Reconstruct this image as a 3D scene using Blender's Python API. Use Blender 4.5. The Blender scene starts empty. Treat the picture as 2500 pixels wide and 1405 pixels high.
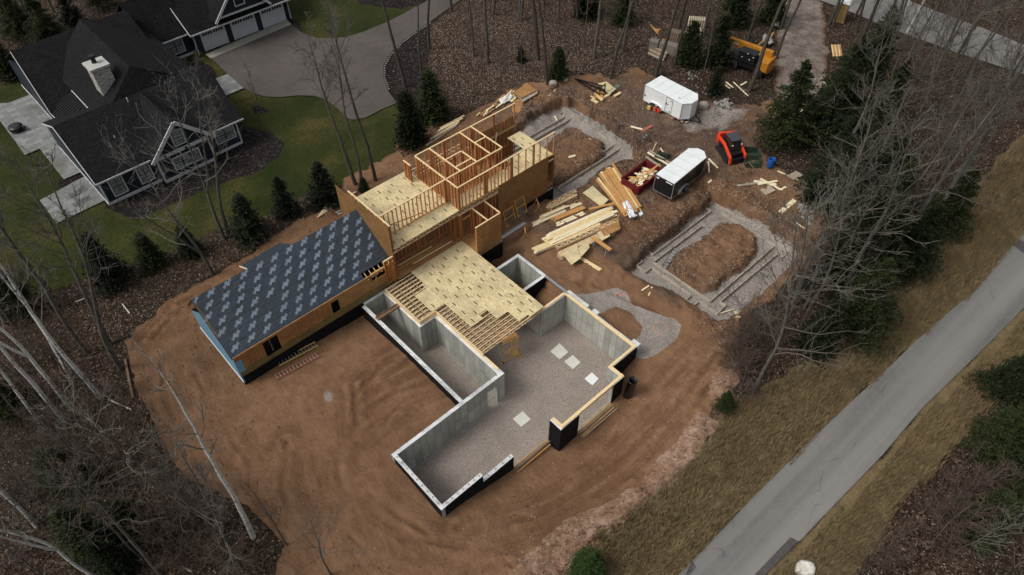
import bpy, bmesh, math, random
import numpy as np
from mathutils import Vector, Matrix, Euler
R = math.radians
scene = bpy.context.scene
# ------------------------------------------------------------------ camera
CAMZ = 42.0; FPX = 1713.6; TH = R(48.23)
cam_d = bpy.data.cameras.new('camera'); cam = bpy.data.objects.new('camera', cam_d)
scene.collection.objects.link(cam)
cam.location = (0, 0, CAMZ); cam.rotation_euler = (R(90) - TH, 0, 0)
cam_d.sensor_width = 36; cam_d.lens = 36 * FPX / 2500; cam_d.clip_end = 3000
scene.camera = cam
# ------------------------------------------------------------------ sky, sun, exposure
SUN_EL, SUN_AZ = R(52), R(250)
world = bpy.data.worlds.new("World"); scene.world = world; world.use_nodes = True
wt = world.node_tree; wt.nodes.clear()
wo = wt.nodes.new('ShaderNodeOutputWorld'); wb = wt.nodes.new('ShaderNodeBackground')
sky = wt.nodes.new('ShaderNodeTexSky'); sky.sky_type = 'NISHITA'; sky.sun_disc = False
sky.sun_elevation = SUN_EL; sky.sun_rotation = SUN_AZ
sky.air_density = 1.6; sky.dust_density = 6.0; sky.ozone_density = 1.0
hs = wt.nodes.new('ShaderNodeHueSaturation'); hs.inputs['Saturation'].default_value = 0.35
wt.links.new(sky.outputs[0], hs.inputs['Color']); wt.links.new(hs.outputs[0], wb.inputs[0])
wb.inputs[1].default_value = 0.115; wt.links.new(wb.outputs[0], wo.inputs[0])
sd = bpy.data.lights.new('sun', 'SUN'); sd.energy = 1.25; sd.angle = R(18); sd.color = (1.0, 0.97, 0.93)
sun = bpy.data.objects.new('sun', sd); scene.collection.objects.link(sun)
sun.rotation_euler = (R(90) - SUN_EL, 0, R(180) - SUN_AZ)
scene.view_settings.view_transform = 'Standard'; scene.view_settings.look = 'None'
scene.view_settings.gamma = 1.0; scene.view_settings.use_curve_mapping = False
scene.view_settings.exposure = 0.0

# ------------------------------------------------------------------ frames: pixel on a plane -> point; site frame (s, t)
def G(u, v, z=0.0):
    x = (u - 1250) / FPX; y = -(v - 702.5) / FPX
    d = (x, math.cos(TH) + y * math.sin(TH), -math.sin(TH) + y * math.cos(TH))
    k = (z - CAMZ) / d[2]
    return Vector((d[0] * k, d[1] * k, z))
AZ = R(42.7); O = G(955, 1110, 2.95); CA, SA = math.cos(AZ), math.sin(AZ)
def ST(x, y):
    dx = x - O.x; dy = y - O.y
    return dx * CA + dy * SA, dx * SA - dy * CA
def XY(s, t): return O.x + s * CA + t * SA, O.y + s * SA - t * CA
def projn(X, Y, Z):
    dz = Z - CAMZ
    f = Y * math.cos(TH) - dz * math.sin(TH); up = Y * math.sin(TH) + dz * math.cos(TH)
    f = np.where(f < 1, 1, f)
    return 1250 + FPX * X / f, 702.5 - FPX * up / f

# ------------------------------------------------------------------ object bookkeeping
COL = scene.collection
def tag(o, label=None, cat=None, group=None, kind=None):
    if label: o['label'] = label
    if cat: o['category'] = cat
    if group: o['group'] = group
    if kind: o['kind'] = kind
    return o
def thing(name, label, cat, loc=(0, 0, 0), rz=0.0, group=None):
    o = bpy.data.objects.new(name, None); COL.objects.link(o); o.empty_display_size = .2
    o.location = loc; o.rotation_euler = (0, 0, rz)
    return tag(o, label, cat, group)
def dup(root, loc, rz, label=None, group=None, scale=None, keep=True):
    r = root.copy(); COL.objects.link(r); r.location = loc; r.rotation_euler = (root.rotation_euler.x, root.rotation_euler.y, rz)
    if scale: r.scale = (scale, scale, scale)
    if label: r['label'] = label
    if group: r['group'] = group
    for ch in list(root.children):
        c = ch.copy(); COL.objects.link(c); c.parent = r
        for g in list(ch.children):
            d = g.copy(); COL.objects.link(d); d.parent = c
    return r
class MB:
    """collects shapes, becomes ONE mesh object"""
    def __init__(s): s.v = []; s.f = []; s.m = []
    def add(s, vs, fs, mi=0):
        n = len(s.v); s.v += [tuple(v) for v in vs]; s.f += [tuple(n + i for i in f) for f in fs]
        s.m += (list(mi) if isinstance(mi, (list, tuple)) else [mi] * len(fs)); return s
    def box(s, x0, x1, y0, y1, z0, z1, mi=0, fm=None):
        # face order: -z +z -y +y -x +x ; fm dict overrides material per face
        vs = [(x0,y0,z0),(x1,y0,z0),(x1,y1,z0),(x0,y1,z0),(x0,y0,z1),(x1,y0,z1),(x1,y1,z1),(x0,y1,z1)]
        fs = [(3,2,1,0),(4,5,6,7),(0,1,5,4),(2,3,7,6),(3,0,4,7),(1,2,6,5)]
        ms = [mi] * 6
        if fm:
            for k, q in fm.items(): ms[['-z','+z','-y','+y','-x','+x'].index(k)] = q
        return s.add(vs, fs, ms)
    def obox(s, c, size, rot=(0, 0, 0), mi=0):
        M = Euler(rot).to_matrix(); h = [q / 2 for q in size]; c = Vector(c)
        vs = [c + M @ Vector((sx * h[0], sy * h[1], sz * h[2])) for sz in (-1, 1) for sx, sy in ((-1,-1),(1,-1),(1,1),(-1,1))]
        return s.add(vs, [(3,2,1,0),(4,5,6,7),(0,1,5,4),(2,3,7,6),(3,0,4,7),(1,2,6,5)], mi)
    def beam(s, a, b, w, h, mi=0, up=(0, 0, 1)):
        a = Vector(a); b = Vector(b); d = (b - a).normalized(); u = Vector(up)
        if abs(d.dot(u)) > .97: u = Vector((1, 0, 0))
        r = d.cross(u).normalized(); u = r.cross(d)
        vs = [p + r * (sx * w / 2) + u * (sz * h / 2) for p in (a, b) for sx, sz in ((-1,-1),(1,-1),(1,1),(-1,1))]
        return s.add(vs, [(0,1,2,3),(7,6,5,4),(0,4,5,1),(1,5,6,2),(2,6,7,3),(3,7,4,0)], mi)
    def tube(s, pts, rad, n=6, mi=0, cap=True, closed=False):
        pts = [Vector(p) for p in pts]
        if not isinstance(rad, (list, tuple)): rad = [rad] * len(pts)
        vs = []; fs = []; ref = None
        for i, p in enumerate(pts):
            a = pts[max(i - 1, 0)]; b = pts[min(i + 1, len(pts) - 1)]
            if closed: a = pts[i - 1]; b = pts[(i + 1) % len(pts)]
            d = (b - a).normalized() if (b - a).length > 1e-6 else Vector((0, 0, 1))
            if ref is None: ref = Vector((0, 0, 1)) if abs(d.z) < .9 else Vector((1, 0, 0))
            r = d.cross(ref)
            if r.length < 1e-3: r = d.cross(Vector((0, 1, 0)))
            r.normalize(); u = r.cross(d); ref = u
            for k in range(n):
                t = 2 * math.pi * k / n; vs.append(p + (r * math.cos(t) + u * math.sin(t)) * rad[i])
        m = len(pts)
        for i in range(m if closed else m - 1):
            for k in range(n):
                a0 = i * n + k; a1 = i * n + (k + 1) % n; b0 = ((i + 1) % m) * n + k; b1 = ((i + 1) % m) * n + (k + 1) % n
                fs.append((a0, a1, b1, b0))
        if cap and not closed: fs.append(tuple(range(n - 1, -1, -1))); fs.append(tuple((m - 1) * n + k for k in range(n)))
        return s.add(vs, fs, mi)
    def cyl(s, c, r, h, n=16, mi=0, r2=None, axis='z'):
        c = Vector(c); d = {'z': Vector((0,0,1)), 'x': Vector((1,0,0)), 'y': Vector((0,1,0))}[axis]
        return s.tube([c, c + d * h], [r, r if r2 is None else r2], n, mi)
    def prism(s, poly, z0, z1, mi=0, mtop=None):
        n = len(poly); vs = [(p[0], p[1], z0) for p in poly] + [(p[0], p[1], z1) for p in poly]
        fs = [tuple(range(n - 1, -1, -1)), tuple(range(n, 2 * n))] + [(i, (i + 1) % n, n + (i + 1) % n, n + i) for i in range(n)]
        return s.add(vs, fs, [mi, mi if mtop is None else mtop] + [mi] * n)
    def slab(s, pts, th, mi=0):
        """planar 3-D polygon with thickness th downwards"""
        n = len(pts); vs = [tuple(p) for p in pts] + [(p[0], p[1], p[2] - th) for p in pts]
        return s.add(vs, [tuple(range(n)), tuple(range(2 * n - 1, n - 1, -1))] + [(i, n + i, n + (i + 1) % n, (i + 1) % n) for i in range(n)], mi)
    def revolve(s, prof, n=20, mi=0, c=(0, 0, 0)):
        vs = []; fs = []
        for r, z in prof:
            for k in range(n):
                a = 2 * math.pi * k / n; vs.append((c[0] + r * math.cos(a), c[1] + r * math.sin(a), c[2] + z))
        for i in range(len(prof) - 1):
            for k in range(n):
                fs.append((i*n+k, i*n+(k+1)%n, (i+1)*n+(k+1)%n, (i+1)*n+k))
        return s.add(vs, fs, mi)
    def xf(s, M):
        s.v = [tuple(M @ Vector(v)) for v in s.v]; return s
    def build(s, name, mats, parent=None, smooth=False, label=None):
        me = bpy.data.meshes.new(name); me.from_pydata(s.v, [], s.f)
        mats = mats if isinstance(mats, (list, tuple)) else [mats]
        for m in mats: me.materials.append(m)
        if len(mats) > 1: me.polygons.foreach_set('material_index', s.m)
        if smooth: me.polygons.foreach_set('use_smooth', [True] * len(me.polygons))
        me.update()
        o = bpy.data.objects.new(name, me); COL.objects.link(o); o.parent = parent
        if label: o['label'] = label
        return o
def bevel(o, w=.02, seg=2):
    m = o.modifiers.new('bevel', 'BEVEL'); m.width = w; m.segments = seg; m.limit_method = 'ANGLE'; m.angle_limit = R(40)
    return o

# ------------------------------------------------------------------ materials
class NT:
    def __init__(s, name):
        s.mat = bpy.data.materials.new(name); s.mat.use_nodes = True; s.t = s.mat.node_tree; s.t.nodes.clear()
        s.out = s.n('ShaderNodeOutputMaterial'); s.b = s.n('ShaderNodeBsdfPrincipled'); s.l(s.b.outputs[0], s.out.inputs[0])
        s.co = None
    def n(s, ty, **k):
        nd = s.t.nodes.new(ty)
        for a, b in k.items(): setattr(nd, a, b)
        return nd
    def l(s, a, b): s.t.links.new(a, b)
    def put(s, inp, x):
        if hasattr(x, 'node') or isinstance(x, bpy.types.NodeSocket): s.l(x, inp)
        elif isinstance(x, tuple) and len(x) == 3 and inp.type == 'RGBA': inp.default_value = (*x, 1)
        else: inp.default_value = x
    def coord(s, kind='Object', scale=None, rot=None):
        if s.co is None: s.co = s.n('ShaderNodeTexCoord')
        o = s.co.outputs[kind]
        if rot: m = s.n('ShaderNodeMapping'); s.l(o, m.inputs[0]); m.inputs['Rotation'].default_value = rot; o = m.outputs[0]
        if scale: m = s.n('ShaderNodeMapping'); s.l(o, m.inputs[0]); m.inputs['Scale'].default_value = scale; o = m.outputs[0]
        return o
    def noise(s, scale, detail=4, rough=.6, vec=None, out=0, dist=0):
        nd = s.n('ShaderNodeTexNoise'); s.l(vec or s.coord(), nd.inputs['Vector']); nd.inputs['Scale'].default_value = scale
        nd.inputs['Detail'].default_value = detail; nd.inputs['Roughness'].default_value = rough; nd.inputs['Distortion'].default_value = dist
        return nd.outputs[out]
    def voro(s, scale, vec=None, out='Color', feature='F1', rnd=1):
        nd = s.n('ShaderNodeTexVoronoi', feature=feature); s.l(vec or s.coord(), nd.inputs['Vector']); nd.inputs['Scale'].default_value = scale
        nd.inputs['Randomness'].default_value = rnd
        return nd.outputs[out]
    def math(s, op, a, b=0.0, c=0.0):
        nd = s.n('ShaderNodeMath', operation=op); s.put(nd.inputs[0], a); s.put(nd.inputs[1], b)
        if len(nd.inputs) > 2: s.put(nd.inputs[2], c)
        return nd.outputs[0]
    def ramp(s, fac, stops):
        nd = s.n('ShaderNodeValToRGB'); s.put(nd.inputs[0], fac); e = nd.color_ramp.elements
        while len(e) < len(stops): e.new(.5)
        for i, (p, c) in enumerate(stops):
            e[i].position = p; e[i].color = (*c, 1) if isinstance(c, tuple) else (c, c, c, 1)
        return nd.outputs[0]
    def mix(s, fac, a, b, mode='MIX'):
        nd = s.n('ShaderNodeMix', data_type='RGBA', blend_type=mode); s.put(nd.inputs[0], fac); s.put(nd.inputs[6], a); s.put(nd.inputs[7], b)
        return nd.outputs[2]
    def sep(s, vec):
        nd = s.n('ShaderNodeSeparateXYZ'); s.l(vec, nd.inputs[0]); return nd.outputs
    def step(s, x, lo, hi):
        nd = s.n('ShaderNodeMapRange'); s.put(nd.inputs[0], x); nd.inputs[1].default_value = lo; nd.inputs[2].default_value = hi
        return nd.outputs[0]
    def bump(s, h, st=.3, dist=.02):
        nd = s.n('ShaderNodeBump'); s.put(nd.inputs['Height'], h); nd.inputs['Strength'].default_value = st; nd.inputs['Distance'].default_value = dist
        s.l(nd.outputs[0], s.b.inputs['Normal'])
    def done(s, col, rough=.8, metal=0.0, spec=.3):
        s.put(s.b.inputs['Base Color'], col); s.put(s.b.inputs['Roughness'], rough); s.b.inputs['Metallic'].default_value = metal
        s.b.inputs['Specular IOR Level'].default_value = spec
        return s.mat
def pm(name, c, rough=.75, var=.15, scale=3, metal=0., spec=.3, bump=0, bscale=30, stretch=None):
    """plain surface with blotchy tone variation and optional fine bump"""
    t = NT(name); vec = t.coord('Object', scale=stretch) if stretch else t.coord()
    f = t.noise(scale, 5, .65, vec); lo = tuple(x * (1 - var) for x in c); hi = tuple(min(1, x * (1 + var)) for x in c)
    col = t.ramp(f, [(.3, lo), (.7, hi)])
    if bump: t.bump(t.noise(bscale, 3, .6, vec), bump, .01)
    return t.done(col, rough, metal, spec)
def osb(name, a, b, c):
    t = NT(name); v = t.coord('Object', scale=(1, 1, 1)); f = t.voro(26, v, 'Color'); g = t.noise(.8, 5, .7)
    q = t.sep(f)[0]
    col = t.ramp(q, [(.1, a), (.5, b), (.9, c)]); dark = t.ramp(g, [(.35, .72), (.6, 1.0)])
    col = t.mix(1.0, col, dark, 'MULTIPLY')
    return t.done(col, .8)
M = {}
M['osb_new'] = osb('osb_new', (.56,.445,.22), (.69,.57,.32), (.80,.69,.44))
M['osb_old'] = osb('osb_weathered', (.25,.115,.040), (.39,.20,.075), (.52,.30,.125))
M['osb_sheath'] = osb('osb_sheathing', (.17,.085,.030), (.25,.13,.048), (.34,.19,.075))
M['osb_shade'] = osb('osb_floor_shaded', (.28,.13,.055), (.37,.18,.08), (.44,.24,.11))  # redder, darker OSB: dirt and the shade on these floors put into the colour
M['treated'] = osb('treated_sheathing', (.15,.11,.035), (.21,.15,.055), (.26,.19,.075))
M['stud'] = pm('stud_lumber', (.47,.20,.072), .75, .25, 2, stretch=(1,1,.25))
M['stud2'] = pm('stud_lumber_dark', (.32,.115,.04), .75, .25, 2, stretch=(1,1,.25))
M['plate'] = pm('plate_lumber', (.80,.60,.33), .7, .10, 3)
M['truss'] = pm('truss_lumber', (.66,.49,.29), .75, .16, 3)
M['board'] = pm('board_lumber', (.74,.58,.31), .75, .15, 3)
M['board2'] = pm('board_lumber_pale', (.80,.70,.48), .75, .12, 3)
M['board3'] = pm('board_lumber_orange', (.52,.27,.09), .7, .2, 3)
M['oldwood'] = pm('old_grey_wood', (.34,.29,.22), .9, .3, 3)
M['oldwood2'] = pm('old_brown_wood', (.20,.13,.09), .9, .3, 3)
M['ink'] = pm('stamp_ink', (.09,.06,.03), .8, .1)
M['ink2'] = pm('stamp_ink_faint', (.42,.31,.13), .8, .1)
def concrete(name, base, seams=True, warm=.0):
    t = NT(name); p = t.sep(t.coord()); x = t.math('ADD', p[0], p[1]); cell = t.math('DIVIDE', x, .56)
    fl = t.math('FLOOR', cell); fr = t.math('SUBTRACT', cell, fl)
    wn = t.n('ShaderNodeTexWhiteNoise', noise_dimensions='2D'); cb = t.n('ShaderNodeCombineXYZ'); t.l(fl, cb.inputs[0])
    zc = t.math('FLOOR', t.math('DIVIDE', t.math('ADD', p[2], t.math('MULTIPLY', fl, .0)), 1.45)); t.l(zc, cb.inputs[1]); t.l(cb.outputs[0], wn.inputs[0])
    n1 = t.noise(1.3, 5, .7); n2 = t.noise(9, 4, .7)
    b = t.math('ADD', t.math('MULTIPLY', wn.outputs[0], .28), t.math('MULTIPLY', n1, .62)); b = t.math('ADD', b, t.math('MULTIPLY', n2, .25))
    lo = tuple(q * .62 for q in base); hi = tuple(min(1, q * 1.3) for q in base)
    hi = (hi[0] * (1 + warm), hi[1], hi[2] * (1 - warm)); col = t.ramp(b, [(.3, lo), (.85, hi)])
    if seams:
        e = t.math('LESS_THAN', fr, .055); zf = t.math('FRACT', t.math('DIVIDE', p[2], 1.45)); h = t.math('LESS_THAN', zf, .018)
        s_ = t.math('MAXIMUM', e, h); col = t.mix(t.math('MULTIPLY', s_, .8), col, tuple(q * .36 for q in base))
    t.bump(n2, .2, .01)
    return t.done(col, .85)
M['conc'] = concrete('concrete_wall', (.36,.375,.35), True, .06)
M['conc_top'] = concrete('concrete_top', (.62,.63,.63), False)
M['damp'] = pm('damp_proof_black', (.010,.010,.011), .75, .4, 2, spec=.12)
M['slab'] = pm('concrete_pad', (.60,.61,.54), .8, .06, 2)
def gravel(name, a, b, sc=14):
    t = NT(name); f = t.sep(t.voro(sc * 2.2, None, 'Color')); n = t.noise(.35, 4, .6); g = t.noise(sc * 1.3, 3, .8)
    mid = tuple((p + q) / 2 for p, q in zip(a, b)); col = t.ramp(t.math('ADD', t.math('MULTIPLY', f[0], .4), t.math('MULTIPLY', g, .6)), [(.22, tuple(q * .68 for q in a)), (.5, mid), (.8, b)])
    col = t.mix(1, col, t.ramp(n, [(.3, .80), (.7, 1.06)]), 'MULTIPLY')
    t.bump(g, .35, .02); return t.done(col, .95)
M['gravel'] = gravel('gravel_floor', (.225,.185,.155), (.40,.345,.30), 11)
M['gravel2'] = gravel('gravel_grey', (.30,.285,.27), (.50,.48,.46), 8)
def shingle():
    t = NT('dark_shingles'); br = t.n('ShaderNodeTexBrick'); t.l(t.coord('Object'), br.inputs['Vector'])
    f = t.sep(t.voro(9, t.coord('Object', scale=(.5, 1.2, 1.2)), 'Color')); n = t.noise(.5, 3)
    t.t.nodes.remove(br)
    col = t.ramp(f[1], [(.0, (.0045,.0045,.0052)), (1, (.0145,.0145,.0158))]); col = t.mix(1, col, t.ramp(n, [(.3, .85), (.7, 1.2)]), 'MULTIPLY')
    t.bump(f[0], .35, .02); return t.done(col, .92, 0, .15)
M['shingle'] = shingle()
M['seam'] = pm('standing_seam_metal', (.012,.012,.013), .45, .2, 2, .4)
def siding():
    t = NT('navy_siding'); p = t.sep(t.coord()); fr = t.math('FRACT', t.math('DIVIDE', p[2], .17))
    k = t.step(fr, 0, .14); col = t.mix(k, (.006,.008,.012), t.ramp(t.noise(1), [(.3, (.014,.021,.031)), (.7, (.021,.029,.042))]))
    t.bump(fr, .4, .02); return t.done(col, .6)
M['siding'] = siding()
M['trim'] = pm('white_trim', (.55,.56,.57), .55, .05)
M['door_white'] = pm('white_door', (.52,.54,.57), .5, .04)
M['glass'] = pm('window_glass', (.24,.275,.265), .12, .5, 1.2, spec=.6)
M['glass_dark'] = pm('window_glass_dark', (.015,.016,.018), .12, .3, spec=.5)
M['blackframe'] = pm('black_frame', (.012,.012,.013), .4, .1)
def stone():
    t = NT('stacked_stone'); f = t.sep(t.voro(5.5, t.coord('Object', scale=(1, 1, 3.2)), 'Color')); d = t.voro(5.5, t.coord('Object', scale=(1, 1, 3.2)), 'Distance')
    col = t.ramp(f[0], [(.1, (.20,.19,.165)), (.5, (.38,.365,.325)), (.9, (.54,.525,.47))]); t.bump(f[1], .6, .04); return t.done(col, .9)
M['stone'] = stone(); M['cap'] = pm('stone_cap', (.42,.42,.39), .8, .08)
def paver():
    t = NT('patio_pavers'); br = t.n('ShaderNodeTexBrick'); t.l(t.coord('Object', rot=(0, 0, R(-44))), br.inputs['Vector'])
    br.inputs['Scale'].default_value = 1; br.inputs['Brick Width'].default_value = .85; br.inputs['Row Height'].default_value = .5; br.inputs['Mortar Size'].default_value = .012
    br.inputs['Color1'].default_value = (.165,.175,.17,1); br.inputs['Color2'].default_value = (.255,.265,.26,1); br.inputs['Mortar'].default_value = (.09,.09,.085,1)
    n = t.noise(.5, 4, .65); col = t.mix(t.step(n, .48, .7), br.outputs[0], (.125,.12,.095)); return t.done(col, .8)
M['paver'] = paver()
def asphalt(name, a, b, dirx=None):
    t = NT(name); n = t.noise(.18, 5, .65); g = t.noise(40, 3, .8); m = t.noise(2.2, 5, .7)
    v = t.math('ADD', t.math('MULTIPLY', n, .6), t.math('MULTIPLY', m, .4))
    if dirx is not None:
        w = t.noise(.55, 4, .6, t.coord('Object', scale=(.03, 1, 1), rot=(0, 0, R(-40.7)))); v = t.math('ADD', t.math('MULTIPLY', v, .55), t.math('MULTIPLY', w, .45))
    col = t.ramp(v, [(.38, a), (.62, b)]); col = t.mix(.7, col, t.ramp(g, [(.3, .55), (.7, 1.35)]), 'MULTIPLY')
    if dirx is not None:
        e = t.voro(.35, t.mix(.3, t.coord(), t.noise(.9, 5, .8, out=1)), 'Distance', 'DISTANCE_TO_EDGE'); k = t.math('MULTIPLY', t.math('LESS_THAN', e, .007), t.step(t.noise(.3, 2), .52, .6)); col = t.mix(t.math('MULTIPLY', k, .5), col, (.05,.048,.045))
        st_ = t.step(t.noise(.7, 3, .6, t.coord('Object', scale=(.02, 1, 1), rot=(0, 0, R(-40.7)))), .42, .62); col = t.mix(t.math('MULTIPLY', st_, .5), col, (.26,.25,.235))
    t.bump(g, .3, .01); return t.done(col, .9)
M['road'] = asphalt('road_asphalt', (.125,.123,.116), (.195,.190,.178), 1)
M['drive'] = asphalt('driveway_asphalt', (.070,.060,.053), (.108,.093,.084))
M['patch'] = pm('asphalt_patch', (.075,.068,.066), .95, .3, 4)
M['apron'] = pm('concrete_apron', (.30,.29,.24), .85, .14, 1)
M['wrap'] = pm('house_wrap_blue', (.16,.34,.48), .5, .12, 1)
M['metal'] = pm('galvanised_steel', (.42,.43,.44), .45, .15, 4, .6)
M['alu'] = pm('aluminium', (.62,.66,.66), .4, .1, 4, .5)
M['fibre_y'] = pm('fibreglass_yellow', (.62,.46,.12), .5, .1)
M['fibre_r'] = pm('fibreglass_red', (.38,.12,.08), .5, .1)
M['fibre_b'] = pm('fibreglass_dark', (.045,.055,.065), .5, .1)
M['fibre_g'] = pm('fibreglass_green', (.16,.24,.15), .5, .1)
M['white'] = pm('white_paint', (.78,.80,.80), .42, .04, 1)
M['roofwhite'] = pm('trailer_roof_white', (.76,.80,.80), .5, .07, 1.2)
M['blackp'] = pm('black_paint', (.012,.012,.013), .3, .2, 1, spec=.4)
M['seamgrey'] = pm('grey_seal', (.33,.34,.34), .6, .05)
M['rubber'] = pm('rubber', (.022,.022,.021), .85, .2)
M['rim'] = pm('wheel_rim', (.45,.46,.46), .4, .1, metal=.6)
M['red'] = pm('dumpster_red', (.13,.012,.016), .6, .35, 3)
M['orange'] = pm('loader_orange', (.72,.06,.02), .4, .12)
M['yellow'] = pm('telehandler_yellow', (.46,.19,.02), .5, .15)
M['blue'] = pm('barrel_blue', (.01,.09,.36), .45, .12)
M['green'] = pm('bucket_green', (.035,.055,.035), .6, .25)
M['scaf'] = pm('scaffold_yellow', (.68,.37,.04), .5, .12)
M['tan'] = pm('tan_plastic', (.30,.215,.09), .6, .1)
M['rust'] = pm('rusty_steel', (.20,.12,.07), .85, .4, 5)
M['tarp'] = pm('grey_tarp', (.34,.34,.32), .6, .25, 3, bump=.5, bscale=4)
M['wraptarp'] = pm('lumber_wrap_white', (.74,.77,.80), .5, .08, 2)
M['rock'] = pm('field_rock', (.30,.27,.235), .9, .35, 2.5, bump=.6, bscale=6)
M['rockgrey'] = pm('grey_rock', (.25,.24,.22), .9, .3, 4, bump=.5, bscale=8)
M['plastic'] = pm('clear_plastic', (.55,.57,.58), .35, .2, 5)
def bark(name, a, b, sc=3):
    t = NT(name); n = t.noise(sc, 5, .7, t.coord('Object', scale=(2.2, 2.2, .6))); col = t.ramp(n, [(.3, a), (.7, b)]); t.bump(n, .5, .03); return t.done(col, .92)
M['bark'] = bark('grey_bark', (.045,.040,.032), (.150,.142,.120))
M['bark_d'] = bark('dark_bark', (.035,.029,.022), (.095,.083,.066))
def birch():
    t = NT('birch_bark'); n = t.noise(5, 4, .7, t.coord('Object', scale=(.6, .6, 3))); col = t.ramp(n, [(.37, (.05,.045,.04)), (.42, (.55,.54,.50)), (.8, (.74,.73,.69))]); return t.done(col, .75)
M['birch'] = birch()
M['twig'] = pm('twig_grey', (.095,.084,.072), .9, .35, .6)
M['twig_w'] = pm('twig_pale', (.17,.16,.14), .9, .3, .6)
M['twig_m'] = pm('twig_mossy', (.145,.140,.110), .9, .35, .5)
M['twig_r'] = pm('twig_reddish', (.090,.062,.048), .9, .35, .6)
def leafmat(name, a, b):
    t = NT(name); n = t.noise(1.3, 4, .7); oi = t.n('ShaderNodeObjectInfo')
    r = t.math('ADD', t.math('MULTIPLY', n, .8), t.math('MULTIPLY', oi.outputs['Random'], .3)); return t.done(t.ramp(r, [(.35, a), (.8, b)]), .8, 0, .2)
M['spruce'] = leafmat('spruce_needles', (.006,.010,.006), (.020,.027,.012))
M['hemlock'] = leafmat('hemlock_needles', (.008,.013,.005), (.034,.044,.013))
M['cedar'] = leafmat('cedar_foliage', (.022,.042,.010), (.070,.110,.025))
M['leaf_a'] = pm('leaf_pale', (.20,.145,.105), .9, .3, 8)
M['leaf_b'] = pm('leaf_brown', (.095,.052,.033), .9, .4, 8)
M['leaf_c'] = pm('leaf_grey', (.30,.25,.21), .9, .25, 8)
M['straw2'] = pm('dry_grass_dark', (.20,.145,.075), .9, .3, 1)
M['clod_a'] = pm('soil_clod', (.125,.075,.046), .95, .4, 4)
M['clod_b'] = pm('soil_clod_pale', (.20,.15,.115), .95, .3, 4)
M['clod_c'] = pm('soil_clod_dark', (.055,.028,.018), .95, .3, 4)
M['pebble'] = pm('soil_pebble', (.36,.27,.20), .9, .3, 4)
M['straw'] = pm('dry_grass', (.27,.205,.11), .9, .35, 1)
# ------------------------------------------------------------------ terrain heights
CP = [(50,450,2.5),(300,560,2.5),(600,450,2.5),(700,350,2.5),(480,430,2.5),(150,600,2.45),(800,300,2.5),(1000,300,2.55),(0,300,2.5),(0,0,2.5),(300,0,2.5),
 (700,0,2.5),(1000,0,2.6),(750,150,2.5),(560,120,2.5),(900,180,2.5),(1200,100,2.75),(1400,100,2.9),(1600,50,3),(1800,50,3),(2000,0,3),(2400,0,3),(2200,200,3),(2400,300,2.8),
 (1500,300,2.7),(1700,300,2.8),(1600,480,2.6),(1450,560,2.5),(1400,620,2.4),(1850,450,2.6),(1300,560,2.4),(1250,520,2.4),(2000,600,2.5),(1980,700,2.4),(1700,800,1.95),
 (1640,760,1.95),(1500,730,2.0),(1560,800,1.95),(1600,950,1.5),(1700,900,1.8),(1560,1020,.9),(1500,985,.5),(1450,1080,.2),(1400,1100,.12),(1330,1180,.12),(1300,1130,.1),(1272,1140,.35),(1225,1170,.8),(1183,1198,1.25),
 (1130,1235,1.7),(1080,1275,2.0),(1020,1210,2.25),(957,1140,2.4),(1000,1330,1.95),(800,1300,2.2),(1300,1300,.9),(1450,1200,.5),(1200,1390,1.4),(1400,1400,1.2),(1600,1250,1.1),(1550,1320,1.2),
 (1700,1050,1.4),(700,1000,2.3),(500,1000,2.4),(850,900,2.25),(950,900,2.2),(1050,950,2.2),(1100,985,2.2),(600,945,1.95),(800,840,1.85),(890,800,1.65),(450,800,2.35),(350,850,2.5),(400,1000,2.5),
 (600,1150,2.4),(750,1250,2.3),(455,770,2.45),(690,590,2.5),(500,650,2.6),(840,490,2.5),(100,800,2.6),(100,1200,2.5),(300,1300,2.5),(500,1300,2.4),(250,900,2.6),(1700,1390,.95),
 (1860,1405,.95),(2490,580,2.0),(2460,800,1.95),(2100,1000,1.4),(2200,850,1.6),(1600,1300,1.15),(2400,400,2.6),(2200,700,2.2),(2050,850,1.8),(2400,1300,1.3),(2500,1000,1.7),(2300,1000,1.6),
 (2050,0,3),(2500,200,3),(1100,450,2.5),(1000,500,2.5),(1180,620,1.5),(1240,600,1.9),(1340,700,2.3),(1390,690,2.2),(1900,300,2.7),(2100,450,2.6),(2030,1330,1.0),(2000,1000,1.35),(1880,1100,1.1)]
cpx = np.array([G(u, v, z)[:] for u, v, z in CP]); cps, cpt = ST(cpx[:, 0], cpx[:, 1]); cpz = cpx[:, 2]
def fine_axis(lo, a, b, hi, st, co):
    x = list(np.arange(a, b, st)); y = a; left = []
    while y > lo: y -= co; left.append(y)
    y = x[-1]
    while y < hi: y += co; x.append(y)
    left = left[::-1]; far = [left[0] - d for d in (700, 300, 120, 50, 20, 8)]; far2 = [x[-1] + d for d in (8, 20, 50, 120, 300, 700)]
    return np.array(far + left + x + far2)
SX = fine_axis(-40, -13.05, 37, 90, .125, .5); TX = fine_axis(-92, -22.05, 15, 48, .125, .5)
SS, TT = np.meshgrid(SX, TX, indexing='ij')
XX, YY = O.x + SS * CA + TT * SA, O.y + SS * SA - TT * CA
def base_height(S, T):
    num = np.zeros_like(S); den = np.zeros_like(S)
    for s, t, z in zip(cps, cpt, cpz):
        d2 = (S - s) ** 2 + (T - t) ** 2
        w = np.exp(-d2 / (2 * 1.7 ** 2)) + .02 * np.exp(-d2 / (2 * 5.0 ** 2)) + 1e-6 / (1 + d2 / 50)
        num += w * z; den += w
    return num / den
ZZ = base_height(SS, TT)
rng = np.random.default_rng(7)
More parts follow.
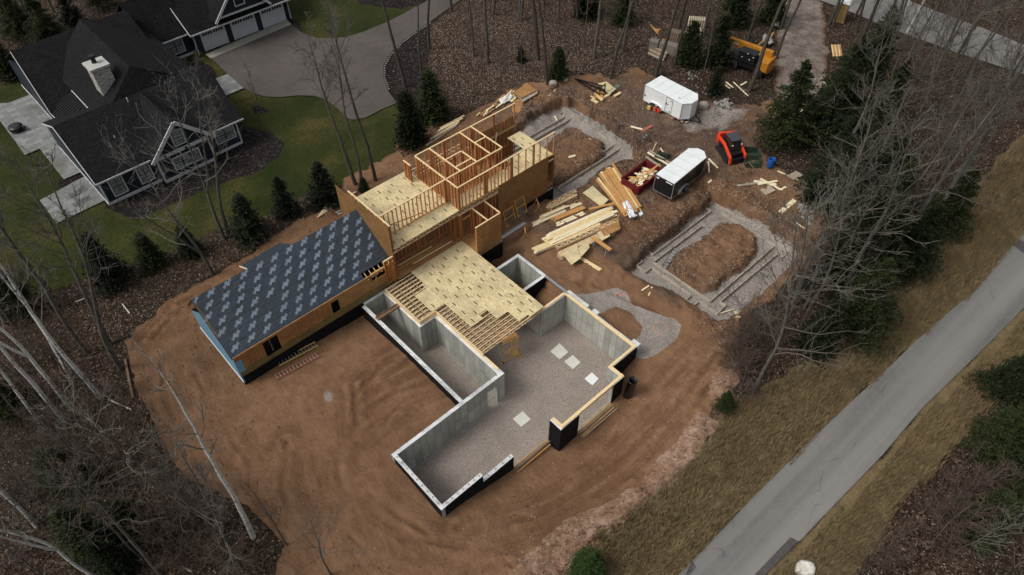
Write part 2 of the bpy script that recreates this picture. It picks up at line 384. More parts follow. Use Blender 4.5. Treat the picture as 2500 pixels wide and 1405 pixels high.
def vnoise(X, Y, sc, seed):
    r = np.random.default_rng(seed).random((256, 256)); x = X / sc; y = Y / sc
    xi = np.floor(x).astype(int); yi = np.floor(y).astype(int); fx = x - xi; fy = y - yi; fx = fx * fx * (3 - 2 * fx); fy = fy * fy * (3 - 2 * fy)
    g = lambda a, b: r[a % 256, b % 256]
    return (g(xi, yi) * (1 - fx) + g(xi + 1, yi) * fx) * (1 - fy) + (g(xi, yi + 1) * (1 - fx) + g(xi + 1, yi + 1) * fx) * fy
def fbm(X, Y, sc, seed, o=4):
    v = 0; a = 1; n = 0
    for k in range(o): v = v + a * vnoise(X, Y, sc / 2 ** k, seed + k); n += a; a *= .55
    return v / n - .5
def sdf(X, Y, P):
    """signed distance (negative inside) to polygon P"""
    P = np.array(P, float); d = np.full(X.shape, 1e9); ins = np.zeros(X.shape, bool); n = len(P)
    for i in range(n):
        a = P[i]; b = P[(i + 1) % n]; e = b - a; L = e @ e + 1e-12
        k = np.clip(((X - a[0]) * e[0] + (Y - a[1]) * e[1]) / L, 0, 1)
        d = np.minimum(d, (X - a[0] - k * e[0]) ** 2 + (Y - a[1] - k * e[1]) ** 2)
        c = ((a[1] > Y) != (b[1] > Y)); xi = (b[0] - a[0]) * (Y - a[1]) / (b[1] - a[1] + 1e-12) + a[0]; ins ^= c & (X < xi)
    d = np.sqrt(d); return np.where(ins, -d, d)
def dline(X, Y, P):
    d = np.full(X.shape, 1e9)
    for i in range(len(P) - 1):
        a = np.array(P[i], float); b = np.array(P[i + 1], float); e = b - a
        k = np.clip(((X - a[0]) * e[0] + (Y - a[1]) * e[1]) / (e @ e + 1e-12), 0, 1)
        d = np.minimum(d, np.hypot(X - a[0] - k * e[0], Y - a[1] - k * e[1]))
    return d
def sm(x): x = np.clip(x, 0, 1); return x * x * (3 - 2 * x)
def pxst(P, z): return [ST(*G(u, v, z)[:2]) for u, v in P]
n_w = fbm(SS, TT, 1.6, 3); n_c = fbm(SS, TT, .8, 31); n_b = fbm(SS, TT, 6, 50)
# trenches of the two footings, with the earth left standing inside them
TR1 = [(1225,352),(1290,300),(1368,262),(1402,262),(1475,308),(1548,362),(1545,392),(1470,418),(1352,500),(1335,480),(1250,420)]
IS1 = [(1290,390),(1378,312),(1400,308),(1470,345),(1478,372),(1425,405),(1362,448),(1330,440)]
TR2 = [(1532,665),(1560,632),(1640,570),(1735,487),(1812,520),(1938,600),(1950,628),(1880,700),(1785,778),(1755,776),(1690,742),(1620,705),(1560,690)]
IS2 = [(1652,618),(1700,585),(1764,538),(1810,545),(1846,572),(1850,612),(1790,662),(1730,708),(1712,706),(1632,652)]
def trench(Z, tr, isl, zf, zi, ztop):
    a = sdf(SS, TT, pxst(tr, (zf + ztop) / 2)) + n_w * .55 + n_c * .5; b = sdf(SS, TT, pxst(isl, zi)) + n_w * .7 + n_c * .5
    k = sm(.5 - a / .35); Z2 = Z * (1 - k) + zf * k
    q = sm(.4 - b / .45); return Z2 * (1 - q) + (zi + n_b * .3 + n_c * .25) * q, sm((k - .82) / .16) * sm((.06 - q) / .06)
ZZ, g1 = trench(ZZ, TR1, IS1, 1.62, 2.2, 2.6)
ZZ, g2 = trench(ZZ, TR2, IS2, 1.42, 2.0, 2.4)
trench_mask = np.maximum(g1, g2)
# spoil heaps and the bank along the verge
RIDGES = [([(1780,870),(1745,980),(1690,1080),(1620,1150),(1500,1235),(1400,1310),(1262,1400)], 1.1, .35, 1.0), ([(1555,600),(1630,545),(1700,478)], 2.4, .25, .7),
 ([(1730,440),(1790,470),(1880,540),(1965,600)], 2.6, .5, .9), ([(1300,290),(1370,240),(1450,290),(1540,345)], 2.7, .45, .9), ([(1420,665),(1500,660),(1570,700),(1660,745),(1700,770)], 2.2, .45, .8),
 ([(1240,330),(1330,240)], 2.6, .2, 1.2), ([(1335,210),(1400,190)], 2.7, .4, 1.0), ([(310,830),(330,960),(370,1080)], 2.5, .15, .8), ([(460,700),(560,640),(690,560),(830,500)], 2.5, .2, .8),
 ([(1750,860),(1680,960),(1600,1050)], 1.4, .10, .6), ([(1320,720),(1360,690),(1400,700)], 2.3, .2, .6)]
for P, z, h, w in RIDGES:
    d = dline(SS, TT, pxst(P, z)) + n_w * .5; ZZ += h * np.exp(-(d / w) ** 2) * (1 + 1.4 * n_c)
pj = lambda: projn(XX, YY, ZZ)
U, V = pj()
DIRT = [(300,830),(330,800),(380,770),(400,740),(470,700),(560,650),(640,600),(700,560),(760,520),(830,480),(840,440),(950,385),(1000,330),(1090,300),(1180,262),(1250,215),(1330,203),(1400,182),(1480,187),(1560,165),(1575,180),(1700,245),(1790,255),(1860,255),(1900,225),(1990,180),(2012,230),(1970,290),(1850,345),(1880,400),(1905,415),(1960,440),(2015,490),(2000,560),(1970,640),(1890,720),(1815,770),(1795,860),(1790,900),(1760,970),(1700,1080),(1620,1160),(1500,1240),(1400,1330),(1300,1450),(660,1450),(690,1330),(600,1230),(450,1160),(390,1080),(340,970),(310,880)]
dirt_d = sdf(U, V, DIRT) / 22.0
dirt = sm(.5 - (dirt_d + n_w * 1.2) / 1.0)
RUTS = [([(870,960),(880,1100),(940,1250),(1080,1335),(1300,1255),(1500,1130),(1650,1000),(1765,860)], 1.2), ([(820,1000),(835,1180),(900,1330),(1060,1395),(1300,1320),(1480,1210),(1640,1075),(1740,940)], 1.2),
 ([(980,1330),(1150,1350),(1340,1280),(1520,1165),(1680,1020)], 1.0), ([(430,740),(395,850),(405,980),(470,1110),(600,1250)], 2.4), ([(760,1000),(770,1150),(820,1280),(960,1400)], 2.3),
 ([(1000,880),(940,920),(900,1010),(905,1100)], 2.2), ([(1090,930),(1000,960),(930,1040)], 2.2), ([(1040,870),(950,880),(870,960)], 2.2), ([(1800,290),(1650,370),(1550,330)], 2.7), ([(1860,300),(1700,400)], 2.7),
 ([(1450,700),(1560,740),(1700,800),(1770,850)], 2.0), ([(420,800),(520,1000),(640,1180)], 2.4), ([(880,1010),(960,960),(1060,925)], 2.2), ([(885,1060),(960,1000),(1090,965)], 2.2), ([(900,1120),(955,1050),(1040,1000)], 2.2), ([(860,940),(930,890),(1000,850)], 2.0),
 ([(560,690),(430,760),(370,830)], 2.5), ([(650,640),(540,690),(440,740)], 2.5), ([(700,1080),(690,1200),(740,1330),(830,1400)], 2.3), ([(1120,1300),(1300,1190),(1450,1110),(1600,980),(1700,880)], 1.0), ([(1200,1400),(1400,1330),(1560,1200),(1660,1080)], 1.1), ([(1640,330),(1780,300),(1850,280)], 2.7), ([(1560,430),(1700,480),(1560,560)], 2.5)]
wet = np.zeros_like(SS)
for P, z in RUTS:
    d = dline(SS, TT, pxst(P, z)) + n_w * .22; br = sm(.5 + 3.4 * fbm(SS, TT, 2.2, int(P[0][0])))
    ZZ -= br * (.12 * np.exp(-(d / .16) ** 2) - .05 * np.exp(-((d - .33) / .13) ** 2)); wet += .9 * br * np.exp(-(d / .17) ** 2)
    for o_ in (.75, .95, 1.2): e_ = np.abs(d - o_); ZZ -= br * .06 * np.exp(-(e_ / .07) ** 2); wet += .8 * br * np.exp(-(e_ / .08) ** 2)
rough_zone = np.clip(sdf(U, V, [(1200,230),(1560,170),(1860,260),(2020,480),(1960,640),(1800,770),(1780,900),(1650,760),(1430,600),(1220,560)]) / -40.0, 0, 1)
ZZ += dirt * ((n_c * .08 + n_w * .10) * (1 - trench_mask) + rough_zone * (fbm(SS, TT, .7, 91) * .42 + fbm(SS, TT, .45, 93) * .2 + n_w * .3) * (1 - trench_mask))
ZZ += (1 - dirt) * n_b * .12
ZZ += .9 * np.exp(-(dline(SS, TT, [(17.9, -11.0), (21.3, -11.0)]) / .42) ** 2)
# holes inside the foundation walls (local metres: s0, s1, t0, t1, floor)
HOLES = [(.12,9.05,.12,4.78,-.3),(5.62,9.3,-11.2,.15,-.3),(8.9,14.95,-11.4,5.75,-.3),(14.8,17.4,-2,4.75,-.3),(9,25.15,-17.5,-11.2,.2),(15.2,17.45,-7.2,-4.3,.2),(-3.75,8.9,-17.55,-11.45,1.2)]
for s0, s1, t0, t1, z in HOLES:
    k = (SS > s0) & (SS < s1) & (TT > t0) & (TT < t1); ZZ[k] = z
k = (SS > 14.9) & (SS < 17.45) & (TT > -4.25) & (TT < -2.0); ZZ[k] = (.4 + 1.5 * sm((SS[k] - 15.0) / 2.3) + n_w[k] * .3)
dpit = sdf(SS, TT, [(15, -9.1), (17.6, -9.1), (18.6, -8.2), (17.6, -7.35), (15, -7.35)]) + n_w * .4
k = sm(.5 - dpit / .8); ZZ = ZZ * (1 - k) + .5 * k
# masks, seen from where the ground is
U, V = pj()
def reg(P, soft=.9, nz=1.2, nn=None): return sm(.5 - (sdf(U, V, P) / 22.0 + (n_w if nn is None else nn) * nz) / soft)
LAWN = [(-900,-500),(900,-500),(1000,-60),(1040,-20),(1037,6),(956,49),(900,80),(960,250),(1000,262),(1035,262),(1075,330),(1000,345),(950,390),(880,440),(830,455),(760,470),(700,500),(640,535),(560,545),(480,590),(400,620),(330,640),(250,650),(170,700),(90,740),(0,700),(-900,900)]
NOLAWN = [(-900,-500),(560,-500),(500,-80),(340,5),(250,60),(160,70),(90,110),(40,190),(0,225),(-900,400)]
BED = [[(255,505),(330,540),(430,495),(520,455),(620,425),(680,385),(695,350),(660,322),(600,310),(575,285),(560,290),(500,330),(380,400),(270,480)], [(1013,70),(979,100),(950,132),(936,161),(936,190),(947,222),(969,252),(1015,262),(1040,200),(1048,120),(1048,60)],
 [(480,140),(520,165),(535,195),(560,235),(540,260),(420,160)], [(700,40),(735,60),(740,85),(712,70)], [(615,262),(635,258),(655,268),(640,280),(617,276)], [(870,-10),(1030,-40),(1036,4),(980,20),(880,12)],[(140,440),(205,415),(215,432),(150,470)]]
DRY = [(1290,1460),(1400,1345),(1500,1262),(1580,1215),(1700,1100),(1790,975),(1860,960),(2000,840),(2080,770),(2150,690),(2300,560),(2400,430),(2480,350),(2700,200),(2900,500),(2600,560),(2272,800),(1996,1058),(1650,1420),(1600,1480)]
DRY2 = [(1830,1450),(1957,1316),(2035,1235),(2155,1110),(2254,994),(2384,869),(2500,750),(2700,700),(2500,900),(2350,1060),(2230,1190),(2150,1300),(2050,1450)]
GRAV = [[(1385,716),(1440,718),(1505,703),(1528,712),(1545,745),(1600,765),(1640,778),(1665,795),(1650,830),(1600,868),(1562,880),(1540,855),(1480,800),(1420,750)], [(1905,-60),(2010,-60),(2012,60),(2022,150),(2010,230),(1960,260),(1890,250),(1895,150)], [(1690,275),(1760,250),(1800,262),(1850,262),(1760,320),(1690,330),(1660,305)], [(1770,925),(1775,960),(1790,960)]]
GISL = [(1463,768),(1505,750),(1540,765),(1572,800),(1548,838),(1500,800)]
SAND = [(1795,870),(1765,900),(1710,1000),(1650,1080),(1570,1165),(1420,1260),(1290,1340),(1200,1450),(1360,1450),(1440,1340),(1560,1240),(1680,1140),(1770,1010),(1800,930)]
lawn = reg(LAWN, .35, .5); lawn *= 1 - reg(NOLAWN, .8, 1.5); mulch = np.zeros_like(lawn)
for P in BED: mulch = np.maximum(mulch, reg(P, .35, .35))
dry = np.maximum(reg(DRY, 1.2, 1.6), reg(DRY2, 1.2, 1.4)); lawn *= (1 - mulch)
gra = np.maximum(trench_mask, 0)
for P in GRAV[:1]: gra = np.maximum(gra, reg(P, .25, .3, n_c))
gra *= 1 - reg(GISL, .35, .6)
track = reg(GRAV[1], .8, 1.0); gra = np.maximum(gra, .5 * track); gra = np.maximum(gra, .62 * reg(GRAV[2], 1.2, 1.6))
gra = np.maximum(gra, .6 * sm(1 - np.hypot(U - 800, (V - 965) * .45) / 24 + n_w))
sand = reg(SAND, .8, 1.5) * (.5 + 1.1 * sm(.5 + 2.2 * n_b + n_c)); sand = np.clip(sand * (.35 + 1.2 * sm(.5 + 3 * fbm(SS, TT, 1.3, 321))), 0, 1)
clay = np.clip(np.clip(rough_zone * 2.5, 0, 1) * sm(.55 + 2.2 * fbm(SS, TT, 2.6, 200)) + .8 * sm(1 - dline(U, V, [(1880,300),(1700,340),(1560,330)]) / 60), 0, 1); clay = np.maximum(clay, track); clay *= 1 - .7 * sm(.5 - sdf(SS, TT, pxst(IS2, 2.1)) / .5)
dirt = sm(.5 - (sdf(U, V, DIRT) / 22.0 + n_w * 1.4) / .6); dirt = np.maximum(dirt, track)
wetn = np.clip(wet + sm(.2 + 2.5 * fbm(SS, TT, 4, 77)) * .5 + .9 * sm(1.1 - np.hypot((U - 1590) / 130, (V - 560) / 75) + n_w), 0, 1)
# keep the sheets (roads, drives, patios) clear of bumps
ROAD = [(1610,1460),(1656,1405),(1841,1213),(1996,1058),(2129.7,933.5),(2177,890),(2272,800),(2376.5,713),(2497.5,565.5),(2560,500),(2700,340),(2760,480),(2560,690),(2452.6,800),(2383.7,869),(2254.5,993.8),(2155.5,1110),(2035,1235),(1957.4,1316.8),(1841,1405),(1790,1460)]
DRV = [(709.8,59),(740,82),(774.6,93.6),(806,93.6),(841,91.6),(884,79.2),(956,49),(1036.7,5.8),(1071,-17),(1130,-60),(1210,-60),(1140,-12),(1100,17.3),(1048,54.7),(1013.6,77.8),(979,103.7),(950,135.4),(936,161),(936,190),(947.4,221.8),(969,252),(930,268),(892.7,288),(863.9,292.3),(852,291),(823.6,265),(797.6,244.8),(766,233.9),(725.6,233.3),(682.4,237.6),(645,236),(619,227.5),(594.6,215.4),(555.7,180.9),(515.4,141.7)]
FAR = [(1900,-60),(1999,0),(2049,18),(2191.5,76.5),(2333.8,128),(2476,174),(2600,222),(2750,290),(2750,200),(2500,110),(2405,71),(2316,39),(2213,0),(2100,-60)]
def sheet_z(P, z): return [G(u, v, z) for u, v in P]
def roadz(u, v):
    z = 1.5
    for _ in range(3): g = G(u, v, z); s, t = ST(g.x, g.y); z = 1.45 + (s - 34) * .0145
    return Vector((g.x, g.y, z))
SHEETS = {'road': [roadz(*p) for p in ROAD], 'driveway': sheet_z(DRV, 2.55), 'far_road': sheet_z(FAR, 3.05)}
def rz_(S, T): return 1.45 + (S - 34) * .0145
for nm, P in SHEETS.items():
    q = sdf(SS, TT, [ST(p.x, p.y) for p in P]); k = sm(1.15 - q / 1.6)
    tgt = rz_(SS, TT) if nm == 'road' else P[0].z * np.ones_like(SS)
    ZZ = ZZ * (1 - k) + (tgt - .09) * k; dirt = np.where(q < 0, dirt * 0, dirt)
HB = [(-.3, 10.7), (12.5, 10.7)]
def TZ(x, y):
    s, t = ST(x, y); i = int(np.clip(np.searchsorted(SX, s) - 1, 0, len(SX) - 2)); j = int(np.clip(np.searchsorted(TX, t) - 1, 0, len(TX) - 2))
    a = (s - SX[i]) / (SX[i+1] - SX[i]); b = (t - TX[j]) / (TX[j+1] - TX[j])
    return float((ZZ[i,j]*(1-a)+ZZ[i+1,j]*a)*(1-b) + (ZZ[i,j+1]*(1-a)+ZZ[i+1,j+1]*a)*b)
def T(u, v, dz=0.0):
    """ground point seen at pixel (u, v)"""
    z = 2.3
    for _ in range(8): g = G(u, v, z); z = .5 * z + .5 * TZ(g.x, g.y)
    g = G(u, v, z); return Vector((g.x, g.y, TZ(g.x, g.y) + dz))
# ground material: soil kinds by mask, broken up by noise
def ground_material():
    t = NT('ground_surface'); a = t.n('ShaderNodeAttribute', attribute_name='soil_a'); b = t.n('ShaderNodeAttribute', attribute_name='soil_b')
    A = t.n('ShaderNodeSeparateColor'); t.l(a.outputs[0], A.inputs[0]); B = t.n('ShaderNodeSeparateColor'); t.l(b.outputs[0], B.inputs[0])
    c = t.coord(); n1 = t.noise(.9, 6, .7); n2 = t.noise(5, 5, .75); n3 = t.noise(.22, 4, .6); n4 = t.noise(22, 3, .7)
    v1 = t.sep(t.voro(7, None, 'Color')); v2 = t.sep(t.voro(15, None, 'Color')); v3 = t.sep(t.voro(4.5, None, 'Color'))
    str_ = t.noise(2.2, 5, .7, t.coord('Object', scale=(1.6, .5, 1), rot=(0, 0, R(-40))))
    mixn = t.math('ADD', t.math('MULTIPLY', n1, .5), t.math('MULTIPLY', n2, .5))
    # bare soil
    d = t.ramp(t.math('ADD', t.math('MULTIPLY', n1, .55), t.math('MULTIPLY', str_, .45)), [(.3, (.128,.066,.034)), (.5, (.215,.118,.064)), (.72, (.30,.18,.106))])
    d = t.mix(t.math('MULTIPLY', t.step(n4, .42, .7), .35), d, (.29,.18,.115)); d = t.mix(t.math('MULTIPLY', t.step(t.noise(.45, 5, .7), .5, .75), .5), d, (.27,.16,.088)); d = t.mix(t.math('MULTIPLY', t.step(n2, .6, .75), .45), d, (.075,.032,.016))
    # disturbed pinkish clay
    cl = t.ramp(mixn, [(.3, (.050,.027,.018)), (.48, (.115,.076,.054)), (.7, (.20,.155,.125))])
    d = t.mix(A.outputs[2] if False else t.math('MULTIPLY', b.outputs['Alpha'], 1.0), d, cl)
    w = t.math('MULTIPLY', a.outputs['Alpha'], t.step(n1, .1, .5)); d = t.mix(t.math('MULTIPLY', w, .72), d, t.mix(.4, (.060,.025,.012), d))
    # leaf litter
    li = t.ramp(v1[0], [(.15, (.009,.006,.004)), (.5, (.036,.021,.013)), (.85, (.085,.052,.034)), (1, (.27,.20,.15))]); li2 = t.ramp(v2[1], [(.3, (.010,.007,.005)), (.7, (.044,.026,.017)), (.97, (.17,.12,.088))])
    li = t.mix(.5, li, li2); li = t.mix(t.step(n3, .42, .62), li, t.mix(.6, li, (.022,.019,.011)))
    # lawn
    lw = t.ramp(t.math('ADD', t.math('MULTIPLY', n3, .5), t.math('MULTIPLY', n2, .5)), [(.38, (.016,.025,.005)), (.52, (.036,.042,.009)), (.63, (.085,.066,.024))]); lw = t.mix(.45, lw, t.ramp(n4, [(.3, .4), (.7, 1.6)]), 'MULTIPLY')
    dg = t.ramp(t.math('ADD', t.math('MULTIPLY', n1, .5), t.math('MULTIPLY', n2, .5)), [(.3, (.085,.060,.030)), (.5, (.172,.128,.066)), (.7, (.26,.205,.115))]); dg = t.mix(.55, dg, t.ramp(n4, [(.3, .45), (.7, 1.5)]), 'MULTIPLY')
    dg = t.mix(t.step(n3, .5, .72), dg, t.mix(.45, dg, (.085,.060,.030)))
    gr = t.ramp(t.math('ADD', t.math('MULTIPLY', v2[0], .3), t.math('MULTIPLY', n4, .7)), [(.25, (.18,.155,.133)), (.5, (.305,.272,.240)), (.8, (.44,.405,.37))]); gr = t.mix(1, gr, t.ramp(n1, [(.3, .75), (.7, 1.12)]), 'MULTIPLY')
    mu = t.ramp(v1[1], [(.1, (.009,.007,.0065)), (.85, (.024,.019,.018)), (1, (.07,.056,.05))])
    sa = t.ramp(mixn, [(.3, (.07,.033,.02)), (.44, (.21,.12,.075)), (.58, (.37,.25,.18)), (.72, (.52,.45,.39))])
    def lay(base, over, mask, k=.55):
        f = t.math('ADD', mask, t.math('MULTIPLY', t.math('SUBTRACT', mixn, .5), k)); return t.mix(t.step(f, .36, .64), base, over)
    col = lay(li, lw, A.outputs[0]); col = lay(col, dg, A.outputs[1], .5); col = lay(col, d, A.outputs[2]); col = lay(col, gr, B.outputs[0], .9); col = lay(col, mu, B.outputs[1], .4); col = lay(col, sa, B.outputs[2], 1.0)
    hh = t.math('ADD', t.math('MULTIPLY', n2, .8), t.math('MULTIPLY', n4, .35)); hh = t.math('ADD', hh, t.math('MULTIPLY', v1[0], .25)); hh = t.math('ADD', hh, t.math('MULTIPLY', n1, 1.2)); t.bump(hh, .75, .13)
    return t.done(col, .95, 0, .15)
M['ground'] = ground_material()
def build_ground():
    n, m = SS.shape; V3 = np.stack([XX, YY, ZZ], -1).reshape(-1, 3)
    ca = np.stack([lawn, dry, dirt, wetn], -1).reshape(-1, 4); cb = np.stack([gra, mulch, sand, clay], -1).reshape(-1, 4)
    ii, jj = np.meshgrid(np.arange(n - 1), np.arange(m - 1), indexing='ij'); a = (ii * m + jj).ravel()
    F = np.stack([a, a + 1, a + m + 1, a + m], -1)                      # normals up
    fm = lambda q: q.reshape(-1)[F].mean(1)
    kind = np.zeros(len(F), int); kind[fm(lawn) > .5] = 1; kind[fm(dry) > .5] = 2; kind[fm(dirt) > .5] = 3; kind[(fm(gra) > .55) & (fm(dirt) > .3)] = 4; kind[fm(mulch) > .5] = 5
    far = (np.abs(fm(SS)) > 95) | (fm(TT) < -100) | (fm(TT) > 55); kind[far] = 0
    for k, nm in enumerate(['forest_floor', 'lawn', 'grass_verge', 'dirt_yard', 'gravel_patch', 'mulch_bed']):
        f = F[kind == k]; used, inv = np.unique(f, return_inverse=True); inv = inv.reshape(f.shape)
        me = bpy.data.meshes.new(nm); vv = V3[used]
        me.vertices.add(len(vv)); me.vertices.foreach_set('co', vv.ravel()); me.loops.add(inv.size); me.loops.foreach_set('vertex_index', inv.ravel().astype(np.int32))
        me.polygons.add(len(inv)); me.polygons.foreach_set('loop_start', np.arange(0, inv.size, 4, dtype=np.int32))
        me.polygons.foreach_set('use_smooth', np.ones(len(inv), bool)); me.update(calc_edges=True)
        for an, c in (('soil_a', ca), ('soil_b', cb)):
            at = me.attributes.new(an, 'FLOAT_COLOR', 'POINT'); at.data.foreach_set('color', c[used].ravel())
        me.materials.append(M['ground']); o = bpy.data.objects.new(nm, me); COL.objects.link(o); tag(o, kind='structure')
        if me.polygons[0].normal.z < 0: me.flip_normals()
build_ground()
def clip_poly(P, ax, val, keep_less):
    out = []
    for i in range(len(P)):
        a = P[i]; b = P[(i + 1) % len(P)]; ia = (a[ax] <= val) == keep_less; ib = (b[ax] <= val) == keep_less
        if ia: out.append(a)
        if ia != ib:
            k = (val - a[ax]) / (b[ax] - a[ax]); out.append((a[0] + k * (b[0] - a[0]), a[1] + k * (b[1] - a[1])))
    return out
def sheet(name, poly, mat, zf, cell=1.5, th=0):
    P = [(p[0], p[1]) for p in poly]; me = MB(); x0 = min(p[0] for p in P); x1 = max(p[0] for p in P)
    x = x0
    while x < x1:
        S1 = clip_poly(clip_poly(P, 0, x, False), 0, x + cell, True)
        if len(S1) > 2:
            y = min(p[1] for p in S1); ye = max(p[1] for p in S1)
            while y < ye:
                S2 = clip_poly(clip_poly(S1, 1, y, False), 1, y + cell, True)
                if len(S2) > 2: me.add([(p[0], p[1], zf(p[0], p[1])) for p in S2], [tuple(range(len(S2)))])
                y += cell
        x += cell
    o = me.build(name, mat); bm = bmesh.new(); bm.from_mesh(o.data); bmesh.ops.remove_doubles(bm, verts=bm.verts, dist=.001); bmesh.ops.recalc_face_normals(bm, faces=bm.faces)
    if sum(f.normal.z for f in bm.faces) < 0: bmesh.ops.reverse_faces(bm, faces=bm.faces)
    bm.to_mesh(o.data); bm.free(); return o
def rzxy(x, y): s, t = ST(x, y); return 1.45 + (s - 34) * .0145
tag(sheet('road', SHEETS['road'], M['road'], rzxy, 40), kind='structure')
tag(sheet('driveway', SHEETS['driveway'], M['drive'], lambda x, y: 2.55, 60), kind='structure')
tag(sheet('far_road', SHEETS['far_road'], M['road'], lambda x, y: 3.05, 60), kind='structure')
for P in ([(1672,1405),(1690,1370),(1700,1385),(1678,1412)], [(1838,1408),(1930,1312),(1950,1322),(1862,1410)], [(2470,598),(2481,583),(2530,600),(2530,640)]):
    tag(sheet('asphalt_patch', [roadz(*p) for p in P], M['patch'], lambda x, y: rzxy(x, y) + .008, 40), kind='structure')
tag(sheet('concrete_apron', sheet_z([(500.5,133.1),(699.7,48.4),(711.8,59.5),(515.4,143)], 2.58), M['apron'], lambda x, y: 2.575, 30), kind='structure')
PAT1 = [(-60,252),(20,252),(78,229),(200,250),(230,410),(196,421),(155.5,438.5),(96.9,363.5),(60.6,378.7),(0,295)]
PAT2 = [(96.9,489.5),(187,441),(240,415),(275,480),(138.3,545.3)]; PAT3 = [(526.3,191.5),(555.7,180.9),(594.6,215.4),(552.8,233.9)]
for P in (PAT1, PAT2, PAT3): tag(sheet('patio', sheet_z(P, 2.62), M['paver'], lambda x, y: 2.62, 50), kind='structure')
# ------------------------------------------------------------------ the house under construction
HZ0 = Vector((O.x, O.y, 0))
H = thing('unfinished_house', 'unfinished timber framed house on concrete foundation walls with a dark membrane roofed wing', 'house', HZ0, AZ)
rnd = random.Random(11)
def sbox(mb, s0, s1, t0, t1, z0, z1, mi=0, fm=None):
    # faces named in site terms: 's-','s+','t-','t+','top'
    mp = {'s-': '-x', 's+': '+x', 't-': '+y', 't+': '-y', 'top': '+z'}
    return mb.box(s0, s1, -t1, -t0, z0, z1, mi, {mp[k]: v for k, v in fm.items()} if fm else None)
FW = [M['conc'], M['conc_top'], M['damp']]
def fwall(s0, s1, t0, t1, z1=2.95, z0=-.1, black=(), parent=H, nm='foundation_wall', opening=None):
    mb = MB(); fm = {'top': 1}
    for b_ in black: fm[b_] = 2
    if opening:     # doorway in a wall that runs along s
        a, b_, zt = opening
        sbox(mb, s0, a, t0, t1, z0, z1, 0, fm); sbox(mb, b_, s1, t0, t1, z0, z1, 0, fm); sbox(mb, a, b_, t0, t1, zt, z1, 0, fm)
    else: sbox(mb, s0, s1, t0, t1, z0, z1, 0, fm)
    return mb.build(nm, FW, parent)
w_w = fwall(0, 9.18, 0, .26, black=('t-',), opening=(7.62, 8.5, 2.15))
fwall(0, .26, .26, 4.9, black=('s-',)); fwall(.26, 3.22, 4.64, 4.9, black=('t+', 's+')); fwall(3.22, 5.75, 4.64, 4.9, z1=2.12, black=('t+', 's+'))
w_t = fwall(5.48, 5.76, -11.1, 0, black=('s-',))
w_c = fwall(7.42, 7.85, -11.1, -6.72); fwall(7.85, 9.2, -7.1, -6.72); fwall(8.78, 9.18, -6.72, 0)
fwall(8.87, 9.13, 4.9, 5.9, black=('s-', 't+')); fwall(9.13, 10.6, 5.64, 5.9, black=('t+', 's+')); fwall(13.85, 14.92, 5.64, 5.9, black=('t+',)); fwall(14.66, 14.92, 4.62, 5.64, black=('s+',))
fwall(14.92, 17.52, 4.6, 4.86, black=('t+', 's+')); w_r = fwall(17.26, 17.52, -1.85, 4.6, black=('s+',)); fwall(14.8, 17.52, -2.11, -1.85, black=('t-',)); fwall(14.8, 15.06, -6.5, -2.11, z1=2.6)
fwall(15.06, 17.56, -7.36, -7.1, black=('t-',)); fwall(17.3, 17.56, -7.1, -4.42, black=('s+',)); fwall(15.06, 17.56, -4.42, -4.18, black=('t+',))
fwall(15.0, 17.6, -9.45, -9.2, black=('t+',)); fwall(17.35, 17.6, -11.2, -9.45, black=('s+',)); fwall(14.9, 15.15, -9.2, -7.36, black=('s+',))
fwall(17.6, 25.2, -11.35, -11.1, black=('t+', 's+')); fwall(24.95, 25.2, -16.4, -11.35, black=('s+',)); fwall(8.8, 25.2, -17.7, -17.45, z0=1.8, black=('t-',))
fwall(5.76, 8.9, -11.35, -11.1, black=())
# garage wing foundation
fwall(-3.95, 8.9, -11.6, -11.4, z0=1.0, black=('t+', 's-', 'top')); fwall(-3.95, -3.7, -17.8, -11.6, z0=1.5, black=('s-',))
# sill timbers on the front walls
mb = MB()
for a in ((9.0,9.2,4.95,5.66),(9.0,14.92,5.66,5.86),(14.7,14.9,4.66,5.66),(14.9,17.18,4.64,4.82),(17.18,17.4,-1.9,4.82),(14.85,17.2,-2.1,-1.92)): sbox(mb, *a, 2.955, 3.03)
mb.build('sill_plate', M['plate'], H)
bm_ = MB(); sbox(bm_, 10.6, 13.85, 5.68, 5.84, 2.72, 2.95); bm_.build('door_header', M['plate'], H)
mb = MB(); sbox(mb, 9.0, 9.15, -6.6, -.25, 2.955, 3.03); mb.build('sill_plate', M['plate'], H)
# anchor straps printed and set along the tops of the bare walls
mb = MB()
for i in range(13):
    t = -10.3 + i * .82; mb.add([(5.54, -t, 2.953), (5.70, -t - .02, 2.953), (5.70, -t - .045, 2.953), (5.54, -t - .025, 2.953)], [(0,1,2,3)]); mb.add([(5.54, -t, 2.953), (5.565, -t, 2.953), (5.565, -t + .42, 2.953), (5.54, -t + .42, 2.953)], [(0,1,2,3)])
tag(mb.build('form_tie_marks', M['ink'], w_t), kind='stuff')
for i in range(9): q = MB(); q.cyl((.13, -(.45 + i * .5), 2.95), .018, .16, 6); q.obox((.13, -(.45 + i * .5), 3.1), (.10, .02, .02)); q.build('anchor_bolt', M['rust'], H)
for i in range(7): q = MB(); q.cyl((.5 + i * .42, -4.77, 2.95), .018, .16, 6); q.obox((.5 + i * .42, -4.77, 3.1), (.02, .10, .02)); q.build('anchor_bolt', M['rust'], H)
for s in (3.7, 4.3, 4.9, 5.5): q = MB(); q.cyl((s, -4.77, 2.12), .018, .16, 6); q.obox((s, -4.77, 2.27), (.02, .10, .02)); q.build('anchor_bolt', M['rust'], H)
for s in [.6 + .62 * i for i in range(14)]: q = MB(); q.cyl((s, -.06, 2.8), .014, .26, 6); q.build('anchor_bolt', M['rust'], H)
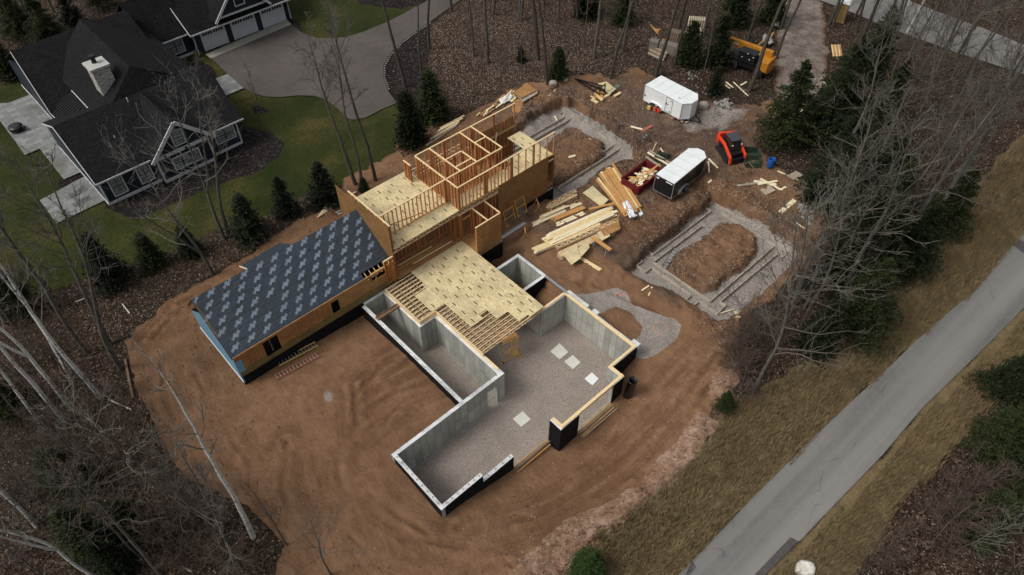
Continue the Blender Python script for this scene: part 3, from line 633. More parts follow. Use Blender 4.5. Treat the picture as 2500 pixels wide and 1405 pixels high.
# footing ledge lines inside and steel channels
mb = MB(); sbox(mb, .26, 9.18, .26, .5, -.09, .035); sbox(mb, 5.76, 8.8, -.45, -.24, -.09, .035); sbox(mb, 8.55, 8.78, -6.72, -.24, -.09, .04); sbox(mb, 7.85, 8.78, -6.95 + .23, -6.5, -.09, .035); mb.build('footing', pm('footing_concrete', (.27,.25,.22), .9, .2, 2), H)
mb = MB(); sbox(mb, 5.62, 7.5, -9.55, -9.2, 2.955, 3.0); sbox(mb, 5.62, 7.5, -9.55, -9.5, 3.0, 3.1); sbox(mb, 5.62, 7.5, -9.25, -9.2, 3.0, 3.1); mb.build('form_brace', M['rust'], H)
mb = MB(); sbox(mb, 17.32, 17.5, -4.2, -1.7, 2.955, 3.05); mb.build('form_brace', M['metal'], H)
for s0, s1, t0, t1 in ((17.44, 17.7, -1.95, .1), (17.5, 17.78, .55, 1.05), (17.5, 17.75, 4.3, 4.9)): mb = MB(); sbox(mb, s0, s1, t0, t1, 2.6, 3.06); mb.build('bracket_ledge', M['conc_top'], H)
# boards along the low openings
def boards_low(a, b, off, z, n, nm, gp, lab):
    for k in range(n):
        q = MB(); q.beam((0, 0, 0), (b - a, rnd.uniform(-.05, .05), 0), .06, .16); o = q.build(nm, [M['board3'], M['oldwood'], M['oldwood2']][k % 3]); x, y = XY(a + rnd.uniform(-.1, .1), off + k * .13)
        o.location = (x, y, max(z, max(TZ(*XY(a + q_ * (b - a) / 5, off + k * .13)) for q_ in range(1, 5))) + .1); o.rotation_euler = (0, 0, AZ + R(rnd.uniform(-.6, .6))); tag(o, lab, 'board', gp)
# floor trusses ----------------------------------------------------------
def truss_mesh(L, depth=.4, ph=0.0):
    q = MB(); q.beam((0, 0, depth - .02), (L, 0, depth - .02), .075, .04); q.beam((0, 0, .02), (L, 0, .02), .075, .04)
    x = .05; up = True; st = .3
    while x + st < L:
        a = (x, 0, .04 if up else depth - .04); b = (x + st, 0, depth - .04 if up else .04); q.beam(a, b, .07, .035, up=(0, 1, 0)); x += st; up = not up
    return q
tcache = {}
def truss(s0, s1, t, z0=2.96, nm='floor_truss'):
    key = (round(s1 - s0, 2), nm)
    if key in tcache: o = tcache[key].copy(); COL.objects.link(o)
    else: o = truss_mesh(s1 - s0).build(nm, M['truss'], H); tcache[key] = o
    o.parent = H; o.location = (s0, -t, z0); return o
t = -10.95
while t < -6.95: truss(7.62, 15.0, t); t += .362
while t < -1.75: truss(9.05, 14.9, t); t += .362
mb = MB(); sbox(mb, 7.56, 7.61, -11.05, -6.85, 2.96, 3.36); sbox(mb, 7.61, 9.0, -6.9, -6.85, 2.96, 3.36); sbox(mb, 8.99, 9.04, -6.85, -1.7, 2.96, 3.36); mb.build('rim_board', M['plate'], H)
mb = MB(); mb.beam((9.85, 9.55, 3.40), (9.9, 7.5, 3.40), .05, .04); mb.build('tie_strip', M['board2'], H)
def deck(polys, z, mat, nm='floor_deck', th=.02, parent=H, pr=None):
    q = MB()
    for P in polys: q.prism([(a, -b) for a, b in P][::-1], z - th, z)
    if pr: stamps(*pr, q); seams(*pr, q)
    return q.build(nm, [mat, M['ink'], M['ink2']], parent)
# sheets of the light deck, laid in staggered rows
rows = [(-11.05, 9.9), (-9.8, 10.0)]
edge = [(10.0, -11.1, -9.8), (10.55, -9.8, -9.6)]
def stamps(s0, s1, t0, t1, z, par, inside, mb):
    r = random.Random(5); s = s0 + .3; row = 0
    while s < s1:
        t = t0 + .3 + (row % 2) * .45 + r.uniform(0, .15)
        while t < t1:
            if inside(s, t):
                for k, (mi, w, l) in enumerate(((1, .085, .42), (2, .06, .3), (2, .05, .35))):
                    ds = k * .22 if k else 0; dt = k * .38 if k else 0
                    if r.random() < (.75 if k == 0 else .6) and inside(s + ds, t + dt) and inside(s + ds, t + dt + l) and inside(s + ds - .1, t + dt):
                        x = s + ds; mb.add([(x, -(t + dt), z), (x + w, -(t + dt), z), (x + w, -(t + dt + l)), ][:2] + [(x + w, -(t + dt + l), z), (x, -(t + dt + l), z)], [(3, 2, 1, 0)], mi)
            t += 1.02 + r.uniform(-.05, .05)
        s += .61; row += 1
def seams(s0, s1, t0, t1, z, par, inside, q, dt=2.44, ds=1.22):
    z -= .001; s = s0 + .05; k = 0
    while s < s1 + .01:
        t = t0
        while t < t1 - .2:
            if inside(s, t + .1) and inside(s, t + .3): q.add([(s, -t, z), (s + .014, -t, z), (s + .014, -t - .3, z), (s, -t - .3, z)], [(3, 2, 1, 0)], 2)
            t += .3
        t = t0 + (k % 2) * dt / 2
        while t < t1:
            if inside(s + .1, t) and inside(s + ds - .1, t): q.add([(s, -t, z), (s + ds, -t, z), (s + ds, -t - .014, z), (s, -t - .014, z)], [(3, 2, 1, 0)], 2)
            t += dt
        s += ds; k += 1
def in1(s, t):
    if not (-11.05 < t < -1.95 and s < 14.9): return False
    lim = 10.05 if t < -9.55 else 9.95 if t < -9 else 8.8 if t < -7 else 9.95 if t < -4 else 11.8 if t < -3.3 else 12.8 if t < -2.1 else 13.7
    return s > lim + (.9 if -4.5 < t < -3.3 else 0) * 0
deck([[(10.0,-11.08),(14.98,-11.08),(14.98,-1.88),(13.6,-1.88),(13.6,-2.1),(12.75,-2.1),(12.75,-3.3),(11.75,-3.3),(11.75,-4.5),(11.05,-4.5),(11.05,-4.0),(9.9,-4.0),(9.9,-7.0),(8.75,-7.0),(8.75,-9.0),(9.95,-9.0),(9.95,-9.55),(10.0,-9.6)]], 3.40, M['osb_new'], pr=(8.8, 14.8, -11.0, -1.9, 3.404, None, in1))
d1 = deck([[(14.98,-11.08),(17.4,-11.08),(17.4,-9.3),(14.98,-9.3)]], 3.395, M['osb_old'])
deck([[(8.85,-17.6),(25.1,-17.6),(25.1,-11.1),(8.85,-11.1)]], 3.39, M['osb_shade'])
# upper deck
D2 = 6.55
in2 = lambda s, t: (9 < s < 14.95 and -17.5 < t < -11.2) or (15 < s < 20.5 and -12.4 < t < -11.2) or (23.75 < s < 25.1 and -15.2 < t < -11.2) or (20 < s < 25 and -13.2 < t < -11.2)
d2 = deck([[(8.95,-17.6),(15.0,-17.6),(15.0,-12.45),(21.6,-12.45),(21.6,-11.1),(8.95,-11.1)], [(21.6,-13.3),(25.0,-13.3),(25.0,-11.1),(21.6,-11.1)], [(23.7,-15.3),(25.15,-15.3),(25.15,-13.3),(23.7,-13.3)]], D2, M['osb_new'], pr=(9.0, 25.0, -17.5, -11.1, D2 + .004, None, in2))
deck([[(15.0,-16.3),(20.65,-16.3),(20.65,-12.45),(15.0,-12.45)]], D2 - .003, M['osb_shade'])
t = -17.4
while t < -11.2: truss(8.95, 20.6, t, 6.12, 'upper_floor_truss'); t += .8
o = truss(8.95, 15.2, -11.14, 6.12, 'rim_truss'); o = truss(15.0, 19.0, -11.14, 6.12, 'rim_truss')
# stud walls --------------------------------------------------------------
STUDS = []
def stud_wall(s0, t0, s1, t1, z0, z1, sp=.362, plate=.095, skip=None, nm='stud_wall', mat=0, plates=True, th=.10):
    """plates of one wall as a part; its studs as parts of their own"""
    L = math.hypot(s1 - s0, t1 - t0); dx, dy = (s1 - s0) / L, -(t1 - t0) / L; q = MB()
    P = lambda d, z: (s0 + dx * d, -t0 + dy * d, z)
    if plates: q.beam(P(0, z1 - .035), P(L, z1 - .035), th, .07, 0)
    if plates: q.build('top_plate', M['plate'], H)
    q = MB()
    q.beam(P(0, z0 + .02), P(L, z0 + .02), th, .035, 0); q.build('bottom_plate', M['board3'], H)
    d = .03; k = 0
    while d < L:
        if not (skip and any(a < d < b for a, b in skip)): STUDS.append((P(d, 0), z0 + .04, z1 - .07, dx, dy, th * .95, (s1 - s0) and -t0))
        d += sp; k += 1
    for d in (0.06, L - .05, L * .5):
        for e in (0, .06, .12): STUDS.append((P(max(0.02, min(L - .02, d + e)), 0), z0 + .04, z1 - .07, dx, dy, th * .95, 0))
    if skip:
        for a, b in skip: q = MB(); q.beam(P(a - .05, z0 + 2.0), P(b + .05, z0 + 2.0), th * .8, .16); q.build('header', M['board3'], H)
UP = 8.72
stud_wall(8.95, -12.5, 20.6, -12.5, D2, UP, skip=[(11.0, 11.35)])
stud_wall(14.95, -11.16, 20.3, -11.16, D2, UP); stud_wall(20.3, -11.16, 25.05, -11.16, D2, UP, sp=.78)
stud_wall(15.0, -16.25, 20.6, -16.25, D2, UP, sp=.44); stud_wall(20.6, -16.25, 25.4, -16.25, D2, UP, sp=1.2)
stud_wall(15.0, -16.2, 15.0, -11.2, D2, UP)
stud_wall(16.4, -16.2, 16.4, -12.55, D2, UP, skip=[(1.2, 1.9)]); stud_wall(18.02, -14.3, 18.02, -12.6, D2, UP); stud_wall(19.45, -16.2, 19.45, -12.6, D2, UP); stud_wall(20.62, -16.2, 20.62, -12.5, D2, UP)
stud_wall(16.45, -14.3, 18.05, -14.3, D2, UP); stud_wall(16.45, -13.1, 17.95, -13.1, D2, UP); stud_wall(19.5, -14.4, 20.6, -14.4, D2, UP)
stud_wall(14.4, -17.0, 14.4, -16.1, D2, 8.2)
stud_wall(8.95, -16.3, 8.95, -11.2, D2, UP, sp=.5)
stud_wall(21.0, -16.25, 25.4, -16.25, 3.45, 6.5, sp=.44); stud_wall(20.6, -16.2, 20.6, -12.4, 3.45, 6.5)
# lower storey
LT = 6.08
stud_wall(8.9, -12.6, 15.0, -12.6, 3.42, LT, skip=[(3.3, 4.6)]); stud_wall(14.95, -11.14, 21.4, -11.14, 3.42, LT, skip=[(.35, 1.05)])
stud_wall(14.9, -12.6, 14.9, -11.1, 3.42, LT); stud_wall(17.42, -11.1, 17.42, -9.2, 3.42, LT); stud_wall(16.18, -11.1, 16.18, -9.3, 3.42, LT, sp=.6)
stud_wall(14.95, -9.24, 17.45, -9.24, 3.42, LT, sp=.5); stud_wall(8.92, -17.5, 8.92, -11.2, 3.42, LT, sp=.6); stud_wall(8.0, -11.3, 8.95, -11.3, 3.42, LT - .3, sp=.3)
for s in (13.6, 13.7, 12.3): STUDS.append(((s, 12.2, 0), 3.42, LT, 1, 0, .09, 0))
# the hundred studs that show largest stand as parts, the rest as one part
sm_cache = {}
def stud_obj(p, z0, z1, dx, dy, th, _):
    key = (round(z1 - z0, 2), round(th, 3), abs(dx) > .5)
    w, d = (.048, th * 1.15) if abs(dx) > .5 else (th * 1.15, .048)
    if key not in sm_cache:
        q = MB(); q.box(-w/2, w/2, -d/2, d/2, 0, z1 - z0); o = q.build('stud', M['stud'], H); sm_cache[key] = o.data
    else: o = bpy.data.objects.new('stud', sm_cache[key]); COL.objects.link(o); o.parent = H
    o.location = (p[0], p[1], z0)
STUDS.sort(key=lambda a: (a[0][1] - a[1] * .9))
for a in STUDS[:99]: stud_obj(*a)
q = MB()
for p, z0, z1, dx, dy, th, _ in STUDS[99:]:
    w, d = (.036, th) if abs(dx) > .5 else (th, .036); q.box(p[0]-w/2, p[0]+w/2, p[1]-d/2, p[1]+d/2, z0, z1, rnd.choice((0, 0, 1)))
tag(q.build('stud', [M['stud'], M['stud2']], H), kind='stuff')
# sheathing of the main block
def marks(s0, s1, z0, z1, t, n, seed, q):
    r = random.Random(seed)
    for k in range(n):
        s = r.uniform(s0, s1); h = r.uniform(.5, z1 - z0); a = r.uniform(z0, z1 - h * .9)
        q.box(s, s + .018, -t, -t + .004, a, min(z1, a + h), 1)
        if r.random() < .6: s2 = r.uniform(s0, s1 - .6); z = r.uniform(z0, z1); q.box(s2, min(s1, s2 + r.uniform(.3, 1.6)), -t, -t + .004, z, z + .016, 1)
def panel(nm, s0, s1, t0, t1, z0, z1, mat, z1b=None, par=H, mk=None):
    q = MB(); mk and marks(*mk, q); x = s1 - s0 > t1 - t0
    if z1b is None: z1b = z1
    vs = [(s0,-t0,z0),(s1,-t0,z0),(s1,-t1,z0),(s0,-t1,z0),(s0,-t0,z1),(s1,-t0,z1b if x else z1),(s1,-t1,z1b),(s0,-t1,z1 if x else z1b)]
    q.add(vs, [(0,1,2,3),(7,6,5,4),(4,5,1,0),(6,7,3,2),(7,4,0,3),(5,6,2,1)]); return q.build(nm, [mat, M['stud2']], par)
stud_wall(24.3, -11.16, 25.05, -11.16, 3.0, 6.1, sp=.25)
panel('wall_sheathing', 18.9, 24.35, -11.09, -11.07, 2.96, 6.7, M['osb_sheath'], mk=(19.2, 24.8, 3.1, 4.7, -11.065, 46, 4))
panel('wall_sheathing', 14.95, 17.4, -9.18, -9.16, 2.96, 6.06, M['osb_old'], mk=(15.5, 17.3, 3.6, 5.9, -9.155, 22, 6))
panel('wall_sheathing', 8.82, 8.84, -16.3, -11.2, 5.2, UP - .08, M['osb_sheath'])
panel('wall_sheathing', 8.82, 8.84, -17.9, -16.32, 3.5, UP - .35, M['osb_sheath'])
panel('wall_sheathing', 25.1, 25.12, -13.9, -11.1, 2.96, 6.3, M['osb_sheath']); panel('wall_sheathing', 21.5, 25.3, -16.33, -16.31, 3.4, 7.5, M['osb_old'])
# seams and nail lines on the orange sheathing
q = MB()
for z in (3.6, 4.8): sbox(q, 21.6, 24.8, -16.305, -16.29, z, z + .09)
q.build('sill_plate', M['plate'], H)
# loose stair brace timbers
q = MB(); q.beam((20.7, 13.6, 6.6), (22.6, 15.4, 7.6), .05, .09); q.beam((21.0, 12.7, 6.4), (21.6, 13.5, 3.6), .05, .09); q.beam((20.7, 13.2, 6.6), (23.6, 13.3, 6.6), .05, .09); q.build('temporary_brace', M['oldwood'], H)
q = MB(); q.beam((9.3, 12.62, 7.4), (12.6, 12.62, 6.75), .03, .09); q.build('temporary_brace', M['board3'], H)
# ------------------------------------------------------------------ membrane roofed wing
EZ, RZ_, TE, TR_ = 5.02, 7.62, -11.42, -15.32      # eave and ridge height, their t
SL = (RZ_ - EZ) / (TE - TR_)
rz = lambda t: EZ + (TE - t) * SL
gw = MB()
def win_wall(mb, s0, s1, t, z0, z1, holes, mi, th=.1):
    """wall strip along s with rectangular holes (a, b, za, zb)"""
    xs = sorted({s0, s1} | {h for a in holes for h in a[:2]})
    for a, b in zip(xs, xs[1:]):
        hs_ = [h for h in holes if h[0] <= a and h[1] >= b]
        if not hs_: sbox(mb, a, b, t - th, t, z0, z1, mi)
        else:
            h = hs_[0]
            if h[2] > z0: sbox(mb, a, b, t - th, t, z0, min(h[2], z1), mi)
            if h[3] < z1: sbox(mb, a, b, t - th, t, max(h[3], z0), z1, mi)
holes = [(-1.9, -.78, 3.3, 4.85), (3.4, 4.03, 3.62, 4.72)]
win_wall(gw, -3.95, 8.8, -11.4, 2.95, 3.62, holes, 1); win_wall(gw, -3.95, 6.9, -11.4, 3.62, 5.05, holes, 0); win_wall(gw, 6.9, 8.8, -11.4, 3.62, 4.35, [], 0)
gw2 = MB(); marks(-3.7, -1.95, 3.66, 4.95, -11.395, 26, 9, gw2); marks(-.7, 3.3, 3.66, 4.95, -11.395, 50, 10, gw2); gw.add(gw2.v, gw2.f, 2); gw.build('wing_front_wall', [M['osb_old'], M['treated'], M['stud2']], H)
panel('wing_rear_wall', -3.9, 8.8, -17.75, -17.65, 2.2, 4.95, M['osb_sheath']); panel('wing_dark_sheet', -3.8, 6.7, -11.72, -11.7, 2.2, 5.1, M['damp'])  # black sheet added behind the window holes as painted interior darkness
q = MB(); sbox(q, -1.4, -1.35, -11.5, -11.45, 3.5, 4.8); sbox(q, 3.4, 4.05, -11.5, -11.42, 3.56, 3.62); q.build('window_frame', M['oldwood2'], H)
q = MB(); sbox(q, 6.9, 8.9, -11.52, -11.4, 4.95, 5.1); sbox(q, 6.9, 8.8, -11.5, -11.42, 4.82, 4.9); sbox(q, 7.25, 7.32, -11.5, -11.42, 4.35, 4.85); sbox(q, 8.3, 8.37, -11.5, -11.42, 4.35, 4.85); sbox(q, 8.72, 8.88, -11.55, -11.38, 3.0, 5.0); q.build('window_frame', M['board3'], H)
for k in range(6):
    q = MB(); s = 6.6 + k * .4; q.beam((s, 11.35, 4.82), (s, 11.95, 4.82 + SL * .6), .04, .08); q.beam((s, 11.4, 5.1), (s + .1, 11.6, 4.85), .03, .05); q.build('rafter', M['plate'], H)
# blue wrapped gable wall and brown rake
q = MB(); GP = [(11.4, 2.3), (17.7, 2.3), (17.7, 4.3), (15.4, rz(-15.3) - 1.55), (13.4, rz(-13.4) - .75), (11.4, EZ - .15)]; q.add([(-3.97, y, z) for y, z in GP] + [(-3.87, y, z) for y, z in GP],
    [(0,1,2,3,4,5)[::-1], (6,7,8,9,10,11)] + [(i, (i+1) % 6, 6 + (i+1) % 6, 6 + i) for i in range(6)]); sbox(q, -3.98, -3.5, -11.4, -11.385, 3.4, 4.6); q.build('wing_gable_wall', M['wrap'], H)
q = MB(); q.beam((-4.0, 11.3, 2.55), (-4.0, 17.7, 2.55), .05, .05); q.build('drip_strip', M['white'], H)
q = MB(); q.beam((-3.93, 13.0, rz(-13.0) - .42), (-3.93, 15.3, rz(-15.3) - .42), .06, .75); q.beam((-3.93, 15.25, RZ_ - .4), (-3.93, 17.7, 4.9), .06, .5); q.build('rake_board', M['osb_sheath'], H)
# roof
rf = MB(); A_ = (-4.05, -TE + .0, EZ)
front = [(-4.05, -TE, EZ), (6.35, -TE, EZ), (6.35, -TE + .42, rz(TE - .42)), (8.8, -TE + .42, rz(TE - .42)), (8.8, -TR_, RZ_), (-4.05, -TR_, RZ_)]
rf.slab(front, .05)
back = [(-4.05, -TR_, RZ_), (8.8, -TR_, RZ_), (8.8, 17.8, 4.9), (-4.05, 17.8, 4.9)]
rf.slab(back, .05)
def memb():
    t = NT('roof_membrane'); p = t.sep(t.coord()); n = t.noise(1.4, 5, .7); n2 = t.noise(7, 4, .7)
    col = t.ramp(t.math('ADD', t.math('MULTIPLY', n, .6), t.math('MULTIPLY', n2, .4)), [(.3, (.020,.028,.038)), (.7, (.048,.064,.084))])
    fr = t.math('FRACT', t.math('DIVIDE', t.math('ADD', p[1], t.math('MULTIPLY', n, .03)), .60)); l = t.math('LESS_THAN', fr, .035)
    col = t.mix(t.math('MULTIPLY', l, t.step(t.noise(12, 2), .35, .6)), col, (.10,.11,.105)); d2_ = t.math('LESS_THAN', t.math('ABSOLUTE', t.math('SUBTRACT', fr, .08)), .04); col = t.mix(t.math('MULTIPLY', d2_, .6), col, (.010,.012,.016))
    t.bump(t.math('ADD', t.math('MULTIPLY', t.noise(2.5, 3, .6, t.coord('Object', scale=(.4, 1.6, 1)), dist=1.5), 2.0), n2), .8, .05); return t.done(col, .42, 0, .4)
M['memb'] = memb(); M['print'] = pm('membrane_print', (.29,.35,.43), .5, .25, 3)
q = MB(); q.slab([(4.3, 17.7, 5.35), (.6, 17.7, 5.35), (.45, 18.75, 4.95), (3.8, 18.9, 4.95)], .06); q.build('rear_dormer_roof', M['memb'], H)
q = MB(); q.beam((.6, 17.7, 5.33), (.43, 18.75, 4.93), .06, .1); q.build('dormer_rake', M['board2'], H)
# printed lettering on the membrane: real words on the roof
def text_mesh(body, size, bold=.0):
    c = bpy.data.curves.new('txt', 'FONT'); c.body = body; c.size = size; c.align_x = 'CENTER'; c.align_y = 'CENTER'; c.offset = bold; c.resolution_u = 1
    o = bpy.data.objects.new('txt', c); me = o.to_mesh(); vs = [tuple(v.co) for v in me.vertices]; fs = [tuple(p.vertices) for p in me.polygons]; o.to_mesh_clear(); bpy.data.objects.remove(o); bpy.data.curves.remove(c); return vs, fs
def on_roof(mb, tm, s, d, ang, sc=1.0, mir=1):
    """text centred s along the roof, d down the slope from the ridge; ang turns it in the roof plane"""
    ca, sa = math.cos(ang), math.sin(ang); L = math.hypot(1, SL); vs = []
    for x, y, z in tm[0]:
        x *= sc; y *= sc; u = ca * x - sa * y; w = sa * x + ca * y          # u along +s, w up the slope
        dd = (d - w) / L; vs.append((s + u, -TR_ - dd, RZ_ - SL * dd + .006))
    mb.add(vs, tm[1])
def sq(t, k): return [(x * k, y, z) for x, y, z in t[0]], t[1]
tg = sq(text_mesh('GRACE', .24, .006), .62); ti = sq(text_mesh('ICE & WATER', .11, .005), .62); tw = sq(text_mesh('SHIELD', .11, .005), .8)
pr = MB(); r_ = random.Random(4); TOT = (TE - TR_) * math.hypot(1, SL)
ANG = R(100)
row = 0; d = .22
A1 = R(43)
while d < TOT - .05:
    s = -3.9 + (0, .62, .2, .8, .35, .95, .5)[row % 7]
    while s < 8.7:
        j = r_.uniform(-.04, .04); keep = r_.random() > .04
        for tm, ds, dd, an, sx in ((tg, -.16, .05, A1, 1.0), (ti, -.05, -.02, A1, .9), (tw, .06, .05, A1, .9), (tg, .17, -.05, A1 + R(180), 1.0)):
            cs, cd = s + ds + j, d + dd
            if keep and .12 < cd < TOT - .10 and -3.95 < cs < 8.6 and (cs < 6.2 or cd < TOT - .7): on_roof(pr, tm, cs, cd, an, sx)
        s += 1.17
    d += .65; row += 1
rf.add(pr.v, pr.f, 1); roof = rf.build('membrane_roof', [M['memb'], M['print']], H)
# plank bridge, window in basement wall, straps
sheetp = [XY(.13, .13), XY(8.95, .13), XY(8.95, -6.8), XY(7.6, -6.8), XY(7.6, -11.2), XY(5.62, -11.2), XY(5.62, .1)]
tag(sheet('gravel_floor', [XY(.13, .13), XY(5.62, .13), XY(5.62, -11.2), XY(7.6, -11.2), XY(7.6, -6.8), XY(9.0, -6.8), XY(9.0, -11), XY(14.9, -11), XY(14.9, -2), XY(17.4, -2), XY(17.4, 4.75), XY(14.8, 4.75), XY(14.8, 5.78), XY(9.0, 5.78), XY(9.0, 4.9), XY(5.7, 4.9), XY(5.7, 4.76), XY(.13, 4.76)], M['gravel'], lambda x, y: 0.0, 60), kind='structure')
# ------------------------------------------------------------------ the finished dark house
B0 = G(269, 501.5, 2.5); HA = R(43.8)
D = thing('dark_house', 'finished navy sided house with black shingle roofs, white trim and a stone chimney', 'house', (B0.x, B0.y, 2.5), HA)
def hb(name, mat, *boxes, parent=D, label=None):
    q = MB()
    for b_ in boxes: q.box(*b_)
    return q.build(name, mat, parent, label=label)
Z = 2.5
def zz(z): return z - Z
def roofp(name, polys, th=.14, mat='shingle'):
    q = MB()
    for P in polys: q.slab([(a, b_, zz(c)) for a, b_, c in P], th)
    return q.build(name, M[mat], D)
# walls (solid volumes with gable tops)
def vol(name, poly_uv, z0, z1, mat='siding'):
    q = MB(); q.prism(poly_uv, zz(z0), zz(z1)); return q.build(name, M[mat], D)
vol('wall', [(0,0),(12.4,0),(12.4,11),(0,11)], 2.2, 5.15); vol('wall', [(4.75,-.5),(9.45,-.5),(9.45,0),(4.75,0)], 2.2, 5.0)
vol('wall', [(1.0,13),(16.6,17.9),(16.6,25),(1.0,25)], 2.2, 5.2) if False else vol('wall', [(1.2,12.9),(12,12.9),(12,17.9),(16.9,17.9),(16.9,24.5),(1.2,24.5)], 2.2, 5.1)
vol('wall', [(16.9,17.35),(28.4,17.35),(28.4,27),(16.9,27)], 2.2, 5.15)
# gable ends
q = MB(); q.prism([(0, 0), (1, 0), (1, 1), (0, 1)], 0, 0.001); q = MB()
for x0, x1 in ((.05, .2), (12.25, 12.35)):
    q.add([(x0, -.1, zz(5.0)), (x0, 11.1, zz(5.0)), (x0, 5.6, zz(7.45)), (x1, -.1, zz(5.0)), (x1, 11.1, zz(5.0)), (x1, 5.6, zz(7.45))], [(0,2,1),(3,4,5),(0,1,4,3),(1,2,5,4),(2,0,3,5)])
q.build('gable_wall', M['siding'], D)
q = MB(); q.add([(4.7, -.55, zz(5.0)), (9.5, -.55, zz(5.0)), (7.2, -.55, zz(7.35)), (4.7, -.4, zz(5.0)), (9.5, -.4, zz(5.0)), (7.2, -.4, zz(7.35))], [(0,1,2),(5,4,3),(0,3,4,1),(1,4,5,2),(2,5,3,0)]); q.build('gable_wall', M['siding'], D)
roofp('roof', [[(-.25,-.35,5.1),(13.1,-.35,5.1),(13.3,5.6,7.7),(-.25,5.6,7.7)], [(-.25,5.6,7.7),(13.3,5.6,7.7),(13.3,11.4,5.1),(-.25,11.4,5.1)]])
roofp('cross_gable_roof', [[(4.35,-.85,4.95),(7.2,-.85,7.75),(7.2,5.6,7.75),(4.35,.6,5.0)], [(7.2,-.85,7.75),(10.05,-.85,4.95),(10.05,.6,5.0),(7.2,5.6,7.75)]])
roofp('rear_roof', [[(.85,12.2,5.15),(16.7,16.9,5.2),(16.7,20.4,8.55),(1.2,18.6,8.55)] if False else [(.85,12.2,5.15),(12.2,12.2,5.15),(12.2,19.0,8.55),(1.2,18.6,8.55)], [(12.2,17.2,5.1),(17.0,17.2,5.1),(17.0,20.9,8.6),(12.2,20.6,8.6)], [(1.2,18.6,8.55),(12.2,19.0,8.55),(12.2,25.2,5.2),(1.2,25.2,5.2)], [(12.2,20.6,8.6),(17,20.9,8.6),(17,25.2,5.2),(12.2,25.2,5.2)]])
roofp('tall_roof', [[(3.35,8.2,6.4),(7.6,6.9,9.35),(7.8,18.4,9.35),(3.4,16.6,6.4)], [(7.6,6.9,9.35),(13.0,6.0,6.2),(13.2,17.5,6.2),(7.8,18.4,9.35)], [(7.6,6.9,9.35),(3.35,8.2,6.4),(4.4,5.6,7.55),(12.2,5.6,7.6),(13.0,6.0,6.2)][:1] + [(3.35,8.2,6.4),(4.9,5.7,7.68),(10.6,5.7,7.68)], [(7.8,18.4,9.35),(13.2,17.5,6.2),(9,22,6.8),(3.4,16.6,6.4)]])
q = MB(); q.prism([(3.6,8.3),(12.3,6.3),(12.3,17.4),(3.7,16.4)], zz(5), zz(6.35)); q.build('upper_wall', M['siding'], D)
q = MB(); q.slab([(.75,8.9,zz(5.02)), (3.5,8.4,zz(6.15)), (3.6,12.9,zz(6.15)), (.8,12.9,zz(5.02))], .08)
for k in range(11):
    y = 9.1 + k * .36; q.beam((.78, y, zz(5.05)), (3.5, y - .08, zz(6.18)), .03, .05)
q.build('porch_roof', M['seam'], D)
roofp('garage_roof', [[(16.5,16.35,5.2),(28.9,16.35,5.2),(28.9,22.6,9.2),(16.5,22.6,9.2)], [(16.5,22.6,9.2),(28.9,22.6,9.2),(28.9,28.6,5.2),(16.5,28.6,5.2)]])
roofp('garage_gable_roof', [[(19.3,15.75,5.75),(22.5,15.75,9.2),(22.5,22.5,9.2),(19.3,17.3,5.75)], [(22.5,15.75,9.2),(25.7,15.75,5.75),(25.7,17.3,5.75),(22.5,22.5,9.2)]])
q = MB(); q.add([(19.6, 16.15, zz(5.85)), (25.4, 16.15, zz(5.85)), (22.5, 16.15, zz(9.0)), (19.6, 17.4, zz(5.6)), (25.4, 17.4, zz(5.6)), (22.5, 18.4, zz(8.9))], [(0,1,2),(5,4,3),(0,3,4,1),(1,4,5,2),(2,5,3,0)]); q.build('gable_wall', M['siding'], D)
# trim
def trim(*bs, par=D):
    q = MB()
    for a, b_, w, h in bs: q.beam((a[0], a[1], zz(a[2])), (b_[0], b_[1], zz(b_[2])), w, h)
    q.build('trim', M['trim'], par)
trim(((-.02,-.03,2.62),(4.7,-.03,2.62),.06,.28)); trim(((4.72,-.54,2.6),(9.5,-.54,2.6),.07,.30)); trim(((9.48,-.03,2.62),(12.42,-.03,2.62),.06,.28))
trim(((.02,-.03,2.6),(.02,-.03,5.0),.12,.12)); trim(((12.4,-.03,2.6),(12.4,-.03,5.0),.12,.12)); trim(((9.45,-.53,2.6),(9.45,-.53,4.9),.13,.13)); trim(((4.77,-.53,2.6),(4.77,-.53,4.9),.13,.13))
trim(((-.25,-.38,5.02),(4.4,-.38,5.02),.05,.15)); trim(((10.0,-.38,5.02),(13.1,-.38,5.02),.05,.15))
trim(((4.3,-.9,4.9),(7.2,-.9,7.72),.09,.30)); trim(((7.2,-.9,7.72),(10.1,-.9,4.9),.09,.30)); trim(((4.75,-.6,4.98),(9.5,-.6,4.98),.08,.30))
trim(((-.27,-.35,5.02),(-.27,5.6,7.62),.05,.14)); trim(((.85,12.15,5.08),(.95,8.6,5.0),.05,.14)); trim(((1.18,18.6,8.47),(.83,12.2,5.07),.05,.14)); trim(((-.27,11.4,5.0),(-.27,5.6,7.6),.05,.14))
trim(((3.3,8.15,6.32),(3.35,12.4,6.32),.05,.12)); trim(((12.2,17.15,5.0),(17.0,17.15,5.0),.05,.14)); trim(((16.45,16.3,5.1),(28.95,16.3,5.1),.06,.16)); trim(((16.45,16.35,5.12),(16.45,22.6,9.12),.05,.14))
trim(((19.25,15.72,5.68),(22.5,15.72,9.15),.08,.26)); trim(((25.75,15.72,5.68),(22.5,15.72,9.15),.08,.26)); trim(((19.7,16.1,5.95),(25.3,16.1,5.95),.06,.2))
trim(((17.0,17.3,2.5),(17.0,17.3,5.1),.16,.1)); trim(((28.35,17.3,2.5),(28.35,17.3,5.1),.16,.1)); trim(((12.3,17.85,2.62),(16.8,17.85,2.62),.06,.25)); trim(((28.45,17.4,2.55),(28.45,26,2.55),.06,.2))
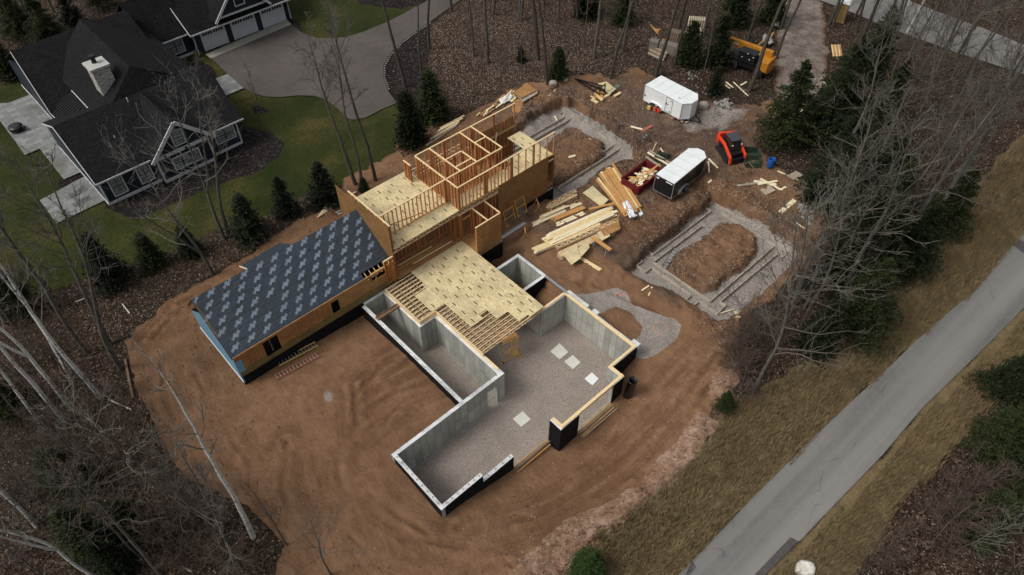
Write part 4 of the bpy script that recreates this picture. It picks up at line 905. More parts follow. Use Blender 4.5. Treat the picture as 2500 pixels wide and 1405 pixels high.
trim(((-.05,0,2.6),(-.05,11,2.6),.05,.22)); trim(((1.1,12.9,2.6),(1.1,24,2.6),.05,.22))
trim(((-.04,11,2.5),(-.04,11,5.0),.12,.12)); trim(((1.15,13.0,2.5),(1.15,13.0,5.0),.12,.12))
def window(x0, x1, y, z0, z1, n=1, rows=2, cols=2, bright=True, nm='window'):
    q = MB(); w = .11; q.box(x0 - w, x1 + w, y - .05, y, zz(z0) - w, zz(z0)); q.box(x0 - w, x1 + w, y - .05, y, zz(z1), zz(z1) + w); q.box(x0 - w, x0, y - .05, y, zz(z0), zz(z1)); q.box(x1, x1 + w, y - .05, y, zz(z0), zz(z1))
    fr = q.build(nm, M['trim'], D); g = MB(); g.box(x0, x1, y - .02, y + .004, zz(z0), zz(z1)); g.build('pane', M['glass'] if bright else M['glass_dark'], fr)
    m = MB(); W = (x1 - x0) / n
    for k in range(n + 1): xx = x0 + k * W; m.box(xx - .05, xx + .05, y - .045, y - .015, zz(z0), zz(z1))
    m.box(x0, x1, y - .044, y - .016, zz(z0), zz(z0) + .05); m.box(x0, x1, y - .044, y - .016, zz(z1) - .05, zz(z1)); m.box(x0, x1, y - .044, y - .016, zz((z0+z1)/2) - .03, zz((z0+z1)/2) + .03)
    for k in range(n):
        for c in range(1, cols): xx = x0 + W * (k + c / cols); m.box(xx - .012, xx + .012, y - .04, y - .018, zz(z0), zz(z1))
    for r in range(1, rows * 2):
        if r != rows: z = z0 + (z1 - z0) * r / rows / 2; m.box(x0, x1, y - .039, y - .019, zz(z) - .012, zz(z) + .012)
    m.build('sash', M['blackframe'], fr)
window(.75, 1.75, -.03, 3.15, 4.7); window(3.1, 4.1, -.03, 3.15, 4.7); window(6.0, 8.3, -.53, 3.3, 4.35, n=3); window(6.7, 7.55, -.56, 5.5, 6.75); window(10.3, 12.0, -.03, 3.55, 4.75, n=2)
window(14.3, 15.9, 17.85, 3.2, 4.6, n=2); window(22.0, 23.0, 16.12, 6.6, 7.8, bright=False)
for x0, x1 in ((17.9, 20.45), (21.4, 24.05), (25.0, 27.65)):
    q = MB(); q.box(x0 - .14, x0, 17.28, 17.34, 0, 2.22); q.box(x1, x1 + .14, 17.28, 17.34, 0, 2.22); q.box(x0 - .14, x1 + .14, 17.28, 17.34, 2.08, 2.24)
    fr = q.build('garage_door', M['trim'], D); g = MB(); g.box(x0, x1, 17.30, 17.36, 0.02, 2.08)
    m_ = (x0 + x1) / 2
    for a, b_ in ((x0, m_), (m_, x1)):
        g.beam((a + .1, 17.295, .12), (b_ - .1, 17.295, 1.45), .02, .07, up=(0, 1, 0)); g.beam((a + .1, 17.295, 1.45), (b_ - .1, 17.295, .12), .02, .07, up=(0, 1, 0)); g.box(a + .04, b_ - .04, 17.288, 17.3, 1.5, 1.56)
    g.build('door_panel', M['door_white'], fr); p = MB()
    for k in range(8):
        xx = x0 + .12 + k * (x1 - x0 - .24) / 8 + (.04 if k > 3 else -.04); p.box(xx + .04, xx + (x1 - x0 - .24) / 8 - .04, 17.28, 17.29, 1.66, 1.98)
    p.build('door_window', M['glass_dark'], fr)
for x in (17.4, 20.9, 24.5, 28.0): hb('wall_lamp', M['blackframe'], (x - .06, x + .06, 17.1, 17.34, zz(4.2), zz(4.45)))
for x in (5.5, 7.4): hb('soffit_lamp', M['blackframe'], (x - .1, x + .1, -.75, -.6, zz(4.92), zz(5.06)))
q = MB(); q.box(4.75, 6.2, 7.55, 9.05, zz(7.0), zz(9.75)); ch = q.build('chimney', M['stone'], D)
q = MB(); q.box(4.62, 6.33, 7.42, 9.18, zz(9.75), zz(9.95)); q.build('chimney_cap', M['cap'], ch); q = MB(); q.cyl((5.45, 8.5, zz(9.95)), .2, .55, 14); q.cyl((5.45, 8.5, zz(10.5)), .27, .12, 14); q.build('flue', M['blackframe'], ch)
q = MB(); q.cyl((5.9, 5.1, zz(7.4)), .05, .45, 8); q.build('vent_pipe', M['trim'], D); q = MB(); q.cyl((3.2, 2.6, zz(6.4)), .04, .2, 8); q.build('vent_pipe', M['trim'], D)
q = MB(); q.box(7.0, 7.35, -.6, -.5, zz(2.62), zz(2.8)); q.build('vent', M['blackframe'], D)
q = MB(); q.tube([(16.95,17.2,zz(5.0)), (16.95,17.2,zz(2.6))], .045, 6); q.build('downpipe', M['trim'], D)
# fire pit and benches on the patio
fp = T(44.6, 322); f = thing('fire_pit', 'round black covered fire pit standing on the grey paver patio', 'fire pit', (fp.x, fp.y, 2.62), 0)
q = MB(); q.revolve([(.0,0),(.52,0),(.60,.12),(.62,.38),(.66,.42),(.60,.52),(.3,.56),(0,.57)], 24); q.build('bowl_cover', M['blackp'], f, True); q = MB(); q.box(.55,.85,-.14,.14,.3,.5); q.build('handle', M['blackp'], f)
for (u, v), lab in (((190, 470), 'dark damp stone slab set in the small patio nearest the house wall'), ((200, 492), 'dark damp stone slab set in the small patio nearest its outer corner')):
    g = G(u, v, 2.63); q = MB(); q.box(-.75, .75, -.32, .32, 0, .02); o = q.build('stone_slab', pm('wet_stone', (.10,.105,.105), .6, .5, 2), None); o.location = (g.x, g.y, 2.625); o.rotation_euler = (0, 0, HA + R(6)); tag(o, lab, 'slab')
# ------------------------------------------------------------------ footing forms
M['formw'] = pm('form_board_wood', (.42,.37,.30), .9, .15, 2)
def forms(name, lab, segs, z, closed=()):
    f = thing(name, lab, 'formwork', (O.x, O.y, 0), AZ, 'board forms for poured footings'); r = random.Random(3)
    for P in segs:
        for a, b_ in zip(P, P[1:]):
            q = MB(); q.beam((a[0], -a[1], z + .15), (b_[0], -b_[1], z + .15), .06, .26); q.build('form_board', M['formw'], f)
            L = math.hypot(b_[0]-a[0], b_[1]-a[1]); n = max(1, int(L / 1.5))
            for k in range(n if L > 1.5 else 0): t = (k + .5) / n; x = a[0] + (b_[0]-a[0]) * t; y = -(a[1] + (b_[1]-a[1]) * t); q = MB(); q.box(x - .03, x + .03, y - .03, y + .03, z - .05, z + .36); q.build('stake', M['rust'], f)
    return f
forms('footing_form', 'rectangular wooden footing form round the earth mound nearest the country road', [[(34.05,-1.5),(35.1,-1.5),(35.05,6.38),(33.6,6.38)], [(34.05,-1.5),(34.05,-.85),(26.35,-.85),(26.35,-1.4),(25.15,-1.4)], [(25.15,-1.9),(25.15,-.95),(24.45,-.95),(24.42,0),(25.15,0),(25.1,3.9),(24.45,3.95),(24.45,4.7),(25.05,4.7),(25.1,6.38),(26.2,6.32),(26.2,5.82),(33.8,5.9)],
 [(32.0,-.25),(25.72,-.3),(25.7,5.28),(34.45,5.22),(34.5,-.15)]], 1.42)
forms('footing_form', 'wooden footing form round the earth mound behind the framed house', [[(25.6,-18.7),(34.4,-18.75),(34.25,-19.35),(35.6,-19.4),(35.45,-11.1)], [(25.6,-18.2),(34.98,-18.1),(34.75,-12.45),(26.3,-12.4)], [(26.35,-10.98),(26.35,-11.7),(34.8,-11.7)]], 1.66)
q = MB()
for a in ((25.2,35.0,-.8,-.35,1.2,1.262),(25.2,25.66,-.3,5.3,1.2,1.264),(25.7,34.9,5.3,5.8,1.2,1.262),(34.55,35.0,-.8,6.3,1.2,1.266)): q.box(a[0],a[1],-a[3],-a[2],a[4],a[5])
for a in ((25.6,35.0,-18.68,-18.22,1.5,1.562),(26.3,34.8,-12.38,-11.74,1.5,1.562),(35.0,35.4,-19.3,-11.2,1.5,1.564)): q.box(a[0],a[1],-a[3],-a[2],a[4],a[5])
# ------------------------------------------------------------------ helpers for loose timber and things
def seg3(p0, p1, z, n='board', w=.1, h=.05, mat='board', lab='', cat='board', gp=None, dz0=0, dz1=0, rel=True):
    a = T(*p0) if rel else G(*p0, z); b_ = T(*p1) if rel else G(*p1, z)
    if rel: a.z += z + dz0; b_.z += z + dz1
    m = (a + b_) / 2; q = MB(); q.beam(a - m, b_ - m, w, h); o = q.build(n, M[mat] if isinstance(mat, str) else mat); o.location = m; tag(o, lab, cat, gp); return o
def zt(u, v, dz):           # ground point whose raised copy at dz shows at (u, v)
    z = 2.4
    for _ in range(8): g = G(u, v, z + dz); z = .5 * z + .5 * TZ(g.x, g.y)
    g = G(u, v, z + dz); return Vector((g.x, g.y, z + dz))
def stack(p0, p1, na, nl, w, h, z, mats, name, lab, gp, jit=.15, side=1, gapx=.01, seed=1, cat='board'):
    r = random.Random(seed); a = zt(*p0, z); b_ = zt(*p1, z); zb = min(a.z, b_.z); d = (b_ - a); d.z = 0; L = d.length; d.normalize(); nrm = Vector((d.y, -d.x, 0)) * side
    cache = {}
    for l in range(nl):
        for k in range(na):
            key = r.randrange(3)
            if key not in cache:
                q = MB(); q.beam((-L/2, 0, 0), (L/2, 0, 0), w, h); o = q.build(name, M[mats[key % len(mats)]]); cache[key] = o
            else: o = cache[key].copy(); COL.objects.link(o)
            c = (a + b_) / 2 + nrm * (k * (w + gapx) + r.uniform(-.01, .01)) + d * r.uniform(-jit, jit); c.z = zb + (l + .5) * (h + .004)
            o.location = c; o.rotation_euler = (0, 0, math.atan2(d.y, d.x) + R(r.uniform(-.7, .7))); tag(o, lab, cat, gp)
def panel_px(P, z, th, mat, name, lab, cat='panel', gp=None, rel=True):
    pts = [zt(*p, z) for p in P]; zc = sum(p.z for p in pts) / len(pts); c = sum(pts, Vector()) / len(pts); c.z = zc - th
    q = MB(); q.prism([(p.x - c.x, p.y - c.y) for p in pts], 0, th); o = q.build(name, M[mat]); o.location = c; tag(o, lab, cat, gp)
    if o.data.polygons[1].normal.z < 0: o.data.flip_normals()
    return o
# lumber yard ---------------------------------------------------------------
r4 = random.Random(21)
for k in range(16):
    t = k / 15; p0 = (1458 + 40 * t + r4.uniform(-3, 3), 437 - 32 * t + r4.uniform(-5, 8)); p1 = (1527 + 34 * t + r4.uniform(-4, 4), 531 - 20 * t + r4.uniform(-4, 4))
    seg3(p0, p1, .08 + .1 * (k % 3), w=.21, h=.07, mat=['board3', 'board', 'board3'][k % 3], lab='long orange board in the fanned pile left of the red bin', gp='fanned pile of long boards', dz0=.05 * (k % 2))
def cloth(P, z, mat, name, lab, cat, seed=1, amp=.12, gp=None):
    pts = [zt(*p, z) for p in P]; c = sum(pts, Vector()) / 4; q = MB(); n = 9; r = random.Random(seed)
    vs = []
    for i in range(n):
        for j in range(n):
            a, b_ = i / (n - 1), j / (n - 1); p = (pts[0] * (1-a) + pts[1] * a) * (1-b_) + (pts[3] * (1-a) + pts[2] * a) * b_ - c; vs.append((p.x + r.uniform(-.04, .04), p.y + r.uniform(-.04, .04), p.z + r.uniform(-amp, amp) * .5))
    q.add(vs, [(i*n+j, (i+1)*n+j, (i+1)*n+j+1, i*n+j+1) for i in range(n-1) for j in range(n-1)]); o = q.build(name, M[mat], None, True); so = o.modifiers.new('thick', 'SOLIDIFY'); so.thickness = .01; o.location = c; tag(o, lab, cat, gp); return o
cloth([(1520,498),(1530,488),(1556,528),(1538,534)], .42, 'wraptarp', 'lumber_wrap', 'crumpled white lumber wrap on the end of the fanned boards', 'wrap', 3, .25)
cloth([(1536,478),(1546,482),(1571,522),(1562,530)], .12, 'wraptarp', 'lumber_wrap', 'white lumber wrap sheet under the right edge of the fanned boards', 'wrap', 4, .1)
for k in range(9): o = panel_px([(1446.4,449.6+6),(1485.3,481+6),(1468.6,499.6+6),(1423.3,466.3+6)], .06 * (k + 1) - .0, .05, 'osb_new', 'osb_sheet', 'square stack of new wafer board sheets between the trusses and the fanned boards' , gp='sheets of the square stack')
panel_px([(1417,470),(1423,469),(1466,508),(1455,512)], .1, .03, 'oldwood2', 'plank', 'brown plank lying beside the square stack of sheets', 'plank')
LB = 'sheets and boards'
stack((1337,507), (1402,473), 1, 1, .05, .4, .02, ['board2'], 'floor_truss', 'pale truss standing on edge in the small bundle by the house', 'small truss bundle by the house', side=1, seed=3, cat='truss') if False else None
def truss_pile(p0, p1, n, lab, gp, flat=False, gap=.06, seed=1, z=.05):
    a = zt(*p0, z); b_ = zt(*p1, z); d = b_ - a; d.z = 0; L = d.length; d.normalize(); nr = Vector((d.y, -d.x, 0)); zb = min(a.z, b_.z); r = random.Random(seed)
    src = truss_mesh(L, .36).build('loose_truss', M['truss'])
    for k in range(n):
        o = src if k == 0 else src.copy()
        if k: COL.objects.link(o)
        if flat: c = a + nr * .0; o.location = (c.x, c.y, zb + .05 + k * .05); o.rotation_euler = (R(90), 0, math.atan2(d.y, d.x) + R(r.uniform(-.4, .4)))
        else: c = a + nr * k * (.075 + gap * .3) + d * r.uniform(-.1, .1); o.location = (c.x, c.y, zb); o.rotation_euler = (0, 0, math.atan2(d.y, d.x) + R(r.uniform(-.3, .3)))
        tag(o, lab, 'truss', gp)
truss_pile((1338,512), (1403,480), 4, 'short truss standing in the small bundle nearest the leaning scaffold frames', 'short trusses by the house', seed=2)
stack((1337,505), (1402,472), 3, 5, .1, .07, .0, ['board', 'board2'], 'board', 'short pale board in the bundle nearest the leaning scaffold frames', 'short board bundle', seed=6)
truss_pile((1338,500), (1400,468), 5, 'truss lying flat on the short bundle nearest the leaning scaffold frames', 'flat trusses by the house', flat=True, z=.4)
stack((1304,545), (1411,494), 3, 2, .13, .06, .05, ['board2', 'board'], 'board', 'thin long board in the loose row behind the orange and white boards', 'thin long boards', jit=.35, seed=8)
stack((1318,532), (1378,503), 2, 2, .14, .07, .12, ['board2', 'board'], 'board', 'short board on the loose row beside the small truss bundle', 'short boards on the row', jit=.35, seed=12)
stack((1349,537), (1421,507), 2, 3, .22, .06, .05, ['board3', 'board'], 'board', 'orange board in the short pile between the white boards and thin boards', 'short orange boards', seed=9)
stack((1359,549), (1424,519), 2, 2, .2, .07, .05, ['board2'], 'board', 'whitish board in the short pile in front of the orange boards', 'short white boards', seed=10)
stack((1332,584), (1486,512), 5, 5, .22, .075, .05, ['board2', 'board', 'board2'], 'board', 'long pale board in the largest lumber pile of the yard', 'largest lumber pile', jit=.5, seed=14)
stack((1300,612), (1460,540), 3, 3, .2, .08, .30, ['board2', 'board'], 'board', 'long pale board capping the truss bundle behind the top truss', 'boards capping a truss bundle', jit=.12, seed=15)
truss_pile((1302,614), (1460,545), 5, 'long truss standing on edge in the bundle behind the top truss', 'long truss bundle', seed=5)
truss_pile((1360,625), (1500,556), 7, 'long truss on edge in the front bundle under the loose sheets', 'front truss bundle', seed=6)
truss_pile((1354,605), (1504,533), 3, 'open web truss lying flat on top of the front bundle', 'flat trusses on the front bundle', flat=True, z=.42)
seg3((1437,523), (1497,509), .55, w=.2, h=.05, mat='board3', lab='orange brown board lying across the far end of the largest pile')
panel_px([(1462,553),(1510,532),(1515,560),(1475,580)], .42, .04, 'osb_old', 'osb_sheet', 'orange wafer board sheet at the far end of the front truss bundle'); panel_px([(1458,566),(1485,555),(1489,578),(1468,590)], .46, .04, 'osb_new', 'osb_sheet', 'small new sheet lying over the orange sheet')
panel_px([(1373,621),(1408,595),(1418,630),(1395,646)], .62, .03, 'osb_new', 'osb_sheet', 'new wafer board sheet sloping off the front truss bundle', ); panel_px([(1405,612),(1435,590),(1440,604),(1416,630)], .56, .03, 'osb_new', 'osb_sheet', 'new sheet with one dark stamp beside the sloping sheet')
seg3((1411,628), (1466,661), .06, w=.32, h=.05, mat='board', lab='speckled short plank reaching out from the sloping sheets', n='plank', cat='plank')
seg3((1500,547), (1513,524), .05, w=.08, mat='board3', lab='small orange offcut below the fanned pile')
# saw bench
a = zt(1446, 577, .75); b_ = zt(1491, 611, .75); m = (a + b_) / 2; sw = thing('work_bench', 'plank work bench on folding legs in front of the truss piles', 'work bench', (m.x, m.y, min(a.z, b_.z) - .75), math.atan2((b_-a).y, (b_-a).x)); L = (b_-a).length
q = MB(); q.box(-L/2, L/2, -.17, .17, .72, .77); q.build('bench_top', M['board3'], sw)
for x in (-L*.32, L*.32):
    for y in (-.35, .35): q = MB(); q.beam((x, y*.35, .72), (x + .1, y, 0), .04, .04); q.build('leg', M['metal'], sw)
    q = MB(); q.beam((x+.05, -.26, .3), (x+.05, .26, .3), .03, .03); q.build('brace', M['metal'], sw)
# saw horses, scaffold frames, channel, planks near the house
def sawhorse(u, v, ang, lab):
    p = T(u, v); h = thing('saw_horse', lab, 'saw horse', p, R(ang), 'saw horses'); q = MB(); q.beam((-.5, 0, .72), (.5, 0, .72), .09, .05); q.build('top_rail', M['board3'], h)
    for x in (-.42, .42):
        for y in (-.3, .3): q = MB(); q.beam((x, 0, .7), (x*1.08, y, 0), .06, .035); q.build('leg', M['board3'], h)
sawhorse(1312, 510, 100, 'orange timber saw horse beside the leaning scaffold frames'); sawhorse(1281, 575, 95, 'orange timber saw horse at the free end of the steel channel')
def scaf_frame(u, v, lab, W=1.05, Hh=1.45, lean=.5):
    x_, y_ = XY(u, v); p = Vector((x_, y_, TZ(x_, y_))); f = thing('scaffold_gate', lab, 'scaffold frame', p, AZ, 'scaffold frames against the sheathed wall'); q = MB()
    for x in (0, W): q.tube([(x, 0, 0), (x, lean, Hh)], .032, 6)
    for k in (.05, .5, .95): z = Hh * k; q.tube([(0, lean * k, z), (W, lean * k, z)], .03, 6)
    q.build('frame', M['scaf'], f); q = MB()
    for x in [W * i / 7 for i in range(1, 7)]: q.tube([(x, lean * .05, Hh * .05), (x, lean * .95, Hh * .95)], .012, 5)
    q.build('rungs', M['metal'], f)
scaf_frame(19.3, -10.55, 'yellow scaffold frame leaning on the sheathed wall, the one nearer the small room'); scaf_frame(20.6, -10.6, 'yellow scaffold frame leaning on the sheathed wall, the farther of the two', W=1.0, Hh=1.5)
x_, y_ = XY(18.3, -10.0); p = Vector((x_, y_, TZ(x_, y_))); q = MB(); q.beam((0, 0, 0), (-.1, .35, 1.5), .38, .03, up=(0, 1, 0)); o = q.build('leaning_board', M['oldwood2']); o.location = p; o.rotation_euler = (0, 0, AZ); tag(o, 'brown board leaning on the corner of the small sheathed room', 'board')
ch = MB(); ch.box(15.1, 20.3, 9.3, 9.6, 3.0, 3.02); ch.box(15.1, 20.3, 9.3, 9.32, 3.02, 3.12); ch.box(15.1, 20.3, 9.58, 9.6, 3.02, 3.12); o = ch.build('steel_channel', M['metal']); o.location = HZ0; o.rotation_euler = (0, 0, AZ); tag(o, 'grey steel channel bridging from the small room wall to the yard', 'channel')
seg3((1296,500), (1318,486), .15, w=.25, h=.06, mat='metal', lab='short grey steel channel beside the end of the sheathed wall', n='steel_channel', cat='channel')
# timber behind the house: boards at the rear, sheets at the far corner
for k in range(6): seg3((776 + 3*k, 533 - 4 * k), (850 + 4*k, 487 - 3 * k), .1 + .05 * (k % 2), w=.13, h=.06, mat=['board', 'board2'][k % 2], lab='long pale board in the small pile behind the corner of the house', gp='boards behind the house corner')
for k in range(7): seg3((1040 + 6*k, 357 - 6 * k + r4.uniform(-3, 3)), (1110 + 4*k, 312 - 4 * k + r4.uniform(-3, 3)), .06 + .04 * k, w=.16, h=.05, mat=['board', 'oldwood', 'board2'][k % 3], lab='board in the leaning row behind the stud walls', gp='boards behind the stud walls')
for k in range(16):
    u, v = 1166 + k * 5.2 + r4.uniform(-5, 5), 292 - k * 3.4 + r4.uniform(-7, 7); L = r4.uniform(10, 26); a = R(r4.uniform(20, 50)); seg3((u, v), (u + L * math.cos(a), v - L * math.sin(a)), .15 + .12 * (k % 3), w=.12, h=.07, mat=['board', 'board3', 'board2'][k % 3], lab='short offcut in the jumble behind the far end of the stud walls', gp='offcuts behind the stud walls')
panel_px([(1253,229),(1285,202),(1311,218),(1273,241)], .45, .05, 'osb_old', 'osb_sheet', 'orange wafer board sheet topping the pile behind the far house corner'); panel_px([(1262,236),(1312,216),(1313,226),(1277,250)], .3, .1, 'oldwood', 'osb_sheet', 'grey edged sheet under the orange top sheet behind the far house corner')
panel_px([(1250,280),(1252,248),(1272,240),(1282,268)], .05, .04, 'osb_old', 'osb_sheet', 'orange wafer board sheet lying on the dirt at the far house corner'); cloth([(1215,245),(1248,225),(1252,238),(1230,255)], .25, 'wraptarp', 'lumber_wrap', 'white wrap over boards behind the far house corner', 'wrap', 8, .2); panel_px([(1228,240),(1245,222),(1262,238),(1250,250)], .2, .05, 'osb_new', 'osb_sheet', 'yellow sheet beside the white wrap behind the far house corner')
# boards lying inside the framed hall
for k, (s0, s1, t) in enumerate(((9.3, 13.6, -11.9), (10.6, 14.3, -11.6), (9.6, 12.8, -12.2))):
    q = MB(); q.beam((s0, -t, 3.46 + .02), (s1, -t - .1, 3.48), .12, .06); o = q.build('board', M['board'] if k else M['board3']); o.location = HZ0; o.rotation_euler = (0, 0, AZ); tag(o, 'long board lying on the floor of the open framed hall', 'board', 'boards on the hall floor')
boards_low(5.8, 8.8, 4.85, .02, 4, 'board', 'boards across the low opening', 'long board across the opening between the stepped wall and the black pier'); boards_low(10.6, 13.9, 5.9, .1, 5, 'board', 'boards across the wide opening', 'long board across the wide opening under the timber header')
q = MB(); q.box(9.2, 15.0, -4.6 - 1.05, -4.6 - .85, -.05, .12)
o = q.build('footing_board', M['oldwood']); o.location = HZ0; o.rotation_euler = (0, 0, AZ); tag(o, 'low footing strip inside the wide opening', 'footing')
# light pads on the gravel floor
for (P, lab) in (([(1344,858),(1366,838),(1388,860),(1367,878)], 'pale square foam pad farthest back on the gravel floor'), ([(1378,883),(1398,867),(1418,885),(1399,902)], 'stained pale square pad between the other two pads on the gravel floor'), ([(1427,925),(1445,909),(1462,925),(1447,941)], 'white square pad nearest the stepped corner wall'), ([(1252,1023),(1276,1004),(1296,1024),(1273,1043)], 'pale square pad alone in the middle of the gravel floor')):
    pts = [G(u, v, .05) for u, v in P]; c = sum(pts, Vector()) / 4; q = MB(); q.prism([(p.x - c.x, p.y - c.y) for p in pts][::-1], 0, .05); o = bevel(q.build('pad', M['slab'] if 'white' not in lab else M['white']), .01, 1); o.location = (c.x, c.y, .005); tag(o, lab, 'pad')
def loc_seg(p0, p1, z, w, h, mat, n, lab, cat, gp=None):
    a, b_ = G(*p0, z), G(*p1, z); m = (a + b_) / 2; q = MB(); q.beam(a - m, b_ - m, w, h); o = q.build(n, M[mat]); o.location = m; tag(o, lab, cat, gp); return o
a, b_ = G(1374, 985, .1), G(1432, 1023, .1); q = MB(); m = (a + b_) / 2; q.tube([a - m, (a - m) * .5 + Vector((.08, .05, .03)), (b_ - m) * .3 + Vector((-.05, 0, 0)), b_ - m], [.05, .04, .04, .03], 6); o = q.build('branch', M['oldwood']); o.location = m; tag(o, 'bent bare stick lying on the gravel floor under the timber header', 'stick')
# scaffold tower under the deck edge
sp = G(1229, 888, 0); sp2 = G(1265, 868, 0); an = math.atan2((sp2 - sp).y, (sp2 - sp).x); W_ = (sp2 - sp).length
st = thing('scaffold_tower', 'yellow rolling scaffold tower standing under the floor truss ends', 'scaffold', (sp.x, sp.y, 0), an)
for y, nm in ((0, 'end_frame'), (1.7, 'end_frame')):
    q = MB()
    for x in (0, W_ * .52, W_): q.tube([(x, y, .15), (x, y, 2.35)], .028, 6)
    for k in range(9): q.tube([(W_ * .52, y, .3 + k * .25), (W_, y, .3 + k * .25)], .02, 5)
    for z in (.2, 1.0, 1.25, 2.3): q.tube([(0, y, z), (W_, y, z)], .026, 6)
    q.build(nm, M['scaf'], st)
for x in (0, W_):
    for y in (0, 1.7): q = MB(); q.cyl((x - .03, y, .09), .09, .06, 12, axis='x'); q.build('caster', M['red'] if x == 0 else M['scaf'], st)
q = MB(); q.beam((0, 0, .3), (.02, 1.7, 2.1), .03, .03); q.beam((0, 0, 1.2), (.02, 1.7, .3), .03, .03); q.build('cross_brace', M['metal'], st)
for y0 in (.05, .55): q = MB(); q.box(.1, W_ * .45, y0 + .5, y0 + .9, 2.3, 2.34) if False else q.box(0.02, W_ - .02, y0 + .02, y0 + .42, 2.34, 2.39); q.build('platform', M['board3'], st)
q = MB(); q.beam((W_, -.4, .12), (W_, .4, .12), .06, .05); q.beam((W_ - .3, 0, .14), (W_ + .3, 0, .14), .05, .04); q.build('outrigger', M['scaf'], st)
# black culvert pipe by the stepped corner
p = G(1533, 960, 1.2); p.z = TZ(p.x, p.y); q = MB(); q.revolve([(.30, 0), (.30, 2.0), (.32, 2.0), (.32, 2.06), (.27, 2.06), (.27, .2)], 22); o = q.build('culvert_pipe', M['blackp'], None, True); o.location = p; o.rotation_euler = (R(4), R(3), 0); tag(o, 'black corrugated pipe standing upright outside the stepped foundation corner', 'pipe')
# ladders -----------------------------------------------------------------
def ladder(p0, p1, z0, z1, lab, mat, W=.42, n=9, ext=False, rel=True):
    a = T(*p0) if rel else G(*p0, 0); b_ = T(*p1) if rel else G(*p1, 0); a.z += z0; b_.z += z1; L = (b_ - a).length; d = (b_ - a).normalized()
    l = bpy.data.objects.new('ladder', None); COL.objects.link(l); l.location = a; l.rotation_mode = 'XYZ'; l.rotation_euler = (0, -math.asin(d.z), math.atan2(d.y, d.x)); tag(l, lab, 'ladder')
    for y in (0, W): q = MB(); q.box(0, L, y - .02, y + .02, -.035, .035); q.build('rail', M[mat], l)
    for k in range(n): q = MB(); x = L * (k + .5) / n; q.tube([(x, .02, 0), (x, W - .02, 0)], .018, 6); q.build('rung', M['alu'], l)
    return l
ladder((683,898), (778,848), .2, .2, 'yellow extension ladder lying beside the wing foundation', 'fibre_y', n=12); ladder((676,930), (782,873), .12, .12, 'faded red ladder lying outside the yellow one', 'fibre_r', n=13)
ladder((1625,660), (1656,618), .05, .55, 'dark ladder leaning on the mound inside the footing nearest the road', 'fibre_b', W=.4, n=7)
ladder((1547,366), (1583,338), .1, .35, 'dark ladder leaning out of the trench by the red bin', 'fibre_b', W=.4, n=7)
ladder((1490,240), (1514,219), .5, .5, 'green ladder lying across the offcuts at the edge of the clearing', 'fibre_g', W=.38, n=6)
ladder((826,527), (838,520), .1, .1, 'short white ladder end beside the boards behind the house', 'white', W=.35, n=4)
